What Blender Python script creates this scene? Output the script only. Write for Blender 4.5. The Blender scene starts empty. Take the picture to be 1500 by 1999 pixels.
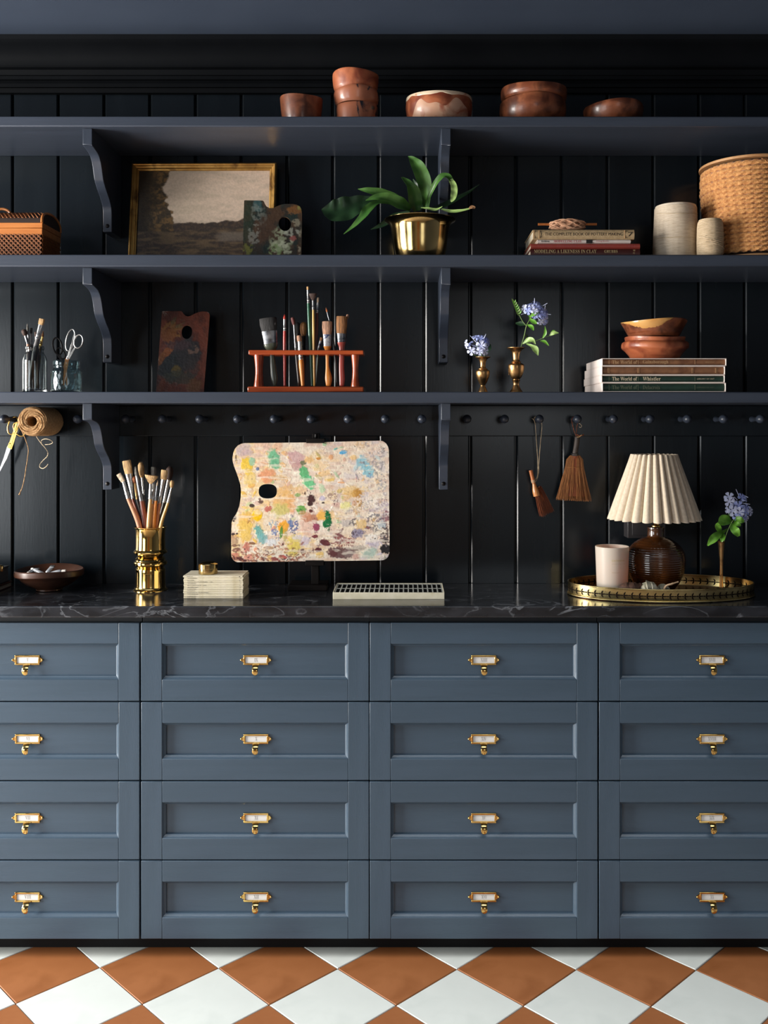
import bpy, bmesh, math, random
import numpy as np
from math import sin, cos, pi, radians, sqrt, atan2
from mathutils import Vector, Matrix
from mathutils.geometry import delaunay_2d_cdt

SC = bpy.context.scene
COL = SC.collection
rnd = random.Random(7)

# ------------------------------------------------------------------ camera
F, VX, VY, CAMZ = 1853.0, 795.0, 830.0, 1.305      # focal length (px) and vanishing point in the 1500 x 1999 frame
cam = bpy.data.cameras.new('camera')
cam.sensor_fit = 'HORIZONTAL'; cam.sensor_width = 36.0
cam.lens = 36.0 * F / 1500.0
cam.shift_x = -(VX - 750.0) / 1500.0
cam.shift_y = (VY - 999.5) / 1500.0
cam.clip_start = 0.02
camo = bpy.data.objects.new('camera', cam); COL.objects.link(camo)
camo.location = (0, 0, CAMZ); camo.rotation_euler = (pi / 2, 0, 0)
SC.camera = camo

# ------------------------------------------------------------------ world, lights, exposure
def S(r, g, b, a=1.0):
    f = lambda c: (c / 255.0) / 12.92 if c / 255.0 <= 0.04045 else ((c / 255.0 + 0.055) / 1.055) ** 2.4
    return (f(r), f(g), f(b), a)

wd = bpy.data.worlds.new('world'); SC.world = wd; wd.use_nodes = True
wd.node_tree.nodes['Background'].inputs[0].default_value = S(150, 165, 190)
wd.node_tree.nodes['Background'].inputs[1].default_value = 0.05

def area(name, loc, target, sx, sy, power, color, spread=180):
    l = bpy.data.lights.new(name, 'AREA'); l.shape = 'RECTANGLE'; l.size = sx; l.size_y = sy
    l.energy = power; l.color = color; l.spread = radians(spread)
    o = bpy.data.objects.new(name, l); COL.objects.link(o); o.location = loc
    d = Vector(target) - Vector(loc)
    o.rotation_euler = d.to_track_quat('-Z', 'Y').to_euler()
    return o
# daylight of the tall window in the left wall and the window behind the camera; an added overhead fill brightens the floor
area('left_window_light', (-3.28, 1.55, 1.26), (0.6, 1.95, 1.26), 1.1, 1.85, 270, (1.0, 0.965, 0.915))
area('left_far_window_light', (-3.28, -1.0, 1.2), (0.0, 1.2, 1.0), 1.6, 1.6, 52, (0.93, 0.97, 1.0))
area('rear_window_light', (0.9, -2.55, 1.65), (0.2, 2.0, 0.6), 1.0, 1.1, 7, (0.90, 0.95, 1.0))
area('floor_fill_light', (0.0, 1.35, 2.30), (0.0, 1.45, 0.0), 3.2, 0.7, 11, (0.96, 0.98, 1.0), 80)  # added fill under the closed ceiling, to light the floor evenly

SC.view_settings.view_transform = 'Standard'
SC.view_settings.look = 'None'
SC.view_settings.gamma = 1.0
SC.view_settings.use_curve_mapping = False
SC.view_settings.exposure = 0.0
try:
    SC.cycles.use_denoising = True
    SC.cycles.max_bounces = 10; SC.cycles.diffuse_bounces = 4; SC.cycles.glossy_bounces = 5
    SC.cycles.transmission_bounces = 8; SC.cycles.transparent_max_bounces = 8
    SC.cycles.caustics_refractive = False; SC.cycles.caustics_reflective = False
    SC.cycles.sample_clamp_indirect = 4.0
except Exception:
    pass

# ------------------------------------------------------------------ helpers
def P(px, py, Y):                      # a point of the photograph at the real distance Y from the camera
    return Vector(((px - VX) * Y / F, Y, CAMZ + (VY - py) * Y / F))
def PX(px, Y): return (px - VX) * Y / F
def PZ(py, Y): return CAMZ + (VY - py) * Y / F

class MB:
    def __init__(s): s.v = []; s.f = []; s.c = []
    def add(s, vs, fs):
        n = len(s.v); s.v += [tuple(p) for p in vs]; s.f += [tuple(i + n for i in f) for f in fs]; return n
    def box(s, x0, x1, y0, y1, z0, z1):
        s.add([(x0,y0,z0),(x1,y0,z0),(x1,y1,z0),(x0,y1,z0),(x0,y0,z1),(x1,y0,z1),(x1,y1,z1),(x0,y1,z1)],
              [(0,3,2,1),(4,5,6,7),(0,1,5,4),(1,2,6,5),(2,3,7,6),(3,0,4,7)]); return s
    def obox(s, c, ax, ay, az):
        c, ax, ay, az = map(Vector, (c, ax, ay, az))
        vs = [c + ax*i + ay*j + az*k for k in (-1,1) for i, j in ((-1,-1),(1,-1),(1,1),(-1,1))]
        s.add(vs, [(0,3,2,1),(4,5,6,7),(0,1,5,4),(1,2,6,5),(2,3,7,6),(3,0,4,7)]); return s
    def lathe(s, prof, n=40, c=(0,0,0), sx=1.0, sy=1.0, close=False, fn=None):
        vs = []; fs = []
        m = len(prof)
        for r, z in prof:
            for k in range(n):
                a = 2*pi*k/n
                rr, zz = (r, z) if fn is None else fn(r, z, a)
                vs.append((c[0]+rr*sx*cos(a), c[1]+rr*sy*sin(a), c[2]+zz))
        for i in range(m if close else m-1):
            j = (i+1) % m
            for k in range(n):
                k2 = (k+1) % n
                fs.append((i*n+k, i*n+k2, j*n+k2, j*n+k))
        base = s.add(vs, fs)
        if not close:
            if prof[0][0] > 1e-6: s.f.append(tuple(base+k for k in range(n))[::-1])
            if prof[-1][0] > 1e-6: s.f.append(tuple(base+(m-1)*n+k for k in range(n)))
        return s
    def tube(s, path, rad, n=8, cap=True, flat=None, closed=False, twist=None):
        # path of points, radius a number or list; flat = (normal, ratio) squashes the section along the normal
        pts = [Vector(p) for p in path]; m = len(pts)
        if not hasattr(rad, '__len__'): rad = [rad]*m
        ref = None; vs = []; fs = []
        for i, p in enumerate(pts):
            if closed: t = pts[(i+1) % m] - pts[i-1]
            else: t = pts[min(i+1, m-1)] - pts[max(i-1, 0)]
            if t.length < 1e-9: t = Vector((0,0,1))
            t.normalize()
            if flat is not None:
                w = Vector(flat[0]); u = t.cross(w)
                if u.length < 1e-6: u = t.orthogonal()
                u.normalize(); w = u.cross(t).normalized()
            else:
                if ref is None: ref = t.orthogonal().normalized()
                ref = (ref - t*ref.dot(t))
                if ref.length < 1e-6: ref = t.orthogonal()
                ref.normalize(); u = ref; w = t.cross(u)
            fr = 1.0 if flat is None else (flat[1][i] if hasattr(flat[1], '__len__') else flat[1])
            for k in range(n):
                a = 2*pi*k/n; g = 1.0
                if twist is not None: g = 1.0 + twist[0]*abs(cos(twist[1]*0.5*a + twist[2]*i)) - twist[0]*0.5
                vs.append(p + u*(rad[i]*g*cos(a)) + w*(rad[i]*fr*g*sin(a)))
        for i in range(m if closed else m-1):
            j = (i+1) % m
            for k in range(n):
                k2 = (k+1) % n
                fs.append((i*n+k, i*n+k2, j*n+k2, j*n+k))
        b = s.add(vs, fs)
        if cap and not closed:
            s.f.append(tuple(b+k for k in range(n))[::-1]); s.f.append(tuple(b+(m-1)*n+k for k in range(n)))
        return s
    def prism(s, poly, to3, w0, w1):
        n = len(poly)
        vs = [to3(u, v, w0) for u, v in poly] + [to3(u, v, w1) for u, v in poly]
        fs = [tuple(range(n))[::-1], tuple(range(n, 2*n))] + [(i, (i+1) % n, n+(i+1) % n, n+i) for i in range(n)]
        s.add(vs, fs); return s
    def ball(s, c, r, n=12, m=8, sz=1.0, sy=1.0):
        prof = [(max(r*sin(pi*i/m), 1e-7), -r*sz*cos(pi*i/m)) for i in range(m+1)]
        return s.lathe(prof, n, c, 1.0, sy)
    def xf(s, M):
        s.v = [tuple(M @ Vector(p)) for p in s.v]; return s
    def build(s, name, mat, parent=None, smooth=35, bevel=0, seg=2, origin=None, fix=True):
        me = bpy.data.meshes.new(name)
        o = bpy.data.objects.new(name, me)
        org = Vector(origin) if origin is not None else (Vector(parent['_o']) if parent is not None and '_o' in parent else Vector((0,0,0)))
        vs = [(p[0]-org.x, p[1]-org.y, p[2]-org.z) for p in s.v]
        me.from_pydata(vs, [], s.f); me.update()
        if fix:
            bm = bmesh.new(); bm.from_mesh(me); bmesh.ops.recalc_face_normals(bm, faces=bm.faces); bm.to_mesh(me); bm.free()
        if len(s.c) == len(s.v) and len(s.c):
            ca = me.color_attributes.new('paint', 'FLOAT_COLOR', 'POINT')
            ca.data.foreach_set('color', np.asarray(s.c, dtype=np.float32).ravel())
        if smooth:
            me.polygons.foreach_set('use_smooth', [True]*len(me.polygons)); me.set_sharp_from_angle(angle=radians(smooth))
        if mat is not None: me.materials.append(mat)
        COL.objects.link(o)
        if parent is not None: o.parent = parent
        else: o.location = org
        o['_o'] = tuple(org)
        if bevel:
            b = o.modifiers.new('bevel', 'BEVEL'); b.width = bevel; b.segments = seg; b.limit_method = 'ANGLE'; b.angle_limit = radians(35)
        return o

def tag(o, label=None, cat=None, group=None, kind=None):
    if label: o['label'] = label
    if cat: o['category'] = cat
    if group: o['group'] = group
    if kind: o['kind'] = kind
    return o
def thing(name, loc, label, cat, group=None, rot=None):
    o = bpy.data.objects.new(name, None); o.empty_display_size = 0.02; COL.objects.link(o)
    o.location = loc
    o['_o'] = tuple(loc)
    if rot is not None: o.rotation_euler = rot; o['_o'] = (0.0, 0.0, 0.0)      # parts of a turned thing are given in its own axes
    return tag(o, label, cat, group)
def holder(name, parent):                 # an Empty that is a part and gathers its sub-parts
    o = bpy.data.objects.new(name, None); o.empty_display_size = 0.02; COL.objects.link(o); o.parent = parent
    o['_o'] = parent['_o']; return o
def dup_part(src, parent, loc=(0,0,0)):
    c = src.copy(); COL.objects.link(c); c.parent = parent; c.location = loc; return c
def spline(pts, n=8):                      # Catmull-Rom through points of any dimension
    p = [np.array(q, float) for q in pts]; p = [2*p[0]-p[1]] + p + [2*p[-1]-p[-2]]; out = []
    for i in range(1, len(p)-2):
        for k in range(n):
            t = k/n; a, b, c, d = p[i-1], p[i], p[i+1], p[i+2]
            out.append(0.5*((2*b)+(-a+c)*t+(2*a-5*b+4*c-d)*t*t+(-a+3*b-3*c+d)*t**3))
    out.append(p[-2]); return out

# value noise for painted colour (palettes, picture)
_lat = np.random.RandomState(3).rand(256, 256)
def vnoise(x, y):
    xi = np.floor(x).astype(int); yi = np.floor(y).astype(int); fx = x-xi; fy = y-yi
    fx = fx*fx*(3-2*fx); fy = fy*fy*(3-2*fy)
    g = lambda a, b: _lat[a % 256, b % 256]
    return (g(xi,yi)*(1-fx)+g(xi+1,yi)*fx)*(1-fy)+(g(xi,yi+1)*(1-fx)+g(xi+1,yi+1)*fx)*fy
def fbm(x, y, o=4):
    s = np.zeros_like(x); a = 0.5; t = 0
    for i in range(o):
        s += a*vnoise(x*2**i+17.3*i, y*2**i+9.1*i); t += a; a *= 0.5
    return s/t
def sstep(a, b, x):
    t = np.clip((x-a)/(b-a), 0, 1); return t*t*(3-2*t)
def lin(c): return np.array(S(*c)[:3])
def mixc(C, col, a): return C*(1-a[:, None]) + lin(col)[None, :]*a[:, None]

# ------------------------------------------------------------------ materials (all node based)
def nd(nt, t, x=0, y=0, **kw):
    n = nt.nodes.new(t); n.location = (x, y)
    for k, v in kw.items(): setattr(n, k, v)
    return n
def mat(name, c1, c2=None, scale=20, rough=0.5, metal=0.0, bump=0.0, bscale=None, stretch=(1,1,1), spec=0.5, lo=0.35, hi=0.65,
        c3=None, s3=None, t3=(0.55, 0.62), coat=0.0, sss=0.0, rvar=0.0, trans=0.0, vcol=False, sheen=0.0, emit=None, detail=5):
    m = bpy.data.materials.new(name); m.use_nodes = True
    nt = m.node_tree; b = nt.nodes['Principled BSDF']; L = nt.links.new
    b.inputs['Roughness'].default_value = rough; b.inputs['Metallic'].default_value = metal
    b.inputs['Specular IOR Level'].default_value = spec
    if coat: b.inputs['Coat Weight'].default_value = coat; b.inputs['Coat Roughness'].default_value = 0.12
    if sss: b.inputs['Subsurface Weight'].default_value = sss; b.inputs['Subsurface Radius'].default_value = (0.02, 0.012, 0.008); b.inputs['Subsurface Scale'].default_value = 0.6
    if trans: b.inputs['Transmission Weight'].default_value = trans
    if sheen: b.inputs['Sheen Weight'].default_value = sheen
    if emit: b.inputs['Emission Color'].default_value = emit[0]; b.inputs['Emission Strength'].default_value = emit[1]
    tc = nd(nt, 'ShaderNodeTexCoord', -1200, 0); mp = nd(nt, 'ShaderNodeMapping', -1000, 0); mp.inputs['Scale'].default_value = stretch
    L(tc.outputs['Object'], mp.inputs['Vector'])
    no = nd(nt, 'ShaderNodeTexNoise', -800, 0); no.inputs['Scale'].default_value = scale; no.inputs['Detail'].default_value = detail
    L(mp.outputs[0], no.inputs['Vector'])
    out = None
    if vcol:
        at = nd(nt, 'ShaderNodeAttribute', -600, 200, attribute_name='paint'); out = at.outputs['Color']
        mx = nd(nt, 'ShaderNodeMix', -300, 200, data_type='RGBA', blend_type='MULTIPLY'); mx.inputs[0].default_value = 1.0
        rp = nd(nt, 'ShaderNodeMapRange', -600, -100); rp.inputs['From Min'].default_value = 0.3; rp.inputs['From Max'].default_value = 0.7
        rp.inputs['To Min'].default_value = 0.88; rp.inputs['To Max'].default_value = 1.08
        L(no.outputs[0], rp.inputs[0]); cmb = nd(nt, 'ShaderNodeCombineColor', -450, -100)
        for i in range(3): L(rp.outputs[0], cmb.inputs[i])
        L(out, mx.inputs[6]); L(cmb.outputs[0], mx.inputs[7]); out = mx.outputs[2]
    elif c2 is not None:
        r = nd(nt, 'ShaderNodeValToRGB', -600, 100); r.color_ramp.elements[0].position = lo; r.color_ramp.elements[1].position = hi
        r.color_ramp.elements[0].color = S(*c1); r.color_ramp.elements[1].color = S(*c2)
        L(no.outputs[0], r.inputs[0]); out = r.outputs[0]
        if c3 is not None:
            n3 = nd(nt, 'ShaderNodeTexNoise', -800, 400); n3.inputs['Scale'].default_value = s3 or scale*0.4; n3.inputs['Detail'].default_value = 6
            n3.inputs['Distortion'].default_value = 0.6
            L(mp.outputs[0], n3.inputs['Vector'])
            r3 = nd(nt, 'ShaderNodeValToRGB', -600, 400); r3.color_ramp.elements[0].position, r3.color_ramp.elements[1].position = t3
            L(n3.outputs[0], r3.inputs[0])
            mx = nd(nt, 'ShaderNodeMix', -300, 250, data_type='RGBA'); L(r3.outputs[0], mx.inputs[0]); L(out, mx.inputs[6]); mx.inputs[7].default_value = S(*c3)
            out = mx.outputs[2]
    if out is not None: L(out, b.inputs['Base Color'])
    else: b.inputs['Base Color'].default_value = S(*c1)
    if bump:
        nb = nd(nt, 'ShaderNodeTexNoise', -800, -300); nb.inputs['Scale'].default_value = bscale or scale*2; nb.inputs['Detail'].default_value = 4
        L(mp.outputs[0], nb.inputs['Vector'])
        bp = nd(nt, 'ShaderNodeBump', -300, -300); bp.inputs['Strength'].default_value = bump; bp.inputs['Distance'].default_value = 0.002
        L(nb.outputs[0], bp.inputs['Height']); L(bp.outputs[0], b.inputs['Normal'])
    if rvar:
        rr = nd(nt, 'ShaderNodeMapRange', -300, -100); rr.inputs['From Min'].default_value = 0.3; rr.inputs['From Max'].default_value = 0.7
        rr.inputs['To Min'].default_value = max(rough-rvar, 0.02); rr.inputs['To Max'].default_value = rough+rvar
        L(no.outputs[0], rr.inputs[0]); L(rr.outputs[0], b.inputs['Roughness'])
    return m

M = {}
M['plank'] = mat('dark painted boards', (17,23,28), (21,27,32), 6, rough=0.21, bump=0.03, bscale=60, stretch=(4,4,0.4), spec=0.38)
M['shelf'] = mat('slate painted shelf', (53,60,72), (58,65,78), 9, rough=0.38, bump=0.10, bscale=70, stretch=(0.3,4,4), spec=0.4)
M['bracket'] = mat('slate painted bracket', (50,57,69), (55,62,75), 9, rough=0.33, bump=0.08, bscale=70, stretch=(4,4,0.5), spec=0.5)
M['cornice'] = mat('dark painted cornice', (15,17,20), (18,20,23), 9, rough=0.6, spec=0.06)
M['ceiling'] = mat('dusk blue ceiling paint', (50,60,76), (54,64,80), 5, rough=0.8, spec=0.2)
M['cab'] = mat('blue grey cabinet paint', (60,77,92), (64,81,97), 7, rough=0.32, bump=0.10, bscale=90, stretch=(0.5,1,6), spec=0.5)
M['cabv'] = mat('blue grey cabinet paint upright', (60,77,92), (64,81,97), 7, rough=0.32, bump=0.10, bscale=90, stretch=(6,1,0.5), spec=0.5)
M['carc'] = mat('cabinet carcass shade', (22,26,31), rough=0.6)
M['toe'] = mat('black toe board', (12,13,15), rough=0.6, spec=0.2)
M['plaster'] = mat('warm plaster', (150,140,126), (160,150,136), 4, rough=0.8)
M['brass'] = mat('aged brass', (188,160,104), (208,180,122), 14, rough=0.15, metal=1.0, rvar=0.07, bump=0.05, bscale=25, c3=(152,116,70), s3=7, t3=(0.55,0.75))
M['brass_t'] = mat('tray brass', (200,180,124), (216,196,140), 20, rough=0.26, metal=1.0, rvar=0.08, c3=(150,122,78), s3=12, t3=(0.5,0.75))
M['brass_b'] = mat('polished brass', (214,176,104), (224,188,116), 12, rough=0.10, metal=1.0, rvar=0.05)
M['brass_d'] = mat('dull antique brass', (186,142,94), (210,168,114), 40, rough=0.34, metal=1.0, rvar=0.1, bump=0.2, bscale=120, c3=(120,86,58), s3=30, t3=(0.52,0.7))
M['copper'] = mat('warm copper toned brass', (150,82,42), (182,108,58), 9, rough=0.22, metal=1.0, rvar=0.06)
M['steel'] = mat('brushed steel', (190,188,186), (214,212,208), 40, rough=0.25, metal=1.0, rvar=0.08)
M['steel_d'] = mat('tarnished steel', (110,112,116), (150,150,152), 60, rough=0.35, metal=1.0, rvar=0.1)
M['iron'] = mat('dark iron', (32,30,30), rough=0.4, metal=0.8)
M['gold'] = mat('gilt scissors metal', (222,176,92), (236,196,116), 40, rough=0.2, metal=1.0)
M['white_tile'] = mat('off white cement tile', (212,217,212), (218,223,218), 6, rough=0.42, bump=0.05, bscale=40, spec=0.35, c3=(204,210,205), s3=9, t3=(0.5,0.8))
M['clay_tile'] = mat('ochre clay cement tile', (148,92,54), (162,104,64), 5, rough=0.40, bump=0.05, bscale=40, spec=0.35, c3=(136,82,45), s3=8, t3=(0.5,0.75))
M['grout'] = mat('dark grout', (58,50,44), (70,60,52), 60, rough=0.9)
M['terra'] = mat('terracotta', (168,92,58), (186,112,74), 18, rough=0.42, bump=0.2, bscale=60, c3=(128,60,38), s3=22, t3=(0.44,0.64), coat=0.15)
M['terra_b'] = mat('brown glazed terracotta', (122,66,42), (154,92,60), 22, rough=0.36, bump=0.2, bscale=60, c3=(88,46,28), s3=26, t3=(0.42,0.62), coat=0.2)
M['terra_d'] = mat('terracotta with black splashes', (160,94,66), (178,112,82), 16, rough=0.36, bump=0.2, bscale=50, c3=(44,44,50), s3=22, t3=(0.6,0.63), coat=0.3, stretch=(1,1,0.55))
M['cream_glaze'] = mat('cream slip glaze', (222,198,168), (232,212,184), 20, rough=0.3, coat=0.4, c3=(190,120,86), s3=26, t3=(0.6,0.68))
M['pink_slip'] = mat('pale pink slip', (204,152,122), (220,178,150), 14, rough=0.4, c3=(176,98,68), s3=16, t3=(0.55,0.65), coat=0.2)
M['ochre_glaze'] = mat('ochre drip glaze', (196,140,74), (216,168,98), 20, rough=0.25, coat=0.5)
M['wood_bowl'] = mat('dark brown clay bowl', (50,28,18), (74,42,26), 14, rough=0.42, coat=0.1, stretch=(1,1,3), c3=(46,28,20), s3=10, t3=(0.5,0.7))
M['mahog'] = mat('red mahogany', (150,60,26), (178,80,38), 12, rough=0.25, stretch=(0.6,4,4), coat=0.6)
M['wicker'] = mat('honey rattan', (124,72,38), (156,96,52), 50, rough=0.45, stretch=(1,1,4))
M['wicker_band'] = mat('split cane band', (190,112,50), (206,130,64), 30, rough=0.35, stretch=(0.3,3,3), coat=0.3)
M['wicker_in'] = mat('shadowed rattan lining', (44,26,16), rough=0.8)
M['rope'] = mat('jute rope', (176,116,60), (212,154,92), 160, rough=0.75, bump=0.6, bscale=420, sheen=0.2)
M['twine'] = mat('jute twine', (160,120,78), (192,152,104), 200, rough=0.8, bump=0.5, bscale=500)
M['linen_thread'] = mat('cream linen thread', (202,186,164), (218,204,184), 40, rough=0.75, bump=0.5, bscale=90, stretch=(1,1,9))
M['thread'] = mat('natural linen thread', (186,164,132), (208,188,158), 60, rough=0.75, bump=0.5, bscale=140, stretch=(1,1,9))
M['flange'] = mat('pale reel board', (170,124,80), (188,144,98), 30, rough=0.6)
M['pinkcord'] = mat('pink tan cord', (190,140,108), (210,166,134), 120, rough=0.8)
M['paper'] = mat('cream paper', (222,212,184), (232,222,198), 60, rough=0.7, bump=0.2, bscale=200, c3=(206,192,158), s3=30, t3=(0.55,0.8))
M['pages'] = mat('page edges', (206,192,168), (222,210,188), 60, rough=0.8, stretch=(0.4,0.4,30), bump=0.4, bscale=60)
M['greypages'] = mat('grey page edges', (84,88,90), (108,110,110), 60, rough=0.8, stretch=(0.4,0.4,30))
M['slip'] = mat('white slipcase card', (226,212,204), (234,222,214), 30, rough=0.55)
M['beige_cloth'] = mat('beige book cloth', (172,146,108), (186,160,122), 120, rough=0.65, bump=0.3, bscale=400)
M['carc_book'] = mat('charcoal cover', (36,38,40), (44,46,48), 60, rough=0.5)
M['red_cover'] = mat('brick red cover', (150,62,52), (160,68,56), 60, rough=0.4)
M['brown_cover'] = mat('dark brown cover', (70,34,30), (80,40,34), 60, rough=0.4)
M['white_cover'] = mat('white cover', (214,200,192), (222,210,202), 40, rough=0.4)
M['black_ink'] = mat('black ink', (26,22,20), rough=0.6)
M['tan_leather'] = mat('tan book spine', (122,84,58), (138,96,66), 60, rough=0.5, c3=(104,68,46), s3=40, t3=(0.5,0.7))
M['green_leather'] = mat('dark green book spine', (24,48,40), (30,56,46), 60, rough=0.45)
M['gilt_ink'] = mat('gilt lettering', (186,152,104), rough=0.4, metal=0.3)
M['gilt_dim'] = mat('worn gilt lettering', (178,142,104), rough=0.5)
M['dim_green'] = mat('worn lettering on green', (84,92,74), rough=0.5)
M['pale_ink'] = mat('pale lettering', (196,184,156), rough=0.5)
M['pink_ink'] = mat('rose red lettering', (176,84,86), rough=0.5)
M['grey_ink'] = mat('faint grey lettering', (168,166,164), rough=0.6)
M['tan_ink'] = mat('tan lettering', (188,164,120), rough=0.6)
M['frame_gilt'] = mat('antique gilt frame', (168,124,62), (196,152,82), 30, rough=0.35, metal=0.75, c3=(96,64,32), s3=24, t3=(0.5,0.7))
M['oil'] = mat('oil paint', (0,0,0), rough=0.45, vcol=True, scale=160, bump=0.25, bscale=220)
M['oil_gloss'] = mat('glossy oil paint crust', (0,0,0), rough=0.38, vcol=True, scale=120, bump=0.35, bscale=160)
M['board_edge'] = mat('palette edge', (150,128,98), (176,152,118), 40, rough=0.5)
M['board_back'] = mat('palette back', (104,72,46), (120,86,56), 30, rough=0.6, stretch=(1,1,6))
M['easel'] = mat('dark stained easel wood', (14,11,10), (20,14,12), 18, rough=0.6, spec=0.15, stretch=(3,3,0.6))
M['shade'] = mat('cream linen lamp shade', (204,188,164), (216,200,178), 160, rough=0.8, bump=0.25, bscale=500, sss=0.0, sheen=0.1)
def frosted():
    m = bpy.data.materials.new('frosted white glass'); m.use_nodes = True; nt = m.node_tree; b = nt.nodes['Principled BSDF']; out = nt.nodes['Material Output']
    b.inputs['Base Color'].default_value = S(214,208,196); b.inputs['Roughness'].default_value = 0.35
    tr = nd(nt, 'ShaderNodeBsdfTranslucent', 0, -300); tr.inputs[0].default_value = S(240,224,204)
    mx = nd(nt, 'ShaderNodeMixShader', 300, 0); mx.inputs[0].default_value = 0.35
    nt.links.new(b.outputs[0], mx.inputs[1]); nt.links.new(tr.outputs[0], mx.inputs[2]); nt.links.new(mx.outputs[0], out.inputs[0]); return m
M['candle_cup'] = frosted()
M['candle_base'] = mat('glass base with copper reflection tint', (236,196,170), rough=0.2, sss=0.3)  # pink tint stands in for the copper tray reflected in the glass
M['wax'] = mat('ivory wax', (240,226,200), rough=0.5, sss=0.4)
M['flame'] = mat('candle flame', (255,170,70), rough=0.5, emit=(S(255,170,70), 3.0))
M['lamp_glass'] = mat('amber brown glazed ceramic', (56,30,12), (78,42,16), 8, rough=0.14, coat=0.8, spec=0.6)
M['leaf'] = mat('fern leaf green', (46,86,32), (74,114,50), 22, rough=0.38, bump=0.2, bscale=60, spec=0.4, sss=0.0)
M['leaf_d'] = mat('dark fern leaf green', (26,50,28), (38,66,38), 22, rough=0.35, bump=0.2, bscale=60)
M['leaf_p'] = mat('pale fern leaf green', (126,158,84), (156,184,110), 22, rough=0.4, bump=0.2, bscale=60)
M['leaf_b'] = mat('bright flower leaf green', (84,140,40), (112,168,58), 40, rough=0.4)
M['stem'] = mat('green stem', (104,136,64), (128,156,86), 40, rough=0.5)
M['dry_tip'] = mat('dried brown leaf tip', (150,110,74), rough=0.7)
M['petal'] = mat('blue plumbago petal', (160,174,240), (182,194,248), 60, rough=0.6, sss=0.0)
M['petal_l'] = mat('pale blue plumbago petal', (206,214,250), (222,228,254), 60, rough=0.6)
M['soil'] = mat('dark potting soil', (30,22,16), (44,32,24), 80, rough=0.9, bump=0.6)
M['straw'] = mat('brown broom straw', (126,80,42), (160,106,60), 120, rough=0.6, stretch=(3,3,0.3))
M['straw_d'] = mat('dark reddish straw', (108,52,26), (136,70,36), 120, rough=0.6, stretch=(3,3,0.3))
M['wound'] = mat('dark twine binding', (58,50,46), (78,68,62), 120, rough=0.6)
M['brush_wood'] = mat('warm brush wood', (176,98,48), (196,118,62), 30, rough=0.35, stretch=(2,2,0.5), coat=0.3)
M['tube_metal'] = mat('white enamelled paint tube', (168,172,178), (198,202,206), 60, rough=0.3, metal=0.35)
M['cap'] = mat('white plastic cap', (220,216,208), rough=0.4)
M['bark'] = mat('dark bark', (56,36,28), (82,54,40), 60, rough=0.7, bump=0.8, bscale=90)
M['stone'] = mat('grey green pebble', (134,132,112), (168,162,140), 50, rough=0.6, bump=0.6, bscale=80, c3=(206,198,178), s3=40, t3=(0.55,0.7))
M['twig'] = mat('pale twig', (182,150,116), (204,174,140), 60, rough=0.6, bump=0.3)
M['socket'] = mat('dark painted socket box', (44,42,44), rough=0.4)
M['hole_dark'] = mat('dark inlay for holes', (24,16,10), rough=0.8, spec=0.1)
M['card'] = mat('white label card', (224,222,218), rough=0.6)
M['boxwhite'] = mat('cream card box', (222,214,186), (232,224,200), 50, rough=0.6, bump=0.2, bscale=120, c3=(206,186,140), s3=14, t3=(0.62,0.75))
M['boxgrid'] = mat('grey card dividers', (182,184,176), rough=0.6)
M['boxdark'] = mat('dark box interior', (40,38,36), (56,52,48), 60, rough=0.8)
# brush handles, ferrules and bristles
for k, c in dict(pinkwood=(196,138,108), paleoak=(214,170,112), orange=(206,128,52), redbrown=(112,52,30), black=(24,22,22), yellow=(196,152,82), red=(158,40,32),
                 green=(18,74,50), grey=(108,106,104), maroon=(82,28,24), olive=(66,70,56), cream=(208,194,152), tan=(170,112,64), crimson=(150,62,52), dark=(44,34,30), darkgreen=(34,48,34)).items():
    M['h_'+k] = mat('brush handle '+k, c, tuple(min(255, int(x*1.12)+3) for x in c), 40, rough=0.3, coat=0.3, stretch=(2,2,0.4))
for k, c in dict(white=(214,190,160), tan=(196,156,104), pink=(186,140,112), brown=(146,96,50), black=(26,24,24), maroon=(104,48,44), red=(190,54,38), orange=(206,120,74), grey=(120,116,108), darkbrown=(62,36,24)).items():
    M['b_'+k] = mat('bristle '+k, tuple(int(x*0.6) for x in c), tuple(min(255, int(x*1.12)) for x in c), 220, rough=0.7, stretch=(3,3,0.15), bump=0.6, bscale=320)
M['f_paint'] = mat('paint splattered ferrule', (170,168,170), (206,204,204), 40, rough=0.4, metal=0.6, c3=(74,84,120), s3=120, t3=(0.55,0.6))

def glass_mat(name, col, rough, bump=None):
    m = bpy.data.materials.new(name); m.use_nodes = True; nt = m.node_tree; b = nt.nodes['Principled BSDF']
    b.inputs['Base Color'].default_value = S(*col); b.inputs['Roughness'].default_value = rough
    b.inputs['Transmission Weight'].default_value = 1.0; b.inputs['IOR'].default_value = 1.45
    return m
M['glass'] = glass_mat('clear jar glass', (240,246,246), 0.02)
M['cutglass'] = glass_mat('blue green cut glass', (206,228,232), 0.04)

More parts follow.
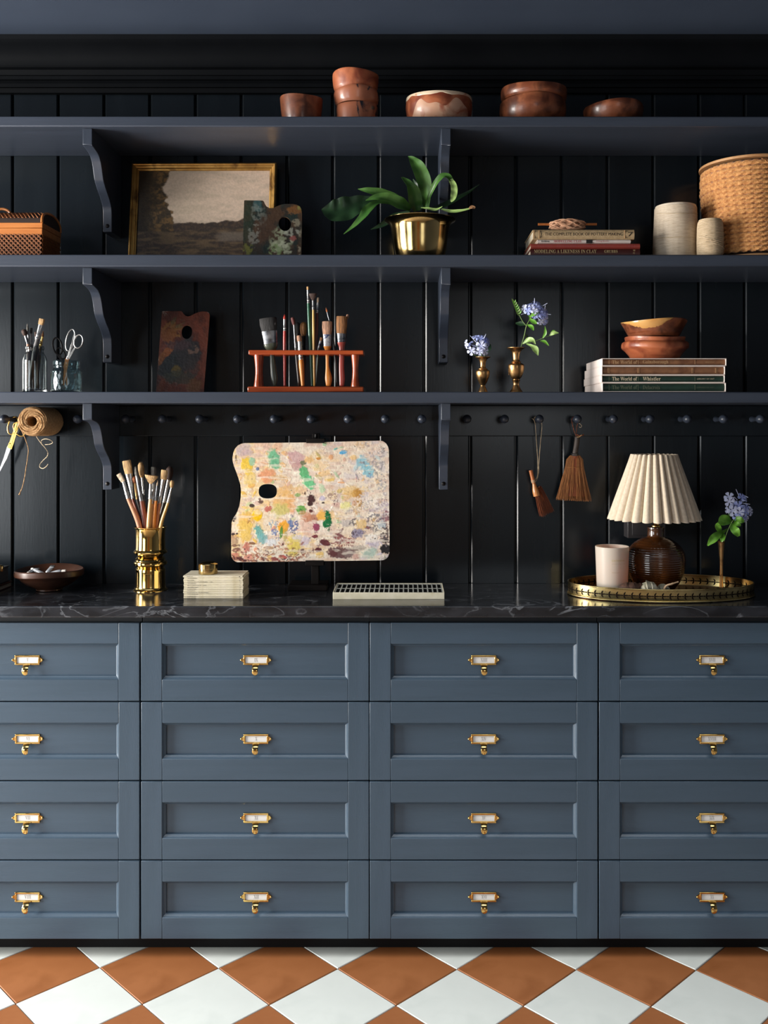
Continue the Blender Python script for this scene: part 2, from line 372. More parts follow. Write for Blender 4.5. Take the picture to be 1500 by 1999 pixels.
# soapstone: dark with pale veins
def soapstone():
    m = bpy.data.materials.new('dark veined soapstone'); m.use_nodes = True; nt = m.node_tree; b = nt.nodes['Principled BSDF']; L = nt.links.new
    tc = nd(nt, 'ShaderNodeTexCoord', -1300, 0); mp = nd(nt, 'ShaderNodeMapping', -1100, 0); mp.inputs['Scale'].default_value = (1.0, 1.4, 2.2)
    L(tc.outputs['Object'], mp.inputs[0])
    n1 = nd(nt, 'ShaderNodeTexNoise', -900, 200); n1.inputs['Scale'].default_value = 5.0; n1.inputs['Detail'].default_value = 8; n1.inputs['Distortion'].default_value = 1.6
    L(mp.outputs[0], n1.inputs['Vector'])
    sub = nd(nt, 'ShaderNodeMath', -700, 200, operation='SUBTRACT'); sub.inputs[1].default_value = 0.5
    ab = nd(nt, 'ShaderNodeMath', -550, 200, operation='ABSOLUTE'); L(n1.outputs[0], sub.inputs[0]); L(sub.outputs[0], ab.inputs[0])
    r = nd(nt, 'ShaderNodeValToRGB', -400, 200); r.color_ramp.elements[0].position = 0.0; r.color_ramp.elements[1].position = 0.017
    r.color_ramp.elements[0].color = (1,1,1,1); r.color_ramp.elements[1].color = (0,0,0,1); L(ab.outputs[0], r.inputs[0])
    n2 = nd(nt, 'ShaderNodeTexNoise', -900, -100); n2.inputs['Scale'].default_value = 4.5; n2.inputs['Detail'].default_value = 4; L(mp.outputs[0], n2.inputs['Vector'])
    r2 = nd(nt, 'ShaderNodeValToRGB', -650, -100); r2.color_ramp.elements[0].position = 0.42; r2.color_ramp.elements[1].position = 0.66; L(n2.outputs[0], r2.inputs[0])
    mul = nd(nt, 'ShaderNodeMath', -200, 150, operation='MULTIPLY'); L(r.outputs[0], mul.inputs[0]); L(r2.outputs[0], mul.inputs[1])
    n3 = nd(nt, 'ShaderNodeTexNoise', -900, -400); n3.inputs['Scale'].default_value = 14; n3.inputs['Detail'].default_value = 8; L(mp.outputs[0], n3.inputs['Vector'])
    r3 = nd(nt, 'ShaderNodeValToRGB', -650, -400); r3.color_ramp.elements[0].position = 0.35; r3.color_ramp.elements[1].position = 0.7
    r3.color_ramp.elements[0].color = S(24,25,28); r3.color_ramp.elements[1].color = S(44,46,51); L(n3.outputs[0], r3.inputs[0])
    mx = nd(nt, 'ShaderNodeMix', 0, 0, data_type='RGBA'); L(mul.outputs[0], mx.inputs[0]); L(r3.outputs[0], mx.inputs[6]); mx.inputs[7].default_value = S(116,120,126)
    L(mx.outputs[2], b.inputs['Base Color']); b.inputs['Roughness'].default_value = 0.16; b.inputs['Specular IOR Level'].default_value = 0.6
    return m
M['stonetop'] = soapstone()
def checker_floor():                       # the floor beyond the tiles in view
    m = bpy.data.materials.new('checker cement floor'); m.use_nodes = True; nt = m.node_tree; b = nt.nodes['Principled BSDF']; L = nt.links.new
    tc = nd(nt, 'ShaderNodeTexCoord', -900, 0); mp = nd(nt, 'ShaderNodeMapping', -700, 0); mp.inputs['Rotation'].default_value = (0, 0, radians(45))
    ck = nd(nt, 'ShaderNodeTexChecker', -450, 0); ck.inputs['Scale'].default_value = 1.0/0.2024
    ck.inputs['Color1'].default_value = S(222,224,218); ck.inputs['Color2'].default_value = S(168,104,60)
    L(tc.outputs['Object'], mp.inputs[0]); L(mp.outputs[0], ck.inputs['Vector']); L(ck.outputs[0], b.inputs['Base Color']); b.inputs['Roughness'].default_value = 0.45
    return m
M['checker'] = checker_floor()

# ------------------------------------------------------------------ lettering (flat meshes made from the built-in font)
def serif(t):
    o = ''
    for ch in t:
        if 'A' <= ch <= 'Z': o += chr(0x1D400 + ord(ch) - 65)
        elif 'a' <= ch <= 'z': o += chr(0x1D41A + ord(ch) - 97)
        else: o += ch
    return o
def letter_mesh(body):
    cu = bpy.data.curves.new('lettering', 'FONT'); cu.body = body; cu.size = 1.0; cu.resolution_u = 2; cu.extrude = 0.0
    o = bpy.data.objects.new('lettering', cu); COL.objects.link(o)
    dg = bpy.context.evaluated_depsgraph_get(); dg.update()
    me = bpy.data.meshes.new_from_object(o.evaluated_get(dg))
    bpy.data.objects.remove(o); bpy.data.curves.remove(cu)
    return me
def letters(body, m, parent, x0, x1, y, z0, z1, name='lettering', bend=None):
    """text filling x0..x1, z0..z1 on a face that looks towards -Y, a hair in front of depth y (axes of the parent's own frame)"""
    me = letter_mesh(body)
    n = len(me.vertices); a = np.zeros(n*3); me.vertices.foreach_get('co', a); a = a.reshape(-1, 3)
    if n == 0: return None
    mn = a.min(0); mx = a.max(0); out = np.zeros_like(a)
    out[:, 0] = x0 + (a[:, 0]-mn[0])/(mx[0]-mn[0])*(x1-x0); out[:, 2] = z0 + (a[:, 1]-mn[1])/max(mx[1]-mn[1], 1e-6)*(z1-z0); out[:, 1] = y
    if bend is not None: out = np.array([bend(p) for p in out])
    org = np.array(parent['_o']); out -= org
    me.vertices.foreach_set('co', out.ravel()); me.update()
    me.materials.clear(); me.materials.append(m)
    o = bpy.data.objects.new(name, me); COL.objects.link(o); o.parent = parent; o['_o'] = parent['_o']
    return o

# ------------------------------------------------------------------ the room
YW, YS, YC, YD, YK = 2.62, 2.36, 2.29, 2.312, 2.372      # wall, shelf front, counter front, drawer front, toe board
ZC = 2.335
XL, XR, YB = -3.4, 2.1, -2.8
def structure(mb, name, m, **k):
    o = mb.build(name, m, **k); o['kind'] = 'structure'; return o
structure(MB().box(XL, XR, YB, YW+0.1, -0.06, -0.012), 'floor_slab', M['grout'])
# tiles: 8-inch squares laid on the diagonal
D = 0.2862; TH = radians(-0.41); T0 = Vector((-0.739, 2.284))
floor = MB().box(XL, XR, YB, YW+0.1, -0.012, -0.0045).build('floor', M['checker']); floor['kind'] = 'structure'
far = MB().box(-2.1, 2.09, 0.8, YW+0.05, -0.0045, -0.0035).build('mortar_bed', M['grout'], floor, fix=True); far['kind'] = 'structure'
hs = D/2 - 0.0014
def tile_mesh(name, m):
    a, b = hs, hs-0.0018
    vs = [(a,0,-0.004),(0,a,-0.004),(-a,0,-0.004),(0,-a,-0.004),(a,0,-0.0013),(0,a,-0.0013),(-a,0,-0.0013),(0,-a,-0.0013),(b,0,0),(0,b,0),(-b,0,0),(0,-b,0)]
    fs = [(i,(i+1)%4,4+(i+1)%4,4+i) for i in range(4)]+[(4+i,4+(i+1)%4,8+(i+1)%4,8+i) for i in range(4)]+[(8,9,10,11)]
    me = bpy.data.meshes.new(name); me.from_pydata(vs, [], fs); me.materials.append(m); me.update(); return me
wt, ct = tile_mesh('white_tile', M['white_tile']), tile_mesh('clay_tile', M['clay_tile'])
ca, sa = cos(TH), sin(TH)
for b in range(-8, 16, 2):
    for a in range(-10, 14):
        # vertex (a, b) of the grid carries a white tile towards the viewer and a clay tile to its right
        for kind, du, dv in (('w', 0, -0.5), ('c', 0.5, 0.0)):
            u = (a + du)*D; v = (-b/2 + dv)*D
            x = T0.x + u*ca - v*sa; y = T0.y + u*sa + v*ca
            if abs(x) > 1.95 or y < 0.95 or y > YK+0.11: continue
            o = bpy.data.objects.new('white_tile' if kind == 'w' else 'clay_tile', wt if kind == 'w' else ct); COL.objects.link(o)
            o.parent = floor; o.location = (x, y, rnd.uniform(-0.0003, 0.0003)); o.rotation_euler = (rnd.uniform(-.0012,.0012), rnd.uniform(-.0012,.0012), TH)

structure(MB().box(XL, XR, YB, YW+0.1, ZC, ZC+0.08), 'ceiling', M['ceiling'])
structure(MB().box(XL, XR, YW+0.012, YW+0.1, 0, ZC), 'wall_back_lining', M['plank'])
wall = bpy.data.objects.new('wall_back', None)
COL.objects.link(wall); wall['_o'] = (0.0, 0.0, 0.0); wall['kind'] = 'structure'
ZP0, ZP1 = 0.80, PZ(180, YW)
edges = [24.5 + 89.35*i for i in range(-4, 22)]
for a, b in zip(edges[:-1], edges[1:]):
    x0, x1 = PX(a, YW)+0.0014, PX(b, YW)-0.0022; g = 0.0045
    mb = MB(); c = 0.006
    prof = [(x0, YW+0.012), (x0, YW+0.0055), (x0+0.0022, YW+0.0022), (x0+0.0052, YW), (x1-0.0030, YW), (x1, YW+0.004), (x1, YW+0.012)]
    mb.prism(prof, lambda u, v, w: (u, v, w), ZP0, ZP1+0.01)
    mb.build('plank', M['plank'], wall, smooth=0)
# side and rear walls (out of the frame) with the windows that light the room
def wall_with_hole(name, axis, pos, th, a0, a1, z0, z1, h0, h1, hz0, hz1, m):
    mb = MB()
    def bx(p0, p1, q0, q1):
        if axis == 'x': mb.box(pos, pos+th, p0, p1, q0, q1)
        else: mb.box(p0, p1, pos, pos+th, q0, q1)
    bx(a0, h0, z0, z1); bx(h1, a1, z0, z1); bx(h0, h1, z0, hz0); bx(h0, h1, hz1, z1)
    return structure(mb, name, m, smooth=0)
M['slatewall'] = mat('slate side wall paint', (48,54,64), rough=0.6)
wall_with_hole('wall_left', 'x', XL-0.1, 0.1, 0.2, YW+0.1, 0, ZC, 1.0, 2.12, 0.32, 2.2, M['slatewall'])
wall_with_hole('wall_left', 'x', XL-0.1, 0.1, YB, 0.2, 0, ZC, -1.8, -0.2, 0.4, 2.0, M['slatewall'])
wall_with_hole('wall_front', 'y', YB-0.1, 0.1, XL, XR, 0, ZC, 0.35, 1.45, 1.1, 2.2, M['plaster'])
structure(MB().box(XR, XR+0.1, YB, YW+0.1, 0, ZC), 'wall_right', M['slatewall'])
wf = MB()
for y in (1.0, 1.54, 2.08): wf.box(XL-0.06, XL-0.02, y, y+0.04, 0.32, 2.2)
for z in (0.32, 0.95, 1.55, 2.16): wf.box(XL-0.06, XL-0.02, 1.0, 2.12, z, z+0.04)
structure(wf, 'window_1', M['plaster'], smooth=0)
wf = MB()
for y in (-1.8, -1.02, -0.24): wf.box(XL-0.06, XL-0.02, y, y+0.04, 0.4, 2.0)
for z in (0.4, 1.18, 1.96): wf.box(XL-0.06, XL-0.02, -1.8, -0.2, z, z+0.04)
structure(wf, 'window_3', M['plaster'], smooth=0)
wf = MB()
for x in (0.35, 0.88, 1.41): wf.box(x, x+0.04, YB-0.06, YB-0.02, 1.1, 2.2)
for z in (1.1, 1.63, 2.16): wf.box(0.35, 1.45, YB-0.06, YB-0.02, z, z+0.04)
structure(wf, 'window_2', M['plaster'], smooth=0)
# a wooden door in the rear wall, seen only in the brass
M['door'] = mat('honey oak door', (150,88,40), (172,104,52), 10, rough=0.5, stretch=(3,3,0.4))
structure(MB().box(-1.0, -0.2, YB, YB+0.05, 0, 2.05), 'door_1', M['door'], bevel=0.006)

# cornice: frieze board and mouldings under the ceiling
prof = [(2.50, ZC), (2.50, ZC-0.012), (2.512, ZC-0.016)] + [(2.512+0.05*sin(t), ZC-0.016-0.042*(1-cos(t))) for t in np.linspace(0.2, pi/2, 7)] + \
       [(2.566, ZC-0.062), (2.580, ZC-0.064), (2.582, ZC-0.070), (2.584, PZ(147, 2.585)), (2.574, PZ(148.5, 2.575)), (2.574, PZ(155, 2.575)), (2.584, PZ(158, 2.585)), (2.592, PZ(163, 2.592)),
        (2.592, PZ(170, 2.592)), (2.604, PZ(172, 2.604)), (2.606, PZ(181, 2.606)), (2.632, PZ(182, 2.606)), (2.632, ZC)]
mb = MB(); mb.prism(prof, lambda u, v, w: (w, u, v), XL, XR)
structure(mb, 'trim_1', M['cornice'], smooth=20)

# ------------------------------------------------------------------ shelves, brackets, peg rail
Z_T = [PZ(227, YS), PZ(497, YS), PZ(765, YS)]; Z_B = [PZ(247, YS), PZ(520.5, YS), PZ(787, YS)]
nm = ['top', 'middle', 'lowest']
for i in range(3):
    mb = MB().box(-1.765, 1.585, YS, YW-0.0005, Z_B[i], Z_T[i])
    o = mb.build('wall_shelf', M['shelf'], smooth=30, bevel=0.0025, origin=(0, YS, Z_B[i]))
    tag(o, ['slate painted shelf board at the top, with terracotta bowls on it', 'slate painted shelf board in the middle, carrying the fern and rope spool',
            'slate painted shelf board at the bottom, just above the row of pegs'][i], 'shelf', 'wall shelves')
bp = [(0, -0.042), (0.28, -0.050), (0.40, -0.062), (0.47, -0.077), (0.515, -0.092), (0.56, -0.106), (0.63, -0.117), (0.72, -0.128), (0.82, -0.138), (0.92, -0.151), (0.98, -0.163), (1.0, -0.176)]
def bracket(px, i, lab):
    z = Z_B[i]; x = PX(px, 2.376); yf, yb = 2.376, 2.533; t = 0.0118; yw = YW-(0.0183 if i == 2 else 0.0002)
    pts = [(yf-0.0015, 0), (yf-0.0015, -0.040), (yf, -0.042)] + [(yf+(yb-yf)*a, b) for a, b in spline(bp, 5)] + [(yb, -0.227), (yw, -0.227), (yw, 0)]
    o = thing('shelf_bracket', (x, YW, z-0.227), lab, 'bracket', 'scroll brackets')
    mb = MB(); mb.prism(pts, lambda u, v, w: (x+w, u, z+v), -t, t); mb.build('scroll_body', M['bracket'], o, smooth=25, bevel=0.0015)
    s = MB(); s.lathe([(0.0001, 0.0028), (0.003, 0.0022), (0.0052, 0.0008), (0.0055, 0.0)], 14)
    s.xf(Matrix.Translation((x, yb, z-0.211)) @ Matrix.Rotation(pi/2, 4, 'X')); s.build('screw_head', M['iron'], o)
for i, side in ((0,'top'), (1,'middle'), (2,'lowest')):
    bracket(171, i, 'slate scroll bracket under the %s shelf, left of the two' % side)
    bracket(871, i, 'slate scroll bracket under the %s shelf, right of the two' % side)

zr0, zr1 = PZ(851.5, YW-0.018), Z_B[2]-0.0005
mb = MB().box(-1.765, 1.585, YW-0.018, YW-0.0005, zr0, zr1)
rail = thing('peg_rail', (0, YW, zr0), 'dark painted peg rail with a row of round wooden pegs under the lowest shelf', 'peg rail')
mb.build('rail_board', M['plank'], rail, bevel=0.002)
peg0 = None; PEGY = 2.545
PEGS = [10, 81.5, 153, 246, 318, 391, 464.5, 536, 607.5, 680, 752.5, 824, 912, 985, 1053, 1127, 1197.5, 1268.5, 1341.5, 1412, 1484]
pp = [(0.0085, 0.0), (0.0078, 0.006), (0.0066, 0.018), (0.0062, 0.034), (0.0072, 0.042), (0.0094, 0.049), (0.0112, 0.056), (0.0118, 0.062), (0.0108, 0.068), (0.0078, 0.073), (0.0036, 0.0758), (0.0001, 0.0765)]
pm = MB().lathe(pp, 18); pm.xf(Matrix.Rotation(pi/2, 4, 'X'))
for k, px in enumerate(PEGS):
    x, z = PX(px, PEGY), PZ(818, PEGY)
    if peg0 is None:
        peg0 = pm.build('peg', M['bracket'], rail, origin=(0,0,0), smooth=40); q = peg0
    else: q = dup_part(peg0, rail)
    q.location = Vector((x, YW-0.0182, z)) - Vector(rail['_o'])
def peg_at(px): return Vector((PX(px, PEGY), 0, PZ(818, PEGY)))

# ------------------------------------------------------------------ counter and drawer cabinets
ZT, ZU = PZ(1183.5, YC), PZ(1206, YC)
o = MB().box(-1.765, 1.585, YC, YW-0.0005, ZU, ZT).build('countertop', M['stonetop'], bevel=0.003, seg=3, origin=(0, YC, ZU))
tag(o, 'long dark soapstone worktop with pale veins above the blue drawers', 'countertop')
structure(MB().box(-1.76, 1.58, YK, YK+0.02, 0.0005, 0.0505), 'baseboard_back', M['toe'], smooth=0)
sc_ = YD/F
zrow = [(1216, 1368.3), (1371, 1523.2), (1525.8, 1678.1), (1680.7, 1833)]
xcol = [(-173, 273.3), (275.2, 720.4), (722.2, 1168), (1170, 1615), (1617, 2062), (-620.5, -175)]
romans = [['V','VI','VII','VIII'], ['IX','X','XI','XII'], ['XIII','XIV','XV','XVI'], ['XVII','XVIII','XIX','XX'], ['XXI','XXII','XXIII','XXIV'], ['I','II','III','IV']]
DF = 0.019; PAN = 0.0125
W = (720.4-275.2)*sc_; H = (1368.3-1216)*sc_
sw = 41*sc_; rh0 = 40.5*sc_; rh1 = 41.5*sc_; mo = 0.0075
def drawer_pieces():
    """one drawer in its own axes: x right from the left edge, y back from the front face, z up from the lower edge"""
    p = {}
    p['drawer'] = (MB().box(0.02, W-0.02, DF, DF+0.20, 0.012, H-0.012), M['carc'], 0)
    p['stile'] = [(MB().box(0, sw, 0, DF, 0, H), M['cabv'], 0.0012), (MB().box(W-sw, W, 0, DF, 0, H), M['cabv'], 0.0012)]
    e = 0.0002
    p['rail'] = [(MB().box(sw+e, W-sw-e, 0.0001, DF, H-rh0, H), M['cab'], 0.0009), (MB().box(sw+e, W-sw-e, 0.0001, DF, 0, rh1), M['cab'], 0.0009)]
    a0, a1, b0, b1 = sw, W-sw, rh1, H-rh0
    mb = MB(); rings = []
    for k, (off, y) in enumerate([(0, 0.0012), (0.0006, 0.0012), (0.0012, 0.0022), (0.0056, 0.0066), (mo, 0.0078), (mo, PAN+0.001)]):
        rings.append(mb.add([(a0+off, y, b0+off), (a1-off, y, b0+off), (a1-off, y, b1-off), (a0+off, y, b1-off)], []))
    for r0, r1 in zip(rings[:-1], rings[1:]):
        for i in range(4): mb.f.append((r0+i, r0+(i+1) % 4, r1+(i+1) % 4, r1+i))
    p['moulding'] = (mb, M['cab'], 0)
    p['panel'] = (MB().box(a0+0.001, a1-0.001, PAN, PAN+0.006, b0+0.001, b1-0.001), M['cab'], 0)
    # brass card holder with finger pull
    cx = (498.5-275.2)*sc_; cz = (1368.3-1290.5)*sc_; hw, hh = 0.0306, 0.0120; t = 0.0045
    fr = MB(); y0, y1 = PAN-0.0042, PAN
    fr.box(cx-hw, cx+hw, y0, y1, cz+hh-t, cz+hh).box(cx-hw, cx+hw, y0, y1, cz-hh, cz-hh+t).box(cx-hw, cx-hw+t, y0, y1, cz-hh+t, cz+hh-t).box(cx+hw-t, cx+hw, y0, y1, cz-hh+t, cz+hh-t)
    p['label_holder'] = (fr, M['brass_b'], 0.0010)
    ear = []
    for s in (-1, 1):
        m = MB(); m.prism([(cx+s*hw, cz+0.0062), (cx+s*(hw+0.0072), cz+0.0018), (cx+s*(hw+0.0072), cz-0.0018), (cx+s*hw, cz-0.0062)], lambda u, v, w: (u, w, v), PAN-0.0018, PAN)
        m.ball((cx+s*(hw+0.0055), PAN-0.0026, cz), 0.0026, 10, 6); ear.append((m, M['brass_b'], 0))
    p['screw_ear'] = ear
    # finger pull: a curved tongue that comes out under the card and curls forward and down
    pts = [(PAN-0.002, cz-hh+0.0030, 0.0098, 0.0014), (PAN-0.007, cz-hh+0.0016, 0.0086, 0.0014), (PAN-0.0130, cz-hh-0.0016, 0.0072, 0.0014), (PAN-0.0170, cz-hh-0.0068, 0.0074, 0.0016), (PAN-0.0182, cz-hh-0.0128, 0.0074, 0.0018), (PAN-0.0172, cz-hh-0.0182, 0.0062, 0.0018), (PAN-0.0156, cz-hh-0.0212, 0.0040, 0.0015), (PAN-0.0150, cz-hh-0.0222, 0.0012, 0.0008)]
    S_ = spline(pts, 3); mb = MB(); mb.tube([Vector((cx, q[0], q[1])) for q in S_], [max(q[3], 0.0004) for q in S_], 14, flat=((1, 0, 0), [max(q[2], 0.0006)/max(q[3], 0.0004) for q in S_])); p['finger_pull'] = (mb, M['brass_b'], 0)
    p['label_card'] = (MB().box(cx-hw+t*0.7, cx+hw-t*0.7, PAN-0.0016, PAN-0.0008, cz-hh+t*0.7, cz+hh-t*0.7), M['card'], 0)
    p['_text'] = (cx, cz, hh-t)
    return p
DP = drawer_pieces(); protos = {}
rowname = ['top', 'second', 'third', 'bottom']
cabl = ['blue grey drawer cabinet at the left edge, cut off by the frame', 'blue grey drawer cabinet below the brass brush vase and big palette', 'blue grey drawer cabinet in the middle right, below the cream paint box', 'blue grey drawer cabinet at the right edge, below the lamp tray',
        'blue grey drawer cabinet wholly beyond the right edge of the frame', 'blue grey drawer cabinet wholly beyond the left edge of the frame']
for c in range(6):
    x0 = PX(xcol[c][0], YD); z0 = PZ(1833, YD)
    cab = thing('drawer_cabinet', (x0, YD, z0), cabl[c], 'cabinet', 'blue drawer cabinets')
    body = MB(); X1 = W + 0.0005
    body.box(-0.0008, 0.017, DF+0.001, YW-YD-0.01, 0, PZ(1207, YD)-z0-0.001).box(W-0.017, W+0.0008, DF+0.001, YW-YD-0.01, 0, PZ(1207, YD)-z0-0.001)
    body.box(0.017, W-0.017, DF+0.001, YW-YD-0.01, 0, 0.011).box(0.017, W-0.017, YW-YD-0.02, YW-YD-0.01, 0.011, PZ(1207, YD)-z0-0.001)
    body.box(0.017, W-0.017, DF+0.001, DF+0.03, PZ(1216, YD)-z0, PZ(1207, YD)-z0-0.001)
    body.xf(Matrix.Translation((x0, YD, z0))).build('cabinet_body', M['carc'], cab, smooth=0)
    for r in range(4):
        zz = PZ(zrow[r][1], YD) - z0
        loc = Vector((rnd.uniform(-0.0004, 0.0004), rnd.uniform(-0.0006, 0.0006), zz))
        def put(key, item, parent, k=0):
            mb, m, bv = item
            if (key, k) not in protos:
                q = mb.build(key, m, None, smooth=30, bevel=bv, origin=(0,0,0)); q.parent = parent; protos[(key, k)] = q
            else: q = dup_part(protos[(key, k)], parent)
            q['_o'] = (0.0, 0.0, 0.0)
            return q
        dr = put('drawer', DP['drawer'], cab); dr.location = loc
        for key in ('stile', 'rail', 'screw_ear'):
            for k, it in enumerate(DP[key]): put(key, it, dr, k)
        for key in ('moulding', 'panel', 'label_holder', 'finger_pull', 'label_card'):
            q = put(key, DP[key], dr)
            if key == 'label_card' and not q.get('label'): q['label'] = 'white card printed with a faint roman numeral'
        cx, cz, h = DP['_text']; tx = romans[c][r]; wd_ = min(0.0042*len(tx)*0.9+0.001, 0.026)
        letters(serif(tx), M['grey_ink'], dr, cx-wd_/2, cx+wd_/2, PAN-0.00185, cz-h*0.55, cz+h*0.62, 'numeral')

# ------------------------------------------------------------------ things on the shelves and the worktop
Z1, Z2, Z3 = Z_T; ZW = ZT
def root(name, px, Y, z, label, cat, group=None, rot=None): return thing(name, (PX(px, Y), Y, z), label, cat, group, rot)
def local(o): return o['_o']

# ---- terracotta bowls
def shell(prof_out, th):                    # outer profile (from the foot up) -> closed vessel with wall thickness
    inner = [(max(r-th, 0.0005), z+0.0) for r, z in prof_out]
    inner = [(r, max(z, prof_out[0][1]+th*1.3)) for r, z in inner]
    return [(0.0003, prof_out[0][1])] + prof_out + inner[::-1] + [(0.0003, prof_out[0][1]+th*1.3)]
def wob(amp, seed, k=3): return lambda r, z, a: (r*(1+amp*sin(k*a+seed)), z + amp*0.35*sin(2*a+seed*2)*(1 if z > 0.01 else 0))
def bowl(name, px, Y, z, prof, m, label, group=None, th=0.004, amp=0.008, seed=1.0, tilt=0.0, band=None):
    o = root(name, px, Y, z, label, 'bowl', group)
    pr = [tuple(q) for q in spline(prof, 4)]
    M_ = Matrix.Translation((PX(px, Y), Y, z)) @ Matrix.Rotation(tilt, 4, 'Y')
    MB().lathe(shell(pr, th), 48, fn=wob(amp, seed)).xf(M_).build('bowl_body', m, o, smooth=50)
    if band:
        # slip or glaze lying on the outside from the rim down to a wavy edge (real thickness)
        z0, z1, wav, kk, bm_, a0, a1, nm_ = band
        mb = MB(); n = 72; rows = 6; rz = [p[1] for p in pr]; rr = [p[0] for p in pr]
        jitter = [rnd.uniform(-1, 1) for _ in range(n+1)]
        for i in range(rows):
            for k in range(n+1):
                a = a0 + (a1-a0)*k/n
                lo_ = z0 + wav*(0.55*sin(kk*a)+0.35*sin(kk*1.7*a+1.3)+0.12*jitter[k])
                if a1-a0 < 6: lo_ = z1-(z1-lo_)*min(1, 5*k/n, 5*(n-k)/n)
                zz = lo_ + (z1-lo_)*i/(rows-1); r = np.interp(zz, rz, rr) + (0.0012 if 0 < i else 0.0003)
                r, zz = wob(amp, seed)(r, zz, a)
                mb.v.append((r*cos(a), r*sin(a), zz))
        for i in range(rows-1):
            for k in range(n): mb.f.append((i*(n+1)+k, i*(n+1)+k+1, (i+1)*(n+1)+k+1, (i+1)*(n+1)+k))
        mb.xf(M_).build(nm_, bm_, o, smooth=60, fix=True)
    return o
k_ = 2.47/F
bowl('terracotta_bowl', 588.5, 2.47, Z1, [(0.040,0),(0.047,0.012),(0.0515,0.035),(0.0545,0.062),(0.0555,0.078)], M['terra_b'], 'small brown glazed terracotta bowl standing alone at the left of the top shelf', seed=0.4)
g3 = None
bowl('terracotta_pot', 697, 2.47, Z1, [(0.045,0),(0.050,0.010),(0.0525,0.030),(0.0535,0.052),(0.0520,0.060)], M['terra_d'], 'lowest of three stacked brown pots on the top shelf, splashed black', g3, seed=1.1)
bowl('terracotta_pot', 696, 2.47, Z1+0.0608, [(0.051,0),(0.055,0.008),(0.0578,0.020),(0.0590,0.030),(0.0578,0.036)], M['terra_d'], 'middle of three stacked pots on the top shelf, black marks on its side', g3, seed=2.3)
bowl('terracotta_pot', 694.5, 2.47, Z1+0.0975, [(0.053,0),(0.0565,0.008),(0.0590,0.022),(0.0600,0.038),(0.0595,0.043)], M['terra'], 'plain orange topmost of three stacked pots on the top shelf', g3, seed=3.0)
bowl('terracotta_bowl', 857, 2.47, Z1, [(0.060,0),(0.074,0.010),(0.083,0.030),(0.0865,0.050),(0.0862,0.062),(0.0845,0.076)], M['terra'], 'wide terracotta bowl with scalloped cream slip at the rim, middle of top shelf', th=0.005, seed=0.9,
     band=(0.0685, 0.0762, 0.0036, 7, M['cream_glaze'], 0, 2*pi, 'slip_rim'))
mbb = MB()
bowl_slip = [o for o in bpy.data.objects if o.name.startswith('slip_rim')][0].parent
def slip_patch(parent, pr, c, n, z0, z1, wav, a0, a1, m, name):
    pr = [tuple(q) for q in spline(pr, 4)]; rz = [p[1] for p in pr]; rr = [p[0] for p in pr]; mb = MB(); rows = 7
    for i in range(rows):
        for k in range(n+1):
            a = a0+(a1-a0)*k/n; e = min(1, 4*k/n, 4*(n-k)/n)
            hi_ = z0 + (z1-z0)*sqrt(e)*(0.8+wav*sin(5*a)+wav*0.6*sin(11*a+1)); zz = z0+(hi_-z0)*i/(rows-1)
            r = np.interp(zz, rz, rr) + (0.001 if i < rows-1 else 0.0002); r, zz = wob(0.008, 0.9)(r, zz, a)
            mb.v.append((c[0]+r*cos(a), c[1]+r*sin(a), c[2]+zz))
    for i in range(rows-1):
        for k in range(n): mb.f.append((i*(n+1)+k, i*(n+1)+k+1, (i+1)*(n+1)+k+1, (i+1)*(n+1)+k))
    return mb.build(name, m, parent, smooth=60)
slip_patch(bowl_slip, [(0.060,0),(0.074,0.010),(0.083,0.030),(0.0865,0.050),(0.0862,0.062),(0.0845,0.076)], (PX(857,2.47), 2.47, Z1), 60, 0.002, 0.060, 0.14, pi*1.12, pi*1.93, M['pink_slip'], 'pale_slip_patch')
wide = [(0.058,0),(0.074,0.012),(0.083,0.030),(0.0862,0.048),(0.0850,0.066),(0.0835,0.070)]
bowl('terracotta_bowl', 1040, 2.47, Z1, wide, M['terra_b'], 'lower of two stacked wide brown bowls on the top shelf', th=0.005, seed=2.0)
bowl('terracotta_bowl', 1042.5, 2.47, Z1+0.0712, [(0.080,0),(0.0840,0.006),(0.0858,0.016),(0.0848,0.026),(0.0838,0.029)], M['terra_b'], 'upper of two stacked wide brown bowls on the top shelf', th=0.005, seed=4.0, tilt=0.02)
bowl('terracotta_dish', 1198, 2.47, Z1, [(0.050,0),(0.064,0.012),(0.073,0.030),(0.0770,0.046),(0.0765,0.054),(0.0750,0.057)], M['terra_b'], 'shallow dark brown dish alone at the right of the top shelf', th=0.005, seed=5.0)

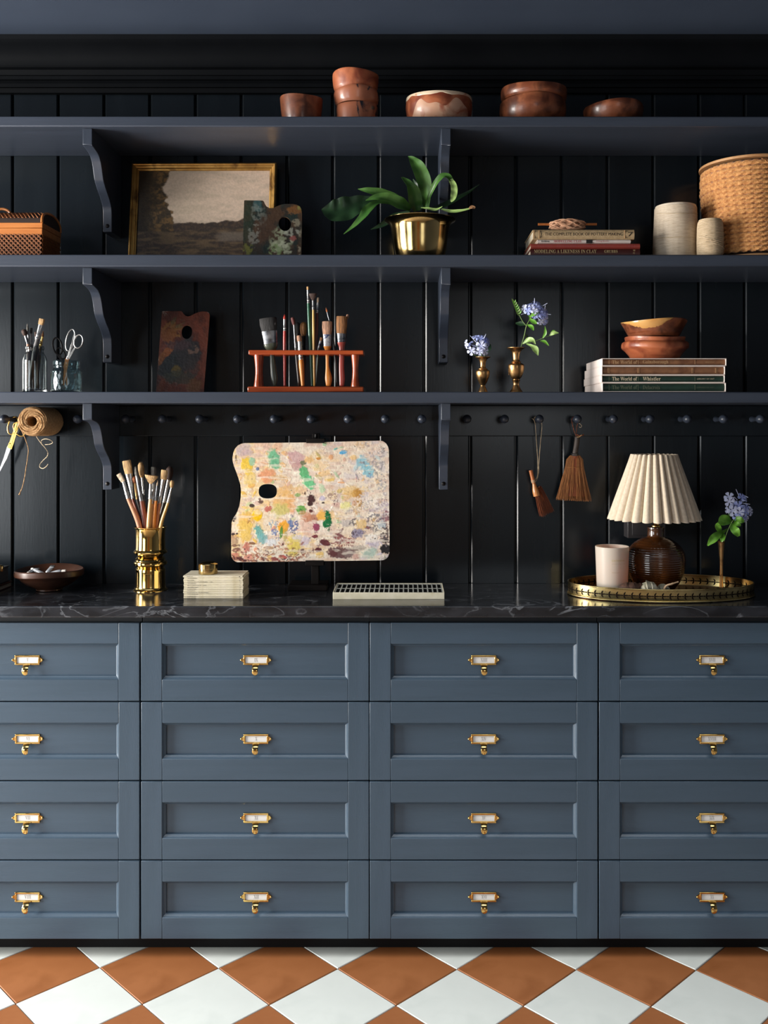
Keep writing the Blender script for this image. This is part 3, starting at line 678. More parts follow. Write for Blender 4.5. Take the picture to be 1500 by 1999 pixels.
# ---- flat plates with painted faces (palettes, picture)
def plate(outline, holes, step, th, colorf, relief=None):
    """front face (looking to -Y) over u, v; real board with sides and back; returns front MB, edge MB"""
    pts = [Vector(p) for p in outline]; edges_ = [(i, (i+1) % len(outline)) for i in range(len(outline))]
    loops = [outline]
    for h in holes:
        b = len(pts); pts += [Vector(p) for p in h]; edges_ += [(b+i, b+(i+1) % len(h)) for i in range(len(h))]; loops.append(h)
    nb = len(pts)
    A = np.array(outline); x0, y0 = A.min(0); x1, y1 = A.max(0)
    gx, gy = np.meshgrid(np.arange(x0+step*.5, x1, step), np.arange(y0+step*.5, y1, step)); q = np.stack([gx.ravel(), gy.ravel()], 1)
    q = q + np.random.RandomState(1).uniform(-0.28, 0.28, q.shape)*step
    def inside(P_, poly):
        r = np.zeros(len(P_), bool); n = len(poly)
        for i in range(n):
            (xa, ya), (xb, yb) = poly[i], poly[(i+1) % n]
            c = ((ya > P_[:,1]) != (yb > P_[:,1])) & (P_[:,0] < (xb-xa)*(P_[:,1]-ya)/((yb-ya) or 1e-12)+xa); r ^= c
        return r
    def ok(P_):
        r = inside(P_, outline)
        for h in holes: r &= ~inside(P_, h)
        return r
    q = q[ok(q)]
    lp = np.array([p for l in loops for p in l]); keep = np.ones(len(q), bool)
    for p in lp: keep &= ((q-p)**2).sum(1) > (0.45*step)**2
    q = q[keep]; pts += [Vector(p) for p in q]
    r = delaunay_2d_cdt(pts, edges_, [], 0, 1e-7, True)
    V = np.array([(v.x, v.y) for v in r[0]]); T = np.array([f for f in r[2] if len(f) == 3])
    T = T[ok(V[T].mean(1))]
    # orient
    a, b, c = V[T[:,0]], V[T[:,1]], V[T[:,2]]; sgn = (b[:,0]-a[:,0])*(c[:,1]-a[:,1])-(b[:,1]-a[:,1])*(c[:,0]-a[:,0])
    T[sgn < 0] = T[sgn < 0][:, ::-1]
    C = colorf(V[:,0], V[:,1]); Rl = relief(V[:,0], V[:,1]) if relief is not None else np.zeros(len(V))
    front = MB(); front.v = [(u, -h, v) for (u, v), h in zip(V, Rl)]; front.f = [tuple(t) for t in T]
    front.c = np.concatenate([C, np.ones((len(C), 1))], 1)
    edge = MB()
    for l in loops:
        n = len(l); b = edge.add([(u, 0, v) for u, v in l]+[(u, th, v) for u, v in l], []);
        for i in range(n): edge.f.append((b+i, b+(i+1) % n, b+n+(i+1) % n, b+n+i))
    bk = delaunay_2d_cdt([Vector(p) for l in loops for p in l], edges_, [], 0, 1e-7, True)
    V2 = np.array([(v.x, v.y) for v in bk[0]]); T2 = np.array([f for f in bk[2] if len(f) == 3]); T2 = T2[ok(V2[T2].mean(1))]
    edge.add([(u, th, v) for u, v in V2], [tuple(t) for t in T2])
    return front, edge
def ell(cx, cy, rx, ry, n=28, p=2.0, rot=0.0):
    out = []
    for k in range(n):
        a = 2*pi*k/n; c, s = cos(a), sin(a); x = rx*abs(c)**(2/p)*(1 if c >= 0 else -1); y = ry*abs(s)**(2/p)*(1 if s >= 0 else -1)
        out.append((cx+x*cos(rot)-y*sin(rot), cy+x*sin(rot)+y*cos(rot)))
    return out
def blobs(X, Y, C, L, base=0.02):
    """paint dabs: (x, y, rx, ry, turn in degrees, colour, strength, edge roughness, speckle)"""
    thick = np.zeros(len(X))
    for i, (bx, by, rx, ry, tn, col, al, rough, spk) in enumerate(L):
        m = (abs(X-bx) < 2.2*max(rx, ry)) & (abs(Y-by) < 2.2*max(rx, ry))
        if not m.any(): continue
        x = X[m]-bx; y = Y[m]-by; t = radians(tn); u = (x*cos(t)+y*sin(t))/rx; v = (-x*sin(t)+y*cos(t))/ry
        sc = 2.6; n = fbm(u*sc*max(rx/ry, 1)+31*i, v*sc*max(ry/rx, 1)+7*i, 4)-0.5
        d = np.sqrt(u*u+v*v)+n*rough*(1.8 if min(rx, ry) < 24 else 2.8)
        sf = 0.16 if (max(rx, ry) > 42 and not spk and al < 0.93) else 0.0; a = (1-sstep(0.85-sf, 1.10+sf*0.5, d))*al
        if spk: a = a*sstep(0.45, 0.54, fbm(X[m]/spk+5*i, Y[m]/spk, 3))*0.9
        cc = C[m]; C[m] = mixc(cc, col, a); tt = thick[m]; thick[m] = np.maximum(tt, a*(0.6+0.8*n))
    return thick

# ---- rattan box at the left of the middle shelf
o = root('rattan_box', -30, 2.465, Z2, 'woven rattan box with a domed lid at the left end of the middle shelf', 'box')
bx0, bx1 = -1.16, PX(81.5, 2.405); yf, yb = 2.405, 2.53; zb, zl, zt = Z2, PZ(456, 2.405), PZ(435, 2.405)
MB().box(bx0+0.004, bx1-0.004, yf+0.004, yb-0.004, zb+0.001, zl).build('lining', M['wicker_in'], o, smooth=0)
lat = MB(); pitch = 0.0116
def strips(mb, ax, lo, hi, z0, z1, fixed, nrm):
    L_ = hi-lo; Hh = z1-z0; k = -Hh
    while k < L_:
        for s in (0, 1):
            a0, a1 = k, k+Hh
            p0, p1 = ((a0, 0), (a1, Hh)) if s == 0 else ((a1, 0), (a0, Hh))
            # clip to 0..L_
            def clip(p, q):
                (xa, ya), (xb, yb_) = p, q
                t0, t1 = 0.0, 1.0
                for lim, sg in ((0, 1), (L_, -1)):
                    fa, fb = (xa-lim)*sg, (xb-lim)*sg
                    if fa < 0 and fb < 0: return None
                    if fa < 0: t0 = max(t0, fa/(fa-fb))
                    if fb < 0: t1 = min(t1, fa/(fa-fb))
                return None if t1-t0 < 0.08 else ((xa+(xb-xa)*t0, ya+(yb_-ya)*t0), (xa+(xb-xa)*t1, ya+(yb_-ya)*t1))
            c = clip(p0, p1)
            if c:
                (ua, va), (ub, vb) = c
                if ax == 'x': A_, B_ = Vector((lo+ua, fixed, z0+va)), Vector((lo+ub, fixed, z0+vb))
                else: A_, B_ = Vector((fixed, lo+ua, z0+va)), Vector((fixed, lo+ub, z0+vb))
                nv = Vector(nrm); A_ += nv*(0.0012*s); B_ += nv*(0.0012*s); d = (B_-A_)/2; w = d.cross(nv).normalized()*0.0017
                mb.obox((A_+B_)/2, d, w, nv*0.0009)
        k += pitch
strips(lat, 'x', bx0, bx1, zb+0.003, zl-0.001, yf, (0, -1, 0)); strips(lat, 'y', yf, yb, zb+0.003, zl-0.001, bx1, (1, 0, 0))
q = lat.build('woven_lattice', M['wicker'], o, smooth=0); q['kind'] = 'stuff'
MB().box(bx0-0.002, bx1+0.003, yf-0.003, yf+0.003, zt-(zt-zl)*0.48, zt).box(bx1-0.003, bx1+0.003, yf+0.003, yb+0.003, zt-(zt-zl)*0.48, zt).build('lid_band', M['wicker_band'], o, bevel=0.001)
MB().box(bx0-0.002, bx1+0.002, yf-0.002, yf+0.003, zl-0.002, zt-(zt-zl)*0.5).box(bx1-0.003, bx1+0.002, yf+0.003, yb+0.002, zl-0.002, zt-(zt-zl)*0.5).build('rim_band', M['wicker_band'], o, bevel=0.001)
MB().box(bx0, bx1+0.001, yf-0.0015, yf+0.002, zb, zb+0.004).build('base_band', M['wicker'], o)
lid = MB(); n = 14; yc_ = (yf+yb)/2; hw = (yb-yf)/2+0.002; zr = PZ(420, yc_)-zt
arc = [(yc_-hw*cos(pi*k/n), zt+zr*sin(pi*k/n)**0.7) for k in range(n+1)]
lid.prism(arc, lambda u, v, w: (w, u, v), bx0, bx1+0.001); lid.build('lid', M['wicker_in'], o, smooth=50)
ll = MB(); x = bx0
while x < bx1-0.004:
    for s in (-1, 1):
        pth = []
        for k in range(1, n):
            xx = x + s*(k-n/2)*0.0065
            if bx0 < xx < bx1: pth.append((xx, arc[k][0], arc[k][1]+0.0012))
        if len(pth) > 2: ll.tube(pth, 0.0016, 5)
    x += 0.0098
q = ll.build('lid_lattice', M['wicker'], o, smooth=40); q['kind'] = 'stuff'
MB().tube([(bx1+0.001, a, b) for a, b in arc], 0.0034, 8).build('lid_end_rim', M['wicker_band'], o)
hx = PX(8, 2.46)
MB().tube([(hx+0.022*cos(t)*1.0-0.008, yc_, zt+zr+0.016*sin(t)) for t in np.linspace(0, pi, 12)], 0.0034, 8).build('handle', M['wicker_band'], o)

# ---- framed landscape painting leaning on the middle shelf
YP = 2.575; fw, fh = 284*YP/F, 0.292
lean = radians(8)
o = thing('framed_painting', (PX(396.5, YP), 2.553, Z2+0.0005), 'gilt framed landscape painting with dark trees, leaning on the middle shelf', 'painting', rot=(-lean, 0, radians(-0.6)))
fb = 0.0185; d0 = 0.018
def frame_bar(p0, p1, inward):               # mitred moulding from corner to corner
    p0, p1, inw = Vector(p0), Vector(p1), Vector(inward); al = (p1-p0).normalized()
    prof = [(0, 0.012), (0, -0.006), (0.0012, -0.0085), (0.004, -0.010), (0.0062, -0.0085), (0.0072, -0.006), (0.0098, -0.0052), (0.0120, -0.0035), (0.0136, -0.0035), (0.0150, -0.001), (fb, 0.0005), (fb, 0.012)]
    mb = MB(); vs = []; n = len(prof)
    for e, sgn in ((p0, 1), (p1, -1)):
        for w, y in prof: q = e + inw*w + al*(w*sgn); vs.append((q.x, y, q.z))
    mb.add(vs, [(i, i+1, n+i+1, n+i) for i in range(n-1)]+[tuple(range(n)), tuple(range(n, 2*n))]); return mb
cs = [(-fw/2, 0, 0), (fw/2, 0, 0), (fw/2, 0, fh), (-fw/2, 0, fh)]; inw = [(0,0,1), (-1,0,0), (0,0,-1), (1,0,0)]
for i in range(4): frame_bar(cs[i], cs[(i+1) % 4], inw[i]).build('frame_rail', M['frame_gilt'], o, smooth=25)
MB().box(-fw/2+0.006, fw/2-0.006, 0.010, 0.013, 0.006, fh-0.006).build('backing_board', M['board_back'], o, smooth=0)
def landscape(u, v):
    x = (u+fw/2-fb)/(fw-2*fb); y = (v-fb)/(fh-2*fb)     # 0..1 with y up
    n1 = fbm(x*9, y*26, 4); n2 = fbm(x*30+4, y*30, 4); n3 = fbm(x*70, y*50+9, 3)
    C = np.tile(lin((214,190,168)), (len(x), 1))
    C = mixc(C, (192,172,150), sstep(0.42, 0.66, n1)*0.6); C = mixc(C, (224,196,172), sstep(0.5, 1.0, x)*sstep(0.4, 0.6, fbm(x*5+2, y*12, 3))*0.7)
    C = mixc(C, (190,174,150), sstep(0.75, 0.25, x)*0.35)
    hz = 0.425 + 0.05*sstep(0.62, 0.86, x)+0.018*(fbm(x*22, y*0+3, 3)-0.5)*2 + 0.014*np.sin(x*40)*sstep(0.55, 0.7, x)
    C = mixc(C, (62,50,42), sstep(0.006, -0.006, y-hz))
    C = mixc(C, (112,92,66), sstep(0.0, -0.02, y-hz+0.08)*sstep(0.42, 0.60, fbm(x*8, y*40+2, 4))*0.85); C = mixc(C, (96,76,56), sstep(0.5, 0.62, n3)*(y < hz)*0.5)
    C = mixc(C, (48,40,34), sstep(0.55, 0.7, fbm(x*14+7, y*34, 4))*(y < hz)*0.7)
    C = mixc(C, (112,100,88), sstep(0.07, 0.03, abs(y-0.27+0.02*(n2-0.5)))*sstep(0.58, 0.66, x+0.08*(n2-0.5))*(y < hz)*0.85)
    # the tall trees on the left
    eg = 0.215 - 0.035*sstep(0.8, 0.55, y)*0 + 0.055*sstep(0.74, 0.42, y) - 0.035*np.exp(-((y-0.80)/0.05)**2) + 0.05*(n1-0.5) + 0.030*(n2-0.5)
    t = sstep(0.006, -0.006, x-eg)*(y > 0.33)
    C = mixc(C, (64,52,34), t); C = mixc(C, (128,98,58), t*sstep(0.40, 0.60, n2)*sstep(0.06, 0.18, x)*0.8); C = mixc(C, (40,34,26), t*sstep(0.5, 0.65, n3)*0.7)
    C = mixc(C, (44,36,28), t*sstep(0.12, 0.03, x)*0.6)
    return C
fr, ed = plate([(-fw/2+fb-0.002, fb-0.002), (fw/2-fb+0.002, fb-0.002), (fw/2-fb+0.002, fh-fb+0.002), (-fw/2+fb-0.002, fh-fb+0.002)], [], 0.0026, 0.004, landscape)
for mb in (fr, ed): mb.xf(Matrix.Translation((0, 0.004, 0)))
fr.build('canvas', M['oil'], o, smooth=0, fix=False); ed.build('stretcher', M['board_back'], o, smooth=0)

# ---- three wooden palettes and the big one
def px_outline(L, cx, by, k): return [((x-cx)*k, (by-y)*k) for x, y in L]
def small_palette(name, loc, rot, outline, hole, step, colorf, label, rel=0.0006, dark=1.0):
    o = thing(name, loc, label, 'palette', rot=rot)
    fr, ed = plate(outline, [hole] if hole else [], step, 0.004, lambda u, v: colorf(u, v)[0]*dark, lambda u, v: colorf(u, v)[1]*rel)
    fr.build('painted_face', M['oil_gloss'], o, smooth=60, fix=False); ed.build('board', M['board_back'], o, smooth=30); return o
k2 = 2.50/F
ol = [(476,517),(476,391),(477,390)] + [(512,390.5),(514.5,392),(516.5,397),(520,402.5),(526,406),(533,406),(541,402),(549,398.8),(557,397.5),(571,397.5),(579,399),(585,402.5),(588,408),(589.5,417),(590,440),(590,517)]
def paint_dark(u, v):
    C = np.tile(lin((46,38,30)), (len(u), 1)); X = u/k2+533; Y = 517-v/k2
    C = mixc(C, (30,40,36), sstep(0.4, 0.6, fbm(X/22, Y/30, 4))); C = mixc(C, (70,50,34), sstep(0.5, 0.64, fbm(X/14+9, Y/22, 4))*0.8)
    L = [(483,430,14,50,5,(38,48,34),.7,.3,0),(503,400,9,14,0,(48,78,80),.8,.4,0),(548,470,22,26,10,(132,138,112),.9,.55,6),(553,486,22,18,0,(166,170,146),.9,.5,7),(540,492,16,14,0,(120,140,96),.8,.5,6),
         (573,468,6,6,0,(136,80,74),.9,.3,0),(486,490,12,12,0,(104,104,46),.8,.5,6),(580,436,9,8,0,(140,132,112),.7,.4,6),(576,410,16,9,0,(112,74,38),.8,.4,0),(585,405,5,5,0,(116,112,60),.8,.3,0),
         (505,420,14,26,-20,(120,124,116),.5,.5,5),(520,450,20,30,0,(64,46,34),.6,.4,0),(570,455,18,8,0,(168,170,156),.6,.5,6),(497,460,12,22,0,(150,150,140),.45,.5,4),(588,480,5,30,0,(150,140,118),.7,.4,7)]
    t = blobs(X, Y, C, L); t = t + 0.5*fbm(X/6, Y/6, 3); return C, t
small_palette('palette', (PX(533, 2.50), 2.480, Z2+0.0005), (radians(-9), 0, 0), px_outline(ol, 533, 517, k2), ell((556.5-533)*k2, (517-438.5)*k2, 12*k2, 14.5*k2, rot=0.2), 0.0021, paint_dark,
              'small dark crusted palette leaning in front of the gilt framed painting')
k3 = 2.545/F
ol = [(307,768),(311,602),(312,600.5),(349,600.5),(351,602),(354,606.5),(358,610),(363,611.5),(368,610),(375,606),(383,602.5),(391,601),(399,601.5),(404,604),(405.5,609),(405,630),(400,768)]
def paint_red(u, v):
    C = np.tile(lin((112,54,34)), (len(u), 1)); X = u/k3+355; Y = 768-v/k3
    C = mixc(C, (86,40,26), sstep(0.42, 0.62, fbm(X/14, Y/30, 4))); C = mixc(C, (134,66,44), sstep(0.5, 0.68, fbm(X/10+5, Y/12, 4))*0.6)
    L = [(333,637,22,16,10,(150,104,48),.9,.5,7),(328,650,16,14,-20,(136,80,36),.8,.5,0),(342,623,13,13,0,(96,92,62),.7,.5,6),(316,605,6,6,0,(180,172,160),.9,.4,5),
         (350,700,30,48,35,(38,40,44),.95,.3,0),(335,712,30,20,-30,(38,44,46),.95,.3,0),(368,690,22,34,0,(46,42,44),.9,.4,0),(328,680,18,7,-50,(160,92,46),.9,.4,0),(314,698,6,14,20,(140,84,40),.9,.4,0),
         (377,680,10,10,0,(140,108,92),.7,.5,6),(345,722,10,12,0,(112,92,36),.9,.4,0),(352,735,32,14,0,(58,62,50),.8,.5,0),(316,755,6,18,15,(136,70,40),.8,.4,0),(382,752,16,14,0,(112,74,40),.8,.4,0),
         (345,670,26,10,0,(72,52,56),.8,.5,0),(375,715,14,22,0,(60,52,50),.6,.5,0)]
    t = blobs(X, Y, C, L); t = t + 0.4*fbm(X/6, Y/6, 3); return C, t
small_palette('palette', (PX(355, 2.545), 2.530, Z3+0.0005), (radians(-11), 0, 0), px_outline(ol, 355, 768, k3), ell((362-355)*k3, (768-643.5)*k3, 10.5*k3, 14*k3), 0.0021, paint_red,
              'tall reddish brown palette with a thumb hole leaning on the lowest shelf', dark=0.42)  # paint colours dimmed to stand in for the lower light on this palette

# big colourful palette held on a dark table easel
YB_ = 2.51; kb = YB_/F
z2p = lambda x, y: (440+x/4.4118, 850+y/4.4118)
ol = [(155,66),(700,60),(1325,45),(1345,47),(1365,54),(1385,70),(1400,95),(1409,130),(1411,500),(1415,985),(1413,1015),(1405,1042),(1390,1060),(1370,1071),(1345,1076),(700,1084),(105,1092),(85,1085),(68,1070),(56,1048),(51,1020),
      (49,850),(51,755),(62,718),(82,690),(103,650),(118,600),(127,540),(129,490),(123,430),(108,375),(85,315),(64,262),(54,225),(52,190),(58,150),(72,115),(95,88),(125,72)]
olp = [z2p(*q) for q in ol]; cxp, byp = 606, 1097.5
olm = [((x-cxp)*kb, (byp-y)*kb) for x, y in olp]
hx_, hy_ = z2p(361, 483); hole = ell((hx_-cxp)*kb, (byp-hy_)*kb, 17.9*kb, 14.1*kb, 32, 2.5)
BL = [(150,130,80,66,10,(196,176,180),.75,.25,0),(300,100,80,62,0,(232,192,176),.6,.4,0),(435,95,40,50,30,(232,184,150),.7,.4,0),(180,265,48,78,-20,(236,198,64),.95,.3,0),(205,375,55,65,0,(232,198,104),.7,.45,0),
 (222,228,27,36,0,(146,196,164),.85,.3,0),(415,205,52,98,-15,(104,186,142),.92,.28,0),(415,250,55,40,0,(96,170,130),.7,.4,16),(360,350,80,64,0,(226,152,108),.9,.35,0),(460,365,85,24,0,(212,166,102),.8,.4,0),(310,245,50,26,0,(228,170,140),.7,.4,0),
 (600,200,85,62,25,(200,154,158),.75,.4,0),(620,270,60,40,0,(188,140,140),.7,.4,0),(665,238,26,22,0,(96,112,72),.85,.4,0),(672,325,44,62,-10,(90,178,116),.95,.32,0),(722,408,48,68,-35,(102,194,136),.95,.3,0),(830,460,26,42,-20,(176,210,166),.7,.35,0),
 (500,560,95,95,0,(230,178,104),.75,.45,0),(640,480,60,40,0,(232,184,120),.55,.45,0),(520,470,85,45,-8,(226,176,104),.6,.45,0),(560,600,70,70,0,(228,164,92),.7,.45,0),(470,645,72,66,0,(200,190,112),.85,.4,0),
 (190,545,60,34,-20,(204,172,160),.6,.45,12),(175,800,66,130,0,(232,192,88),.85,.4,0),(185,710,85,50,0,(234,184,92),.8,.4,0),(225,607,25,17,5,(78,62,54),1,.12,0),(300,575,23,15,0,(98,74,64),.95,.4,0),(292,552,12,12,0,(110,80,70),.9,.4,0),
 (272,690,45,50,0,(242,192,10),1,.15,0),(366,636,36,24,-20,(192,106,92),.95,.35,0),(195,745,20,18,0,(150,100,60),.8,.3,7),(650,645,42,42,10,(104,166,74),.95,.3,0),(655,640,20,25,30,(46,120,60),.8,.4,10),(620,515,26,17,0,(130,166,92),.85,.4,0),
 (700,498,36,26,0,(82,50,48),1,.3,12),(738,550,34,40,-40,(74,44,44),1,.3,0),(728,590,26,22,0,(66,38,38),1,.2,0),(735,653,18,15,0,(92,48,48),1,.3,0),(750,630,22,18,0,(150,110,90),.8,.4,8),
 (585,790,50,66,0,(58,82,142),.95,.4,13),(560,760,26,30,0,(90,120,170),.8,.4,0),(570,698,20,17,0,(52,54,92),1,.4,8),(408,765,34,44,-10,(136,170,190),.85,.4,14),(428,842,42,34,0,(74,112,170),.85,.45,14),(455,890,26,16,0,(70,100,160),.8,.4,8),
 (500,790,44,58,0,(236,164,40),.95,.3,0),(482,835,15,55,5,(82,138,58),.95,.4,0),(515,860,18,60,0,(160,150,60),.6,.4,0),(290,835,36,66,-25,(104,174,166),.92,.35,0),(322,895,44,44,0,(118,176,176),.85,.4,0),(285,800,30,26,0,(84,146,140),.7,.4,10),
 (592,945,58,90,0,(224,200,92),.9,.35,0),(560,1000,50,40,0,(214,190,90),.7,.4,0),(700,790,70,90,0,(222,178,160),.7,.45,0),(740,712,66,42,0,(182,120,92),.85,.45,0),(690,690,60,40,0,(204,140,104),.7,.4,0),(830,690,42,50,0,(238,178,66),.9,.35,0),(900,690,50,30,0,(236,190,120),.7,.4,0),
 (886,715,27,72,-12,(8,104,54),1,.3,0),(868,762,34,36,0,(14,110,60),1,.35,0),(885,810,18,28,0,(20,90,52),.95,.4,9),(782,795,30,44,0,(148,60,90),.98,.35,0),(770,760,22,20,0,(170,80,100),.8,.4,8),(772,872,27,15,-10,(120,54,60),1,.4,0),
 (860,925,48,27,22,(96,44,48),1,.2,0),(770,990,58,22,-8,(104,42,50),.95,.4,18),(800,985,30,20,0,(96,38,46),1,.3,0),(1000,1010,118,48,4,(104,70,70),.97,.3,0),(1060,1015,50,34,0,(140,120,116),.8,.4,0),(930,1020,40,30,0,(96,50,52),.9,.3,0),
 (1010,890,110,16,8,(140,60,62),.95,.4,10),(1000,925,120,14,-2,(132,58,62),.95,.4,10),(1020,952,110,14,2,(126,54,58),.95,.4,9),(1080,900,60,22,-14,(150,70,72),.8,.4,8),(985,862,40,12,20,(120,60,66),.9,.4,0),(1150,972,62,24,-4,(122,104,92),.95,.25,0),(1135,985,30,26,0,(170,150,136),.85,.4,8),
 (1100,480,120,46,0,(232,196,128),.7,.4,0),(1130,500,50,40,-20,(186,130,40),.9,.35,0),(1060,520,80,34,-20,(224,180,110),.6,.4,0),(1138,612,46,56,0,(182,132,48),.92,.4,11),(1130,650,40,34,0,(190,150,70),.8,.4,8),(1032,612,52,42,0,(230,222,130),.75,.35,0),
 (1185,240,56,66,-20,(140,192,206),.9,.35,0),(1225,310,56,56,-30,(140,196,208),.9,.35,0),(1245,350,34,20,0,(96,140,190),.8,.4,9),(1012,146,36,17,-12,(76,166,212),.95,.25,0),(945,117,20,8,-30,(104,186,176),.9,.3,0),(796,201,20,13,0,(206,138,56),.95,.3,0),
 (897,377,46,27,-5,(232,192,96),.85,.35,0),(1100,190,30,22,0,(236,196,130),.8,.3,0),(800,260,90,40,0,(240,206,150),.6,.45,0),(850,330,60,34,0,(238,196,120),.6,.45,0),(715,210,44,30,0,(232,180,100),.7,.4,0),
 (1310,240,60,50,0,(150,146,150),.75,.45,12),(1315,330,44,60,0,(140,142,142),.7,.45,12),(1350,410,46,70,0,(142,146,156),.75,.45,14),(1345,130,36,30,0,(120,116,120),.7,.45,10),(1180,90,70,40,0,(216,180,130),.7,.45,14),(1290,130,60,60,0,(230,206,190),.7,.45,12),
 (920,520,50,30,0,(150,116,110),.8,.45,11),(945,580,26,26,0,(96,60,60),.9,.45,10),(840,582,14,8,0,(50,40,44),1,.4,0),(832,545,26,22,0,(190,182,214),.7,.4,0),(1270,720,70,60,-20,(92,88,104),.85,.45,14),(1290,800,40,36,0,(96,92,100),.8,.45,10),(1220,620,60,44,0,(176,160,170),.6,.45,10),(1260,570,60,40,0,(240,228,220),.8,.4,10),
 (1142,840,66,42,-14,(142,134,158),.9,.35,0),(1100,850,40,30,-20,(80,62,72),.9,.45,9),(1170,840,30,20,0,(100,92,124),.8,.4,9),(1040,757,52,38,0,(196,184,176),.92,.3,0),(1110,752,34,34,0,(70,66,76),.9,.45,9),(1170,770,50,46,0,(230,190,110),.7,.4,0),(1060,660,50,20,-20,(150,140,140),.7,.45,9),
 (1360,600,50,60,0,(170,150,168),.7,.45,12),(1385,720,30,76,0,(128,72,86),.9,.45,14),(1370,850,40,84,0,(58,42,50),.95,.45,14),(1380,905,36,40,0,(40,32,38),.95,.45,10),(1384,978,48,44,0,(30,28,30),1,.25,0),(1375,1050,34,18,-30,(120,116,90),.8,.4,8),
 (1245,1012,74,46,-10,(172,194,180),.9,.3,0),(1270,925,66,36,0,(200,194,210),.75,.4,0),(1260,880,60,30,0,(240,232,222),.9,.3,0),(1350,770,40,34,0,(170,186,196),.7,.4,0),(690,910,44,44,0,(192,180,204),.7,.4,0),(620,880,50,24,0,(210,206,216),.7,.45,0),(400,920,50,36,0,(214,220,226),.75,.4,0),
 (75,905,36,40,0,(176,140,112),.8,.4,0),(65,852,17,12,0,(72,54,52),1,.25,0),(98,848,11,8,0,(84,62,60),1,.25,0),(75,710,16,20,20,(50,42,44),1,.35,0),(68,738,10,9,0,(60,50,50),1,.3,0),(185,968,30,42,10,(188,98,82),.85,.4,0),(230,930,32,12,6,(134,92,62),.95,.25,0),
 (205,1050,46,30,-10,(214,136,118),.85,.4,0),(497,1048,38,18,12,(188,86,80),.97,.2,0),(425,1064,34,16,10,(150,72,68),.97,.25,0),(375,968,44,14,4,(178,140,112),.95,.2,0),(310,1000,40,20,20,(190,150,104),.8,.4,9),(405,1010,40,16,-10,(150,120,90),.7,.45,9),
 (105,1062,56,17,6,(92,48,48),1,.3,0),(170,1078,44,11,3,(90,44,44),1,.3,0),(245,1080,34,9,0,(96,50,50),1,.3,0),(120,1005,40,20,-20,(170,110,90),.8,.4,9),(90,985,36,16,-14,(120,70,60),.9,.4,0),(80,950,26,12,0,(130,90,72),.9,.35,0),(85,1030,34,20,0,(206,120,104),.8,.4,0),
 (320,1064,26,11,35,(140,90,70),.95,.2,0),(360,1070,22,9,40,(120,72,60),.95,.2,0),(275,1040,24,12,40,(160,90,72),.9,.3,0),(615,1058,22,6,60,(120,74,62),.95,.2,0),(575,1068,20,6,-50,(140,90,70),.95,.2,0),(535,1072,16,5,-45,(90,60,56),.95,.2,0),(465,1078,20,6,40,(96,56,54),.95,.2,0),
 (815,1030,34,26,0,(230,190,100),.85,.35,0),(1125,1040,30,26,0,(206,160,146),.7,.4,0),(955,985,14,8,0,(60,40,42),1,.3,0),(1290,890,6,6,0,(30,28,30),1,.1,0),(270,290,14,16,0,(96,120,160),.9,.35,0),(1135,380,18,26,0,(170,110,110),.7,.4,8),(80,195,8,30,0,(110,84,60),.9,.2,0)]
rp = random.Random(5)
for _ in range(150):
    BL.append((rp.uniform(60, 700), rp.uniform(930, 1090) if rp.random() < 0.5 else rp.uniform(1020, 1090), rp.uniform(5, 22), rp.uniform(4, 9), rp.uniform(-60, 60), rp.choice([(150,84,72),(110,62,58),(196,140,110),(214,170,140),(170,110,80),(90,54,52)]), rp.uniform(.6, .95), .3, 0))
for _ in range(120):
    BL.append((rp.uniform(1150, 1410), rp.uniform(60, 960), rp.uniform(4, 18), rp.uniform(3, 12), rp.uniform(-60, 60), rp.choice([(120,118,124),(200,190,190),(240,230,220),(166,150,150),(230,200,160),(110,100,108),(180,150,120)]), rp.uniform(.3, .7), .4, 0))
for _ in range(240):
    x_ = rp.uniform(70, 1390); y_ = rp.uniform(70, 1060); a_ = x_/1400; b_ = y_/1100
    if b_ > 0.72 and a_ > 0.45: pal = [(120,70,74),(150,90,92),(206,196,206),(238,230,216),(176,160,150),(140,120,124)]
    elif a_ < 0.42: pal = [(238,202,120),(232,178,104),(240,226,200),(214,168,150),(190,200,140),(228,150,110),(246,238,222),(236,190,70)]
    elif a_ < 0.72: pal = [(238,214,170),(230,170,120),(244,234,214),(150,196,150),(208,160,150),(196,176,110),(250,240,226)]
    else: pal = [(238,226,208),(204,190,188),(226,186,130),(250,242,230),(168,160,168),(186,206,208),(206,160,140)]
    BL.append((x_, y_, rp.uniform(10, 44), rp.uniform(6, 22), rp.uniform(-75, 75), rp.choice(pal), rp.uniform(.5, .95), .45, rp.choice([0, 0, 7, 10])))
BL = BL[:-240][:0] + BL[-240:] + BL[:-240]
for _ in range(120):
    BL.append((rp.uniform(60, 1400), rp.uniform(60, 1080), rp.uniform(3, 8), rp.uniform(2, 5), rp.uniform(-60, 60), rp.choice([(70,60,60),(120,80,70),(150,110,90),(80,80,96),(60,90,70)]), rp.uniform(.5, .9), .3, 0))
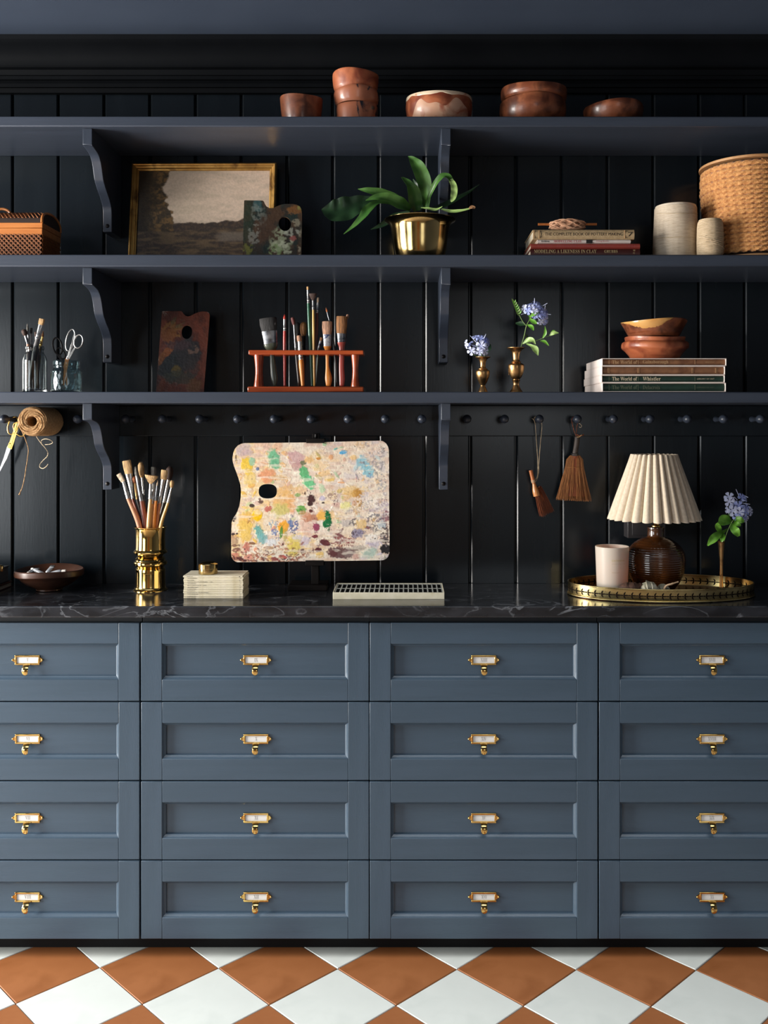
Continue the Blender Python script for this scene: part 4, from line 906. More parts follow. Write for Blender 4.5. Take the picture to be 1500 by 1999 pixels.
def paint_big(u, v):
    X = ((u/kb+cxp)-440)*4.4118; Y = ((byp-v/kb)-850)*4.4118
    C = np.tile(lin((236,222,202)), (len(u), 1))
    w = fbm(X/260, Y/60, 4); w2 = fbm(X/300+8, Y/90+3, 4); w3 = fbm(X/90+2, Y/26+5, 4)
    C = mixc(C, (232,200,180), sstep(0.46, 0.62, w)*0.6); C = mixc(C, (238,206,146), sstep(0.40, 0.60, w2)*0.85*sstep(1400, 600, X)); C = mixc(C, (226,208,190), sstep(0.5, 0.66, fbm(X/120, Y/120, 4))*0.6)
    C = mixc(C, (242,232,214), sstep(0.54, 0.68, w3)*0.6); C = mixc(C, (204,168,150), sstep(0.56, 0.66, fbm(X/70+20, Y/40, 4))*0.5); C = mixc(C, (206,196,200), sstep(0.54, 0.68, fbm(X/80+40, Y/50, 4))*sstep(600, 1200, X)*0.6)
    t = blobs(X, Y, C, BL)
    st = sstep(0.64, 0.72, fbm(X/150+60, Y/26+9, 4)); C = mixc(C, (240,228,210), st*0.5)
    return C, t*0.9 + 0.35*fbm(X/26, Y/20, 4) + st*0.3
o = thing('palette', (PX(606, YB_), 2.508, PZ(1097.5, 2.508)), 'large rectangular palette covered in colourful dried paint, held upright on a dark easel', 'palette', rot=(radians(-4), 0, 0))
fr, ed = plate(olm, [hole], 0.00122, 0.005, lambda u, v: paint_big(u, v)[0], lambda u, v: paint_big(u, v)[1]*0.0007)
fr.build('painted_face', M['oil_gloss'], o, smooth=70, fix=False); ed.build('board', M['board_edge'], o, smooth=30)
e = thing('table_easel', (PX(602, 2.53), 2.55, ZW), 'small dark wooden table easel behind the large colourful palette', 'easel')
tp = radians(4); bz = PZ(1097.5, 2.508); yof = lambda z: 2.508+(z-bz)*math.tan(tp)
zt_ = bz+237*kb*cos(tp)
x0, x1 = PX(597, 2.51), PX(633, 2.51)
mast = MB(); mast.obox(((x0+x1)/2, (yof(ZW+0.02)+yof(zt_+0.02))/2+0.0155, (ZW+0.015+zt_+0.02)/2), (0.010, 0, 0), (0, 0.006, 0), (0, (yof(zt_+0.02)-yof(ZW+0.015))/2, (zt_+0.02-ZW-0.015)/2)); mast.build('mast', M['easel'], e, bevel=0.0015)
MB().box(x0, x1, yof(bz)-0.0060, yof(bz)+0.024, bz-0.0085, bz-0.0006).box(x0, x1, yof(bz)-0.0060, yof(bz)-0.0034, bz-0.001, bz+0.0055).build('lower_ledge', M['easel'], e, bevel=0.0008)
MB().box(x0, x1, yof(zt_)-0.0075, yof(zt_)+0.024, zt_+0.0012, zt_+0.0062).box(x0, x1, yof(zt_)-0.0075, yof(zt_)-0.0040, zt_-0.0060, zt_+0.0020).build('upper_clip', M['easel'], e, bevel=0.0008)
MB().box(PX(565, 2.53), PX(640, 2.53), 2.500, 2.585, ZW, ZW+0.015).build('base_board', M['easel'], e, bevel=0.002)
MB().obox(((x0+x1)/2, 2.572, ZW+0.075), (0.006, 0, 0), (0, 0.004, 0.001), (0, -0.021, 0.072)).build('prop', M['easel'], e, bevel=0.001)
MB().lathe([(0.0001, 0.012), (0.004, 0.011), (0.0045, 0.004), (0.003, 0)], 12, ((x0+x1)/2, yof(zt_)+0.012, zt_+0.0065)).build('clip_screw', M['iron'], e)

# ---- brass pot with the fern
px0, Yp = 820, 2.475
o = root('brass_pot', px0, Yp, Z2, 'brass pot with a flared rim on the middle shelf, holding a green fern', 'pot')
c0 = (PX(px0, Yp), Yp, Z2)
pr = spline([(0.052,0),(0.060,0.006),(0.066,0.020),(0.0705,0.045),(0.0735,0.075),(0.0765,0.093),(0.083,0.103),(0.0925,0.1085),(0.0932,0.1100)], 4)
pr = [tuple(q) for q in pr]; pr = [(0.0003,0)]+pr+[(r-0.0025, z) for r, z in pr if z > 0.012][::-1]+[(0.0003,0.013)]
MB().lathe(pr, 64, c0).build('pot_body', M['brass'], o, smooth=40)
MB().lathe([(0.0003,0.079),(0.04,0.080),(0.0715,0.078)], 32, c0).build('soil', M['soil'], o)
fern = thing('fern', (c0[0], c0[1], Z2+0.08), 'green strap leaved fern spilling out of the brass pot on the middle shelf', 'plant')
def leaf(mb, pts, wid, fold=0.18, n=6, roll=0.0):
    """pts: list of (px, py, Y); wid: widths in px at each; a curved blade with a midrib fold and thickness"""
    A = [np.array(tuple(P(*p))+(w*p[2]/F,)) for p, w in zip(pts, wid)]
    S_ = spline(A, n); m = len(S_); cs_ = 7; ths = 0.0006; tops = []; bots = []
    prev = None
    for i, s in enumerate(S_):
        p = Vector(s[:3]); w = max(s[3], 0.0004)/2
        t = (Vector(S_[min(i+1, m-1)][:3])-Vector(S_[max(i-1, 0)][:3])).normalized()
        view = Vector((-p.x*0.35, -1, 0.25)); side = t.cross(view)
        if side.length < 1e-5: side = prev or Vector((1,0,0))
        side.normalize()
        if prev is not None and side.dot(prev) < 0: side = -side
        if prev is not None: side = (side*0.6+prev*0.4).normalized()
        prev = side; nn = side.cross(t).normalized()
        if nn.y > 0: nn = -nn
        side2 = side*cos(roll)+nn*sin(roll)
        for k in range(cs_):
            u = -1+2*k/(cs_-1); h = -fold*w*(1-abs(u))*1.0 + 0.12*w*u*u + 0.10*w*sin(i*0.9+u*2)*abs(u)
            tops.append(p+side2*(u*w)+nn*h); bots.append(p+side2*(u*w)+nn*(h-ths))
    b = mb.add(tops, []); c = mb.add(bots, [])
    for i in range(m-1):
        for k in range(cs_-1):
            a0 = b+i*cs_+k; mb.f.append((a0, a0+1, a0+cs_+1, a0+cs_)); a0 = c+i*cs_+k; mb.f.append((a0, a0+cs_, a0+cs_+1, a0+1))
    for i in range(m-1):
        for k in (0, cs_-1):
            a0 = b+i*cs_+k; d0_ = c+i*cs_+k; mb.f.append((a0, a0+cs_, d0_+cs_, d0_))
    return mb
def add_leaf(parent, pts, wid, m, name='leaf', fold=0.18, roll=0.0, n=6):
    return leaf(MB(), pts, wid, fold, n, roll).build(name, m, parent, smooth=80)
LV = [([(833,408,2.47),(831,385,2.455),(829,358,2.44),(819,330,2.43),(806,312,2.435),(797,305,2.44)], [9,20,27,27,15,1], 'leaf', 0.25, 0.1),
      ([(815,412,2.45),(812,396,2.44),(808,374,2.43),(799,358,2.425),(789,349,2.43),(784,346,2.43)], [14,28,27,16,8,1], 'leaf', 0.3, -0.3),
      ([(832,404,2.46),(838,384,2.44),(849,360,2.42),(862,344,2.41),(874,343,2.405),(882,352,2.40)], [5,8,12,14,13,10], 'leaf', 0.25, 0.35),
      ([(880,350,2.40),(886,362,2.40),(887,374,2.395),(885,386,2.39),(881,394,2.39)], [8,12,13,11,3], 'leaf_p', 0.1, 0.0),
      ([(846,408,2.50),(872,398,2.51),(896,385,2.515),(918,373,2.52),(936,360,2.52)], [8,11,9,5,1], 'leaf_d', 0.2, 0.0),
      ([(822,405,2.41),(838,407,2.40),(852,409,2.395),(864,403,2.39)], [2,6,6,1], 'leaf_p', 0.1, 0.3),
      ([(862,408,2.43),(880,412,2.40),(900,411,2.39),(918,407,2.385)], [4,8,6,3], 'leaf_p', 0.15, 0.2),
      ([(803,408,2.44),(785,398,2.42),(762,388,2.41),(738,384,2.405),(714,391,2.41)], [10,22,21,13,1], 'leaf', 0.35, 0.3),
      ([(798,404,2.48),(772,388,2.47),(748,378,2.46),(722,372,2.455),(699,369,2.46)], [8,17,17,12,1], 'leaf', 0.3, 0.4),
      ([(790,404,2.47),(745,392,2.45),(712,393,2.44),(690,402,2.43),(664,411,2.425),(643,411,2.425),(628,409,2.43)], [6,12,24,44,50,36,2], 'leaf_d', 0.22, 0.0),
      ([(792,406,2.44),(760,395,2.41),(736,395,2.395),(718,408,2.385),(706,424,2.385),(690,441,2.39),(671,457,2.395)], [6,8,11,19,14,8,1], 'leaf', 0.3, -0.2),
      ([(770,392,2.47),(738,388,2.455),(708,392,2.45),(690,390,2.45),(672,388,2.455)], [6,12,16,8,1], 'leaf_d', 0.3, 0.3),
      ([(820,408,2.49),(822,388,2.50),(812,366,2.505),(806,350,2.51)], [10,22,16,3], 'leaf_d', 0.3, 0.2),
      ([(800,414,2.52),(770,424,2.53),(748,438,2.535),(724,448,2.54)], [6,14,10,1], 'leaf_d', 0.3, 0.2)]
for pts, w, m, f_, r_ in LV: add_leaf(fern, pts, w, M[m], fold=f_, roll=r_)
tip = add_leaf(fern, [(916,407,2.385),(922,404,2.384),(928,406,2.384)], [3,7,4], M['dry_tip'], 'withered_tip', 0.1); tip['label'] = 'withered brown tip of a low right leaf'

# ---- books on the middle shelf
def bend_none(p): return p
def hardback(name, x0, x1, yf, depth, z0, th, cover, label, pages='pages', group=None, hinge=0.0016, skew=0.0):
    """a closed book lying flat, spine towards the viewer"""
    o = thing(name, ((x0+x1)/2, yf+depth/2, z0), label, 'book', group, rot=(0, 0, skew)); w = (x1-x0)/2; c = 0.0022; d = depth/2
    mb = MB(); n = 8
    prof = [(-d+0.004, 0.0), (-d+0.0012, th*0.10), (-d-0.0008, th*0.32), (-d-0.0012, th*0.5), (-d-0.0008, th*0.68), (-d+0.0012, th*0.90), (-d+0.004, th)]
    pts = [(d, 0)] + [(-d+0.012, 0), (-d+0.0095, 0.0006), (-d+0.007, 0)] + prof + [(-d+0.007, th), (-d+0.0095, th-0.0006), (-d+0.012, th), (d, th), (d, th-c), (-d+0.004, th-c), (-d+0.0018, th*0.5), (-d+0.004, c), (d, c)]
    mb.prism(pts, lambda u, v, ww: (ww, u, v), -w, w); mb.build('cover', M[cover], o, smooth=40)
    MB().box(-w+0.0025, w-0.0025, -d+0.0035, d-0.003, c+0.0001, th-c-0.0001).build('page_block', M[pages], o, smooth=0)
    return o
yb_ = 2.40; S1 = yb_/F
zA = Z2; tA = PZ(486, yb_)-Z2; tB = PZ(475, yb_)-PZ(486, yb_); tC = PZ(467, yb_)-PZ(475, yb_); tD = PZ(448, yb_)-PZ(467, yb_)
e_ = 0.0003
def bk_text(o, x0, x1, px0_, px1_, yf, depth, th, zc, hh, body, m, srf=True, dy=0.0014):
    cx = (x0+x1)/2; letters(serif(body) if srf else body, M[m], o, PX(px0_, yf)-cx, PX(px1_, yf)-cx, -depth/2-dy, zc-hh/2, zc+hh/2)
xa, xb = PX(1036, yb_), PX(1250, yb_)
b1 = hardback('book', xa, xb, yb_, 0.165, zA, tA-e_, 'brown_cover', 'dark brown book lowest in the pile under the string bobbin, gold title on its spine')
bk_text(b1, xa, xb, 1043, 1165, yb_, 0.165, tA, tA*0.70, 0.0090, 'MODELING A LIKENESS IN CLAY', 'tan_ink'); bk_text(b1, xa, xb, 1180, 1206, yb_, 0.165, tA, tA*0.70, 0.0072, 'GRUBBS', 'tan_ink'); bk_text(b1, xa, xb, 1236, 1241, yb_, 0.165, tA, tA*0.66, 0.0105, 'W\nG', 'tan_ink')
b2 = hardback('book', xa+0.001, xb, yb_, 0.160, zA+tA, tB-e_, 'red_cover', 'brick red book with faint title, second from the bottom below the string bobbin')
bk_text(b2, xa, xb, 1049, 1079, yb_, 0.16, tB, tB*0.5, 0.0034, 'WILKINSON', 'pink_ink'); bk_text(b2, xa, xb, 1087, 1165, yb_, 0.16, tB, tB*0.5, 0.0034, 'PORTRAITS: FORM AND EXPRESSION', 'pink_ink'); bk_text(b2, xa, xb, 1172, 1198, yb_, 0.16, tB, tB*0.5, 0.003, 'Sculptor Press', 'pink_ink'); bk_text(b2, xa, xb, 1227, 1240, yb_, 0.16, tB, tB*0.5, 0.006, '0-2-3', 'pink_ink')
xa2, xb2 = PX(1050, yb_), PX(1232, yb_)
b3 = hardback('book', xa2, xb2, yb_+0.001, 0.155, zA+tA+tB, tC-e_, 'white_cover', 'thin white book with a black band on the spine in the pile below the bobbin')
cx3 = (xa2+xb2)/2; MB().box(PX(1145, yb_)-cx3, PX(1157, yb_)-cx3, -0.0775-0.00135, -0.0775+0.001, 0.0004, tC-0.0008).build('spine_band', M['black_ink'], b3, smooth=0)
bk_text(b3, xa2, xb2, 1057, 1073, yb_, 0.155, tC, tC*0.5, 0.0042, 'Rothlein', 'black_ink'); bk_text(b3, xa2, xb2, 1081, 1136, yb_, 0.155, tC, tC*0.5, 0.0062, 'MODELLING CLAY', 'pink_ink'); bk_text(b3, xa2, xb2, 1165, 1189, yb_, 0.155, tC, tC*0.5, 0.0048, 'Doug Brohn', 'pink_ink', False)
xa4, xb4 = PX(1041, yb_), PX(1239, yb_)
b4 = hardback('book', xa4, xb4, yb_, 0.17, zA+tA+tB+tC, tD, 'beige_cloth', 'beige cloth book on pottery on top of the pile, under the string bobbin')
bk_text(b4, xa4, xb4, 1064, 1216, yb_, 0.17, tD, tD*0.52, 0.0074, 'THE COMPLETE BOOK OF POTTERY MAKING', 'black_ink', False)
for a in (1043, 1053, 1220):
    x = PX(a, yb_)-(xa4+xb4)/2; MB().box(x, x+0.0009, -0.085-0.0015, -0.083, 0.002, tD-0.002).build('spine_rule', M['gilt_dim'], b4, smooth=0)
bk_text(b4, xa4, xb4, 1056, 1058.5, yb_, 0.17, tD, tD*0.5, 0.0135, 'I', 'black_ink'); bk_text(b4, xa4, xb4, 1226, 1236, yb_, 0.17, tD, tD*0.5, 0.0105, '7', 'black_ink')
# bobbin of string on a stick
zt4 = zA+tA+tB+tC+tD; yb2 = 2.43; o = root('string_bobbin', 1108, yb2, zt4, 'bundle of pinkish string wound on a wooden stick, lying on the beige book', 'string')
cxs = PX(1108, yb2); sz = zt4+0.0195
MB().tube([(PX(1051, yb2), yb2, sz), (PX(1166, yb2), yb2+0.004, sz+0.0008)], 0.0033, 10).build('stick', M['brush_wood'], o)
wd2 = MB(); pth = []; rr0 = 0.036
for k in range(1100):                                     # flattened skein with strands running lengthwise
    lay = k/1100; a = 2*pi*(k/24.0); ph = 6.4*k/24
    u = (1.0-0.10*abs(sin(ph)))*cos(a); v = sin(a)
    pth.append((cxs+0.045*u+0.003*sin(ph*2.2), yb2+0.019*v*(0.65+0.35*cos(ph)), sz-0.0030+0.0135*sin(ph*1.37)*(1-0.55*u*u)))
wd2.tube(pth, 0.00135, 5); wd2.build('string_winding', M['pinkcord'], o, smooth=60)
core = MB().ball((cxs, yb2, sz-0.002), 0.0115, 16, 10, 1.0, 1.3); core.v = [((p[0]-cxs)*3.0+cxs, p[1], max(p[2], zt4+0.0006)) for p in core.v]; core.build('string_core', M['pinkcord'], o, smooth=60)

# ---- spools on the right of the middle shelf
def wound(mb, prof, c, turns, rt, n=40, cross=0.0, seed=0):
    zs = [p[1] for p in prof]; rs = [p[0] for p in prof]; pth = []; N = int(turns*n)
    for k in range(N+1):
        t = k/N; a = 2*pi*turns*t; z = zs[0]+(zs[-1]-zs[0])*t + cross*sin(a*0.5+seed)
        z = min(max(z, zs[0]), zs[-1]); r = np.interp(z, zs, rs); pth.append((c[0]+r*cos(a), c[1]+r*sin(a), c[2]+z))
    return pth
yc1 = 2.47; o = root('thread_cone', 1319.5, yc1, Z2, 'large cream thread cone to the left of the rope spool', 'spool'); c = (PX(1319.5, yc1), yc1, Z2)
hc = PZ(392.5, yc1-0.053)-Z2
pc = [(0.0570,0.0),(0.0585,0.004),(0.0575,0.04),(0.0552,0.09),(0.0532,hc-0.008),(0.0512,hc-0.002),(0.046,hc)]
MB().lathe([(0.0003,0)]+pc+[(0.022,hc+0.001),(0.0003,hc+0.001)], 56, c).build('cone_body', M['linen_thread'], o, smooth=50)
w1 = MB(); w1.tube(wound(w1, [(r+0.0001, z) for r, z in pc[1:5]], c, 150, 0.001, 26, 0.0025), 0.0006, 4); q = w1.build('thread_winding', M['linen_thread'], o, smooth=60)
for k, (z_, tl) in enumerate([(0.060, 0.006), (0.127, 0.012)]):
    MB().tube([(c[0]+(np.interp(z_+tl*sin(a), [p[1] for p in pc], [p[0] for p in pc])+0.0010)*cos(a), c[1]+(np.interp(z_+tl*sin(a), [p[1] for p in pc], [p[0] for p in pc])+0.0010)*sin(a), c[2]+z_+tl*sin(a)) for a in np.linspace(-2.9, -0.2, 24)], 0.0007, 5).build('loose_strand', M['thread'], o)
yc2 = 2.397; o = root('twine_spool', 1387, yc2, Z2, 'small tan twine spool between the cream cone and the rope spool', 'spool'); c = (PX(1387, yc2), yc2, Z2)
hs2 = PZ(423, yc2-0.029)-Z2; ps = [(0.0290,0.002),(0.0318,0.008),(0.0322,0.035),(0.0314,0.075),(0.0300,hs2-0.010),(0.0270,hs2-0.003)]
MB().lathe([(0.0003,0),(0.026,0)]+[(r-0.0008, z) for r, z in ps]+[(0.008,hs2-0.002),(0.0003,hs2-0.002)], 36, c).build('spool_core', M['thread'], o, smooth=50)
w1 = MB(); w1.tube(wound(w1, ps, c, 58, 0.001, 24, 0.0045), 0.0011, 5); w1.build('twine_winding', M['thread'], o, smooth=60)
for k in range(7):
    z_ = 0.018+0.005*k; MB().tube([(c[0]+0.0334*cos(a), c[1]+0.0334*sin(a), c[2]+z_+0.010*sin(a*1.0+0.6+0.3*k)*(-1)**k) for a in np.linspace(-2.8, -0.1, 16)], 0.0009, 5).build('crossing_strand', M['thread'], o)
yc3 = 2.489; o = root('rope_spool', 1463, yc3, Z2, 'big spool of golden jute rope with a pale round flange at the right edge', 'spool'); c = (PX(1463, yc3), yc3, Z2)
hf = PZ(300, yc3-0.124)-Z2
MB().lathe([(0.0003,hf-0.006),(0.126,hf-0.006),(0.1265,hf-0.003),(0.126,hf),(0.0003,hf)], 64, c).build('top_flange', M['flange'], o, smooth=30)
MB().lathe([(0.0003,0),(0.122,0),(0.122,0.005),(0.0003,0.005)], 64, c).build('bottom_flange', M['flange'], o, smooth=30)
MB().lathe([(0.100,0.005),(0.100,hf-0.006)], 40, c).build('reel_core', M['wicker_in'], o)
rp_ = [(0.1135, 0.012), (0.1105, 0.06), (0.1085, 0.10), (0.1130, 0.15), (0.1165, 0.19), (0.1160, hf-0.014)]
tn = 19; nn_ = 220; path = wound(MB(), rp_, c, tn, 0, nn_, 0.0016, 0.7)
pr_ = random.Random(3); path = [(p[0]+(p[0]-c[0])*0.006*sin(i*0.0105)*1.0, p[1]+(p[1]-c[1])*0.006*sin(i*0.0105), p[2]+0.0011*sin(i*0.0285+1)) for i, p in enumerate(path)]
rw = MB(); rw.tube(path, 0.0066, 12, twist=(0.62, 3, 0.50)); rw.build('rope_winding', M['rope'], o, smooth=55)
lo_ = MB(); lo_.tube([P(1487,309,2.372), P(1493,311,2.368), P(1500,318,2.366), P(1506,328,2.368)], 0.0009, 5); lo_.build('loose_fibre', M['rope'], o)

# ---- books in slipcases and two bowls on the lowest shelf
yf = 2.366; dep = 0.236; Sf = yf/F
lines = [(699.2,713.8),(714.2,731.4),(731.8,746.4),(746.8,764.6)]
spn = [('tan_leather', 1176, 1419, 0.208), ('tan_leather', 1175.5, 1416.5, 0.230), ('green_leather', 1175, 1416, 0.238), ('green_leather', 1176.5, 1418, 0.234)]
txt = [('Gainsborough', 'gilt_dim'), (None, None), ('Whistler', 'pale_ink'), ('Delacroix', 'dim_green')]
zb_ = Z3; tot = PZ(699.2, yf)-Z3; hts = [0]*4
hh_ = [b-a for a, b in lines]; sc2 = tot/sum(hh_)
labs = ['tan spined art book in a white slipcase, topmost of four under two bowls', 'worn tan spined art book without a title, second of four in slipcases', 'dark green art book with a pale title, third of four in white slipcases', 'dark green art book with a dim title, lowest of four in white slipcases']
z = Z3; order = [3,2,1,0]
for i in order:
    th = hh_[i]*sc2; t2 = th-0.0003; m_, p0, p1, dep = spn[i]; x0, x1 = PX(p0, yf), PX(p1, yf); dx = rnd.uniform(-0.002, 0.002)
    o = thing('boxed_book', ((x0+x1)/2, yf, z), labs[i], 'book', 'slipcased art books')
    cth = 0.0018; mb = MB()
    mb.box(x0, x1, yf, yf+dep, z, z+cth).box(x0, x1, yf, yf+dep, z+t2-cth, z+t2).box(x0, x0+cth, yf, yf+dep, z+cth, z+t2-cth).box(x1-cth, x1, yf, yf+dep, z+cth, z+t2-cth).box(x0+cth, x1-cth, yf+dep-cth, yf+dep, z+cth, z+t2-cth)
    mb.build('slipcase', M['slip'], o, smooth=0, bevel=0.0005, seg=1)
    b0 = yf+0.0035
    sp_ = MB(); a0_, a1_ = z+cth+0.0004, z+t2-cth-0.0004; hq = (a1_-a0_)
    sp_.prism([(b0+0.004, a0_), (b0+0.0006, a0_+hq*0.2), (b0, a0_+hq*0.5), (b0+0.0006, a0_+hq*0.8), (b0+0.004, a1_), (b0+dep-0.012, a1_), (b0+dep-0.012, a0_)], lambda u, v, w: (w, u, v), x0+cth+0.001, x1-cth-0.001)
    sp_.build('spine', M[m_], o, smooth=45)
    for fx in ((1190, 1247, 1358) if i != 1 else (1188, 1246.5, 1352, 1398)):
        X = PX(fx, yf); MB().box(X, X+0.0009, b0-0.0004, b0+0.004, a0_+hq*0.16, a1_-hq*0.16).build('spine_rule', M['gilt_dim'] if i < 2 else M['dim_green'], o, smooth=0)
        if i == 1: MB().box(X+0.003, X+0.0036, b0-0.0004, b0+0.004, a0_+hq*0.16, a1_-hq*0.16).build('spine_rule', M['gilt_dim'], o, smooth=0)
    nmn, mi = txt[i]
    if nmn:
        zc = (a0_+a1_)/2
        letters(serif('The World of'), M[mi], o, PX(1196, yf), PX(1245, yf), b0-0.0009, zc-0.0045, zc+0.0050)
        letters(serif(nmn), M[mi], o, PX(1256, yf), PX({'Gainsborough':1306,'Whistler':1291,'Delacroix':1290}[nmn], yf), b0-0.0009, zc-0.0055 if nmn == 'Gainsborough' else zc-0.0045, zc+0.0050)
        letters('LIBRARY OF ART', M[mi], o, PX(1362 if i else 1378, yf), PX(1396, yf), b0-0.0009, zc-0.0014, zc+0.0014)
    z += th
ztop = Z3+tot; Yb = 2.455
bowl('terracotta_bowl', 1279, Yb, ztop, [(0.055,0),(0.060,0.004),(0.069,0.014),(0.0775,0.024),(0.0840,0.0295),(0.0852,0.036),(0.0835,0.043),(0.0770,0.0475),(0.0748,0.049),(0.0762,0.0535),(0.0765,0.058)], M['terra'], 'orange terracotta bowl with a collared rim on the slipcased books', th=0.005, seed=0.7)
gl = [(0.062,0),(0.068,0.010),(0.0745,0.022),(0.0800,0.032),(0.0835,0.038),(0.0830,0.041)]
bowl('terracotta_bowl', 1277, Yb, ztop+0.0595, gl, M['terra_b'], 'brown bowl with ochre drips at the rim, stacked on the orange bowl', th=0.005, seed=1.7, tilt=-0.012,
     band=(0.026, 0.0405, 0.012, 2.3, M['ochre_glaze'], pi*0.95, pi*1.62, 'glaze_drip'))

# ---- brushes
def brush(pts, Y, kind, bw, fw_, hw_, bm, fm, hm, label, group=None, name='paint_brush', foot=None, dy=0.0, ends=None, fl=None, depthk=None):
    """pts: photo positions of bristle tip, bristle root, ferrule end, handle end; widths in px; Y at the tip, dy added towards the handle end"""
    k = Y/F; n = len(pts)
    L0 = Vector(pts[0]+(0,)); tot = (Vector(pts[-1]+(0,))-L0).length
    W_ = [P(x, y, Y+dy*((Vector((x, y, 0))-L0).length/tot)) for x, y in pts]
    o = thing(name, W_[-1], label, 'brush', group)
    ax = (W_[1]-W_[0]).normalized(); vw = Vector((0, 1, 0)); fr = depthk if depthk else (0.35 if kind in ('flat', 'fan') else 1.0)
    # bristles
    tip, rt = W_[0], W_[1]; mb = MB(); b = bw*k/2; f = fw_*k/2
    if kind == 'fan': prof = [(0.0, 1.0), (0.10, 1.0), (0.35, 0.80), (0.7, 0.42), (1.0, 0.0)]
    elif kind == 'flat': prof = [(0.0, 0.92), (0.04, 1.0), (0.5, 1.0), (1.0, 0.86)]
    elif kind == 'dome': prof = [(0.0, 0.25), (0.06, 0.62), (0.18, 0.92), (0.45, 1.0), (0.8, 0.8), (1.0, 0.45)]
    elif kind == 'point': prof = [(0.0, 0.06), (0.3, 0.5), (0.6, 0.95), (1.0, 0.9)]
    else: prof = [(0.0, 0.80), (0.08, 0.95), (0.5, 1.0), (1.0, 0.8)]
    pp_ = [tip+(rt-tip)*t for t, _ in prof]; rr_ = [max(f+(b-f)*w, 0.0004) if kind == 'fan' else max(b*w, 0.0003) for _, w in prof]
    mb.tube(pp_, rr_, 12, flat=((0,1,0), fr))
    # loose hairs give the tip a ragged edge
    q = random.Random(int(tip.x*1e5)); side = ax.cross(vw).normalized()
    nh = 16 if bw > 8 else 7
    for i in range(nh):
        u = -0.92+1.84*i/(nh-1); e = q.uniform(-0.10, 0.07)
        ln = (rt-tip).length; spread = 1.0 if kind != 'fan' else 1.05; wdt = rr_[1] if kind in ('flat','fan','round') else b*0.55
        t0 = tip + side*(u*wdt*spread) - ax*(e*ln) + vw*(q.uniform(-1, 1)*b*fr*0.5); r0 = rt + side*(u*(f if kind == 'fan' else b*0.8)*0.8)
        mb.tube([t0, t0*0.5+r0*0.5+vw*(-b*fr*0.35), r0], [0.0001, max(b*0.09, 0.00035), 0.0003], 4)
    mb.build('bristles', M['b_'+bm], o, smooth=60)
    # ferrule
    f0 = W_[1]; f1 = W_[2]; hw2 = hw_*k/2; dirf = (f1-f0)
    fe = [f0-dirf*0.03, f0, f0+dirf*0.35, f0+dirf*0.7, f0+dirf*0.74, f0+dirf*0.78, f0+dirf*0.92, f0+dirf*0.95, f1]
    t_ = [0, 0, 0.35, 0.7, 0.74, 0.78, 0.92, 0.95, 1]; rr_ = [f+(hw2*0.92-f)*min(1, x*1.25)+(0.0005 if i in (4, 7) else 0) for i, x in enumerate(t_)]
    frs = [fr+(1-fr)*min(1, x*1.2) if kind in ('flat','fan') and hw_ < fw_*0.9 else (fr if kind == 'flat' and depthk else fr+(1-fr)*x) for x in t_]
    mb = MB(); mb.tube(fe, rr_, 14, flat=((0,1,0), frs)); mb.build('ferrule', M[fm], o, smooth=40)
    # handle
    if hm:
        h = W_[2:]; m = len(h); 
        if ends is None: ends = [1.0, 1.15, 0.55] if m == 2 else [1.0]*m
        if m == 2: hp = [h[0], h[0]*0.72+h[1]*0.28, h[1]]
        else: hp = h
        A = [np.array(tuple(p)+(hw2*e,)) for p, e in zip(hp, ends)]; S_ = spline(A, 6)
        mb = MB(); mb.tube([Vector(s[:3]) for s in S_]+[Vector(S_[-1][:3])+(Vector(S_[-1][:3])-Vector(S_[-2][:3])).normalized()*0.0012], [max(s[3], 0.0006) for s in S_]+[max(S_[-1][3]*0.5, 0.0004)], 12, flat=((0,1,0), 0.45 if depthk else 1.0))
        mb.build('handle', M['h_'+hm], o, smooth=50)
    return o, W_

# ---- glass jars at the left of the lowest shelf
Yj = 2.45
def jar(name, px, prof, m, label, th=0.0022, fn=None, n=64):
    o = root(name, px, Yj, Z3, label, 'jar'); pr = [tuple(q) for q in spline(prof, 5)]
    pr = [(0.0003, 0.0004)]+pr+[(r-th, z) for r, z in pr if z > 0.006][::-1]+[(0.0003, 0.0065)]
    MB().lathe(pr, n, (PX(px, Yj), Yj, Z3), fn=fn).build('jar_body', m, o, smooth=45); return o
z_ = lambda py: PZ(py, Yj)-Z3
jar('glass_jar', 68, [(0.026,0.0004),(0.0295,0.003),(0.0305,0.010),(0.0305,z_(712)),(0.0298,z_(702)),(0.0262,z_(694)),(0.0225,z_(689)),(0.0218,z_(684)),(0.0232,z_(681)),(0.0232,z_(678.5)),(0.0220,z_(676))], M['glass'], 'clear glass jar holding a bunch of paint brushes, leftmost on the lowest shelf')
def diamonds(r, z, a):
    if 0.004 < z < z_(724) and r > 0.03: return r+0.0014*(abs(sin(8*a+z*260))+abs(sin(8*a-z*260))-1.0), z
    return r, z
pj = [(0.034,0.0004),(0.0365,0.004),(0.0372,0.010),(0.0372,z_(730)),(0.0355,z_(724)),(0.0315,z_(720)),(0.0312,z_(715)),(0.0328,z_(713)),(0.0328,z_(707)),(0.0318,z_(704))]
jar('glass_jar', 129.5, pj, M['cutglass'], 'cut glass jar with a diamond pattern holding scissors, left of the bracket', fn=diamonds, n=96)
jb = 'brushes in the clear glass jar'
B_ = lambda *a, **k: brush(*a, **k)
B_([(82.5,622.5),(79.5,634),(73,662),(56.5,755)], 2.445, 'flat', 11.5, 9, 9.5, 'tan', 'steel', 'grey', 'flat brush with grey handle and tan bristles, tallest in the glass jar', ends=[0.75,1.15,0.55], dy=0.0)
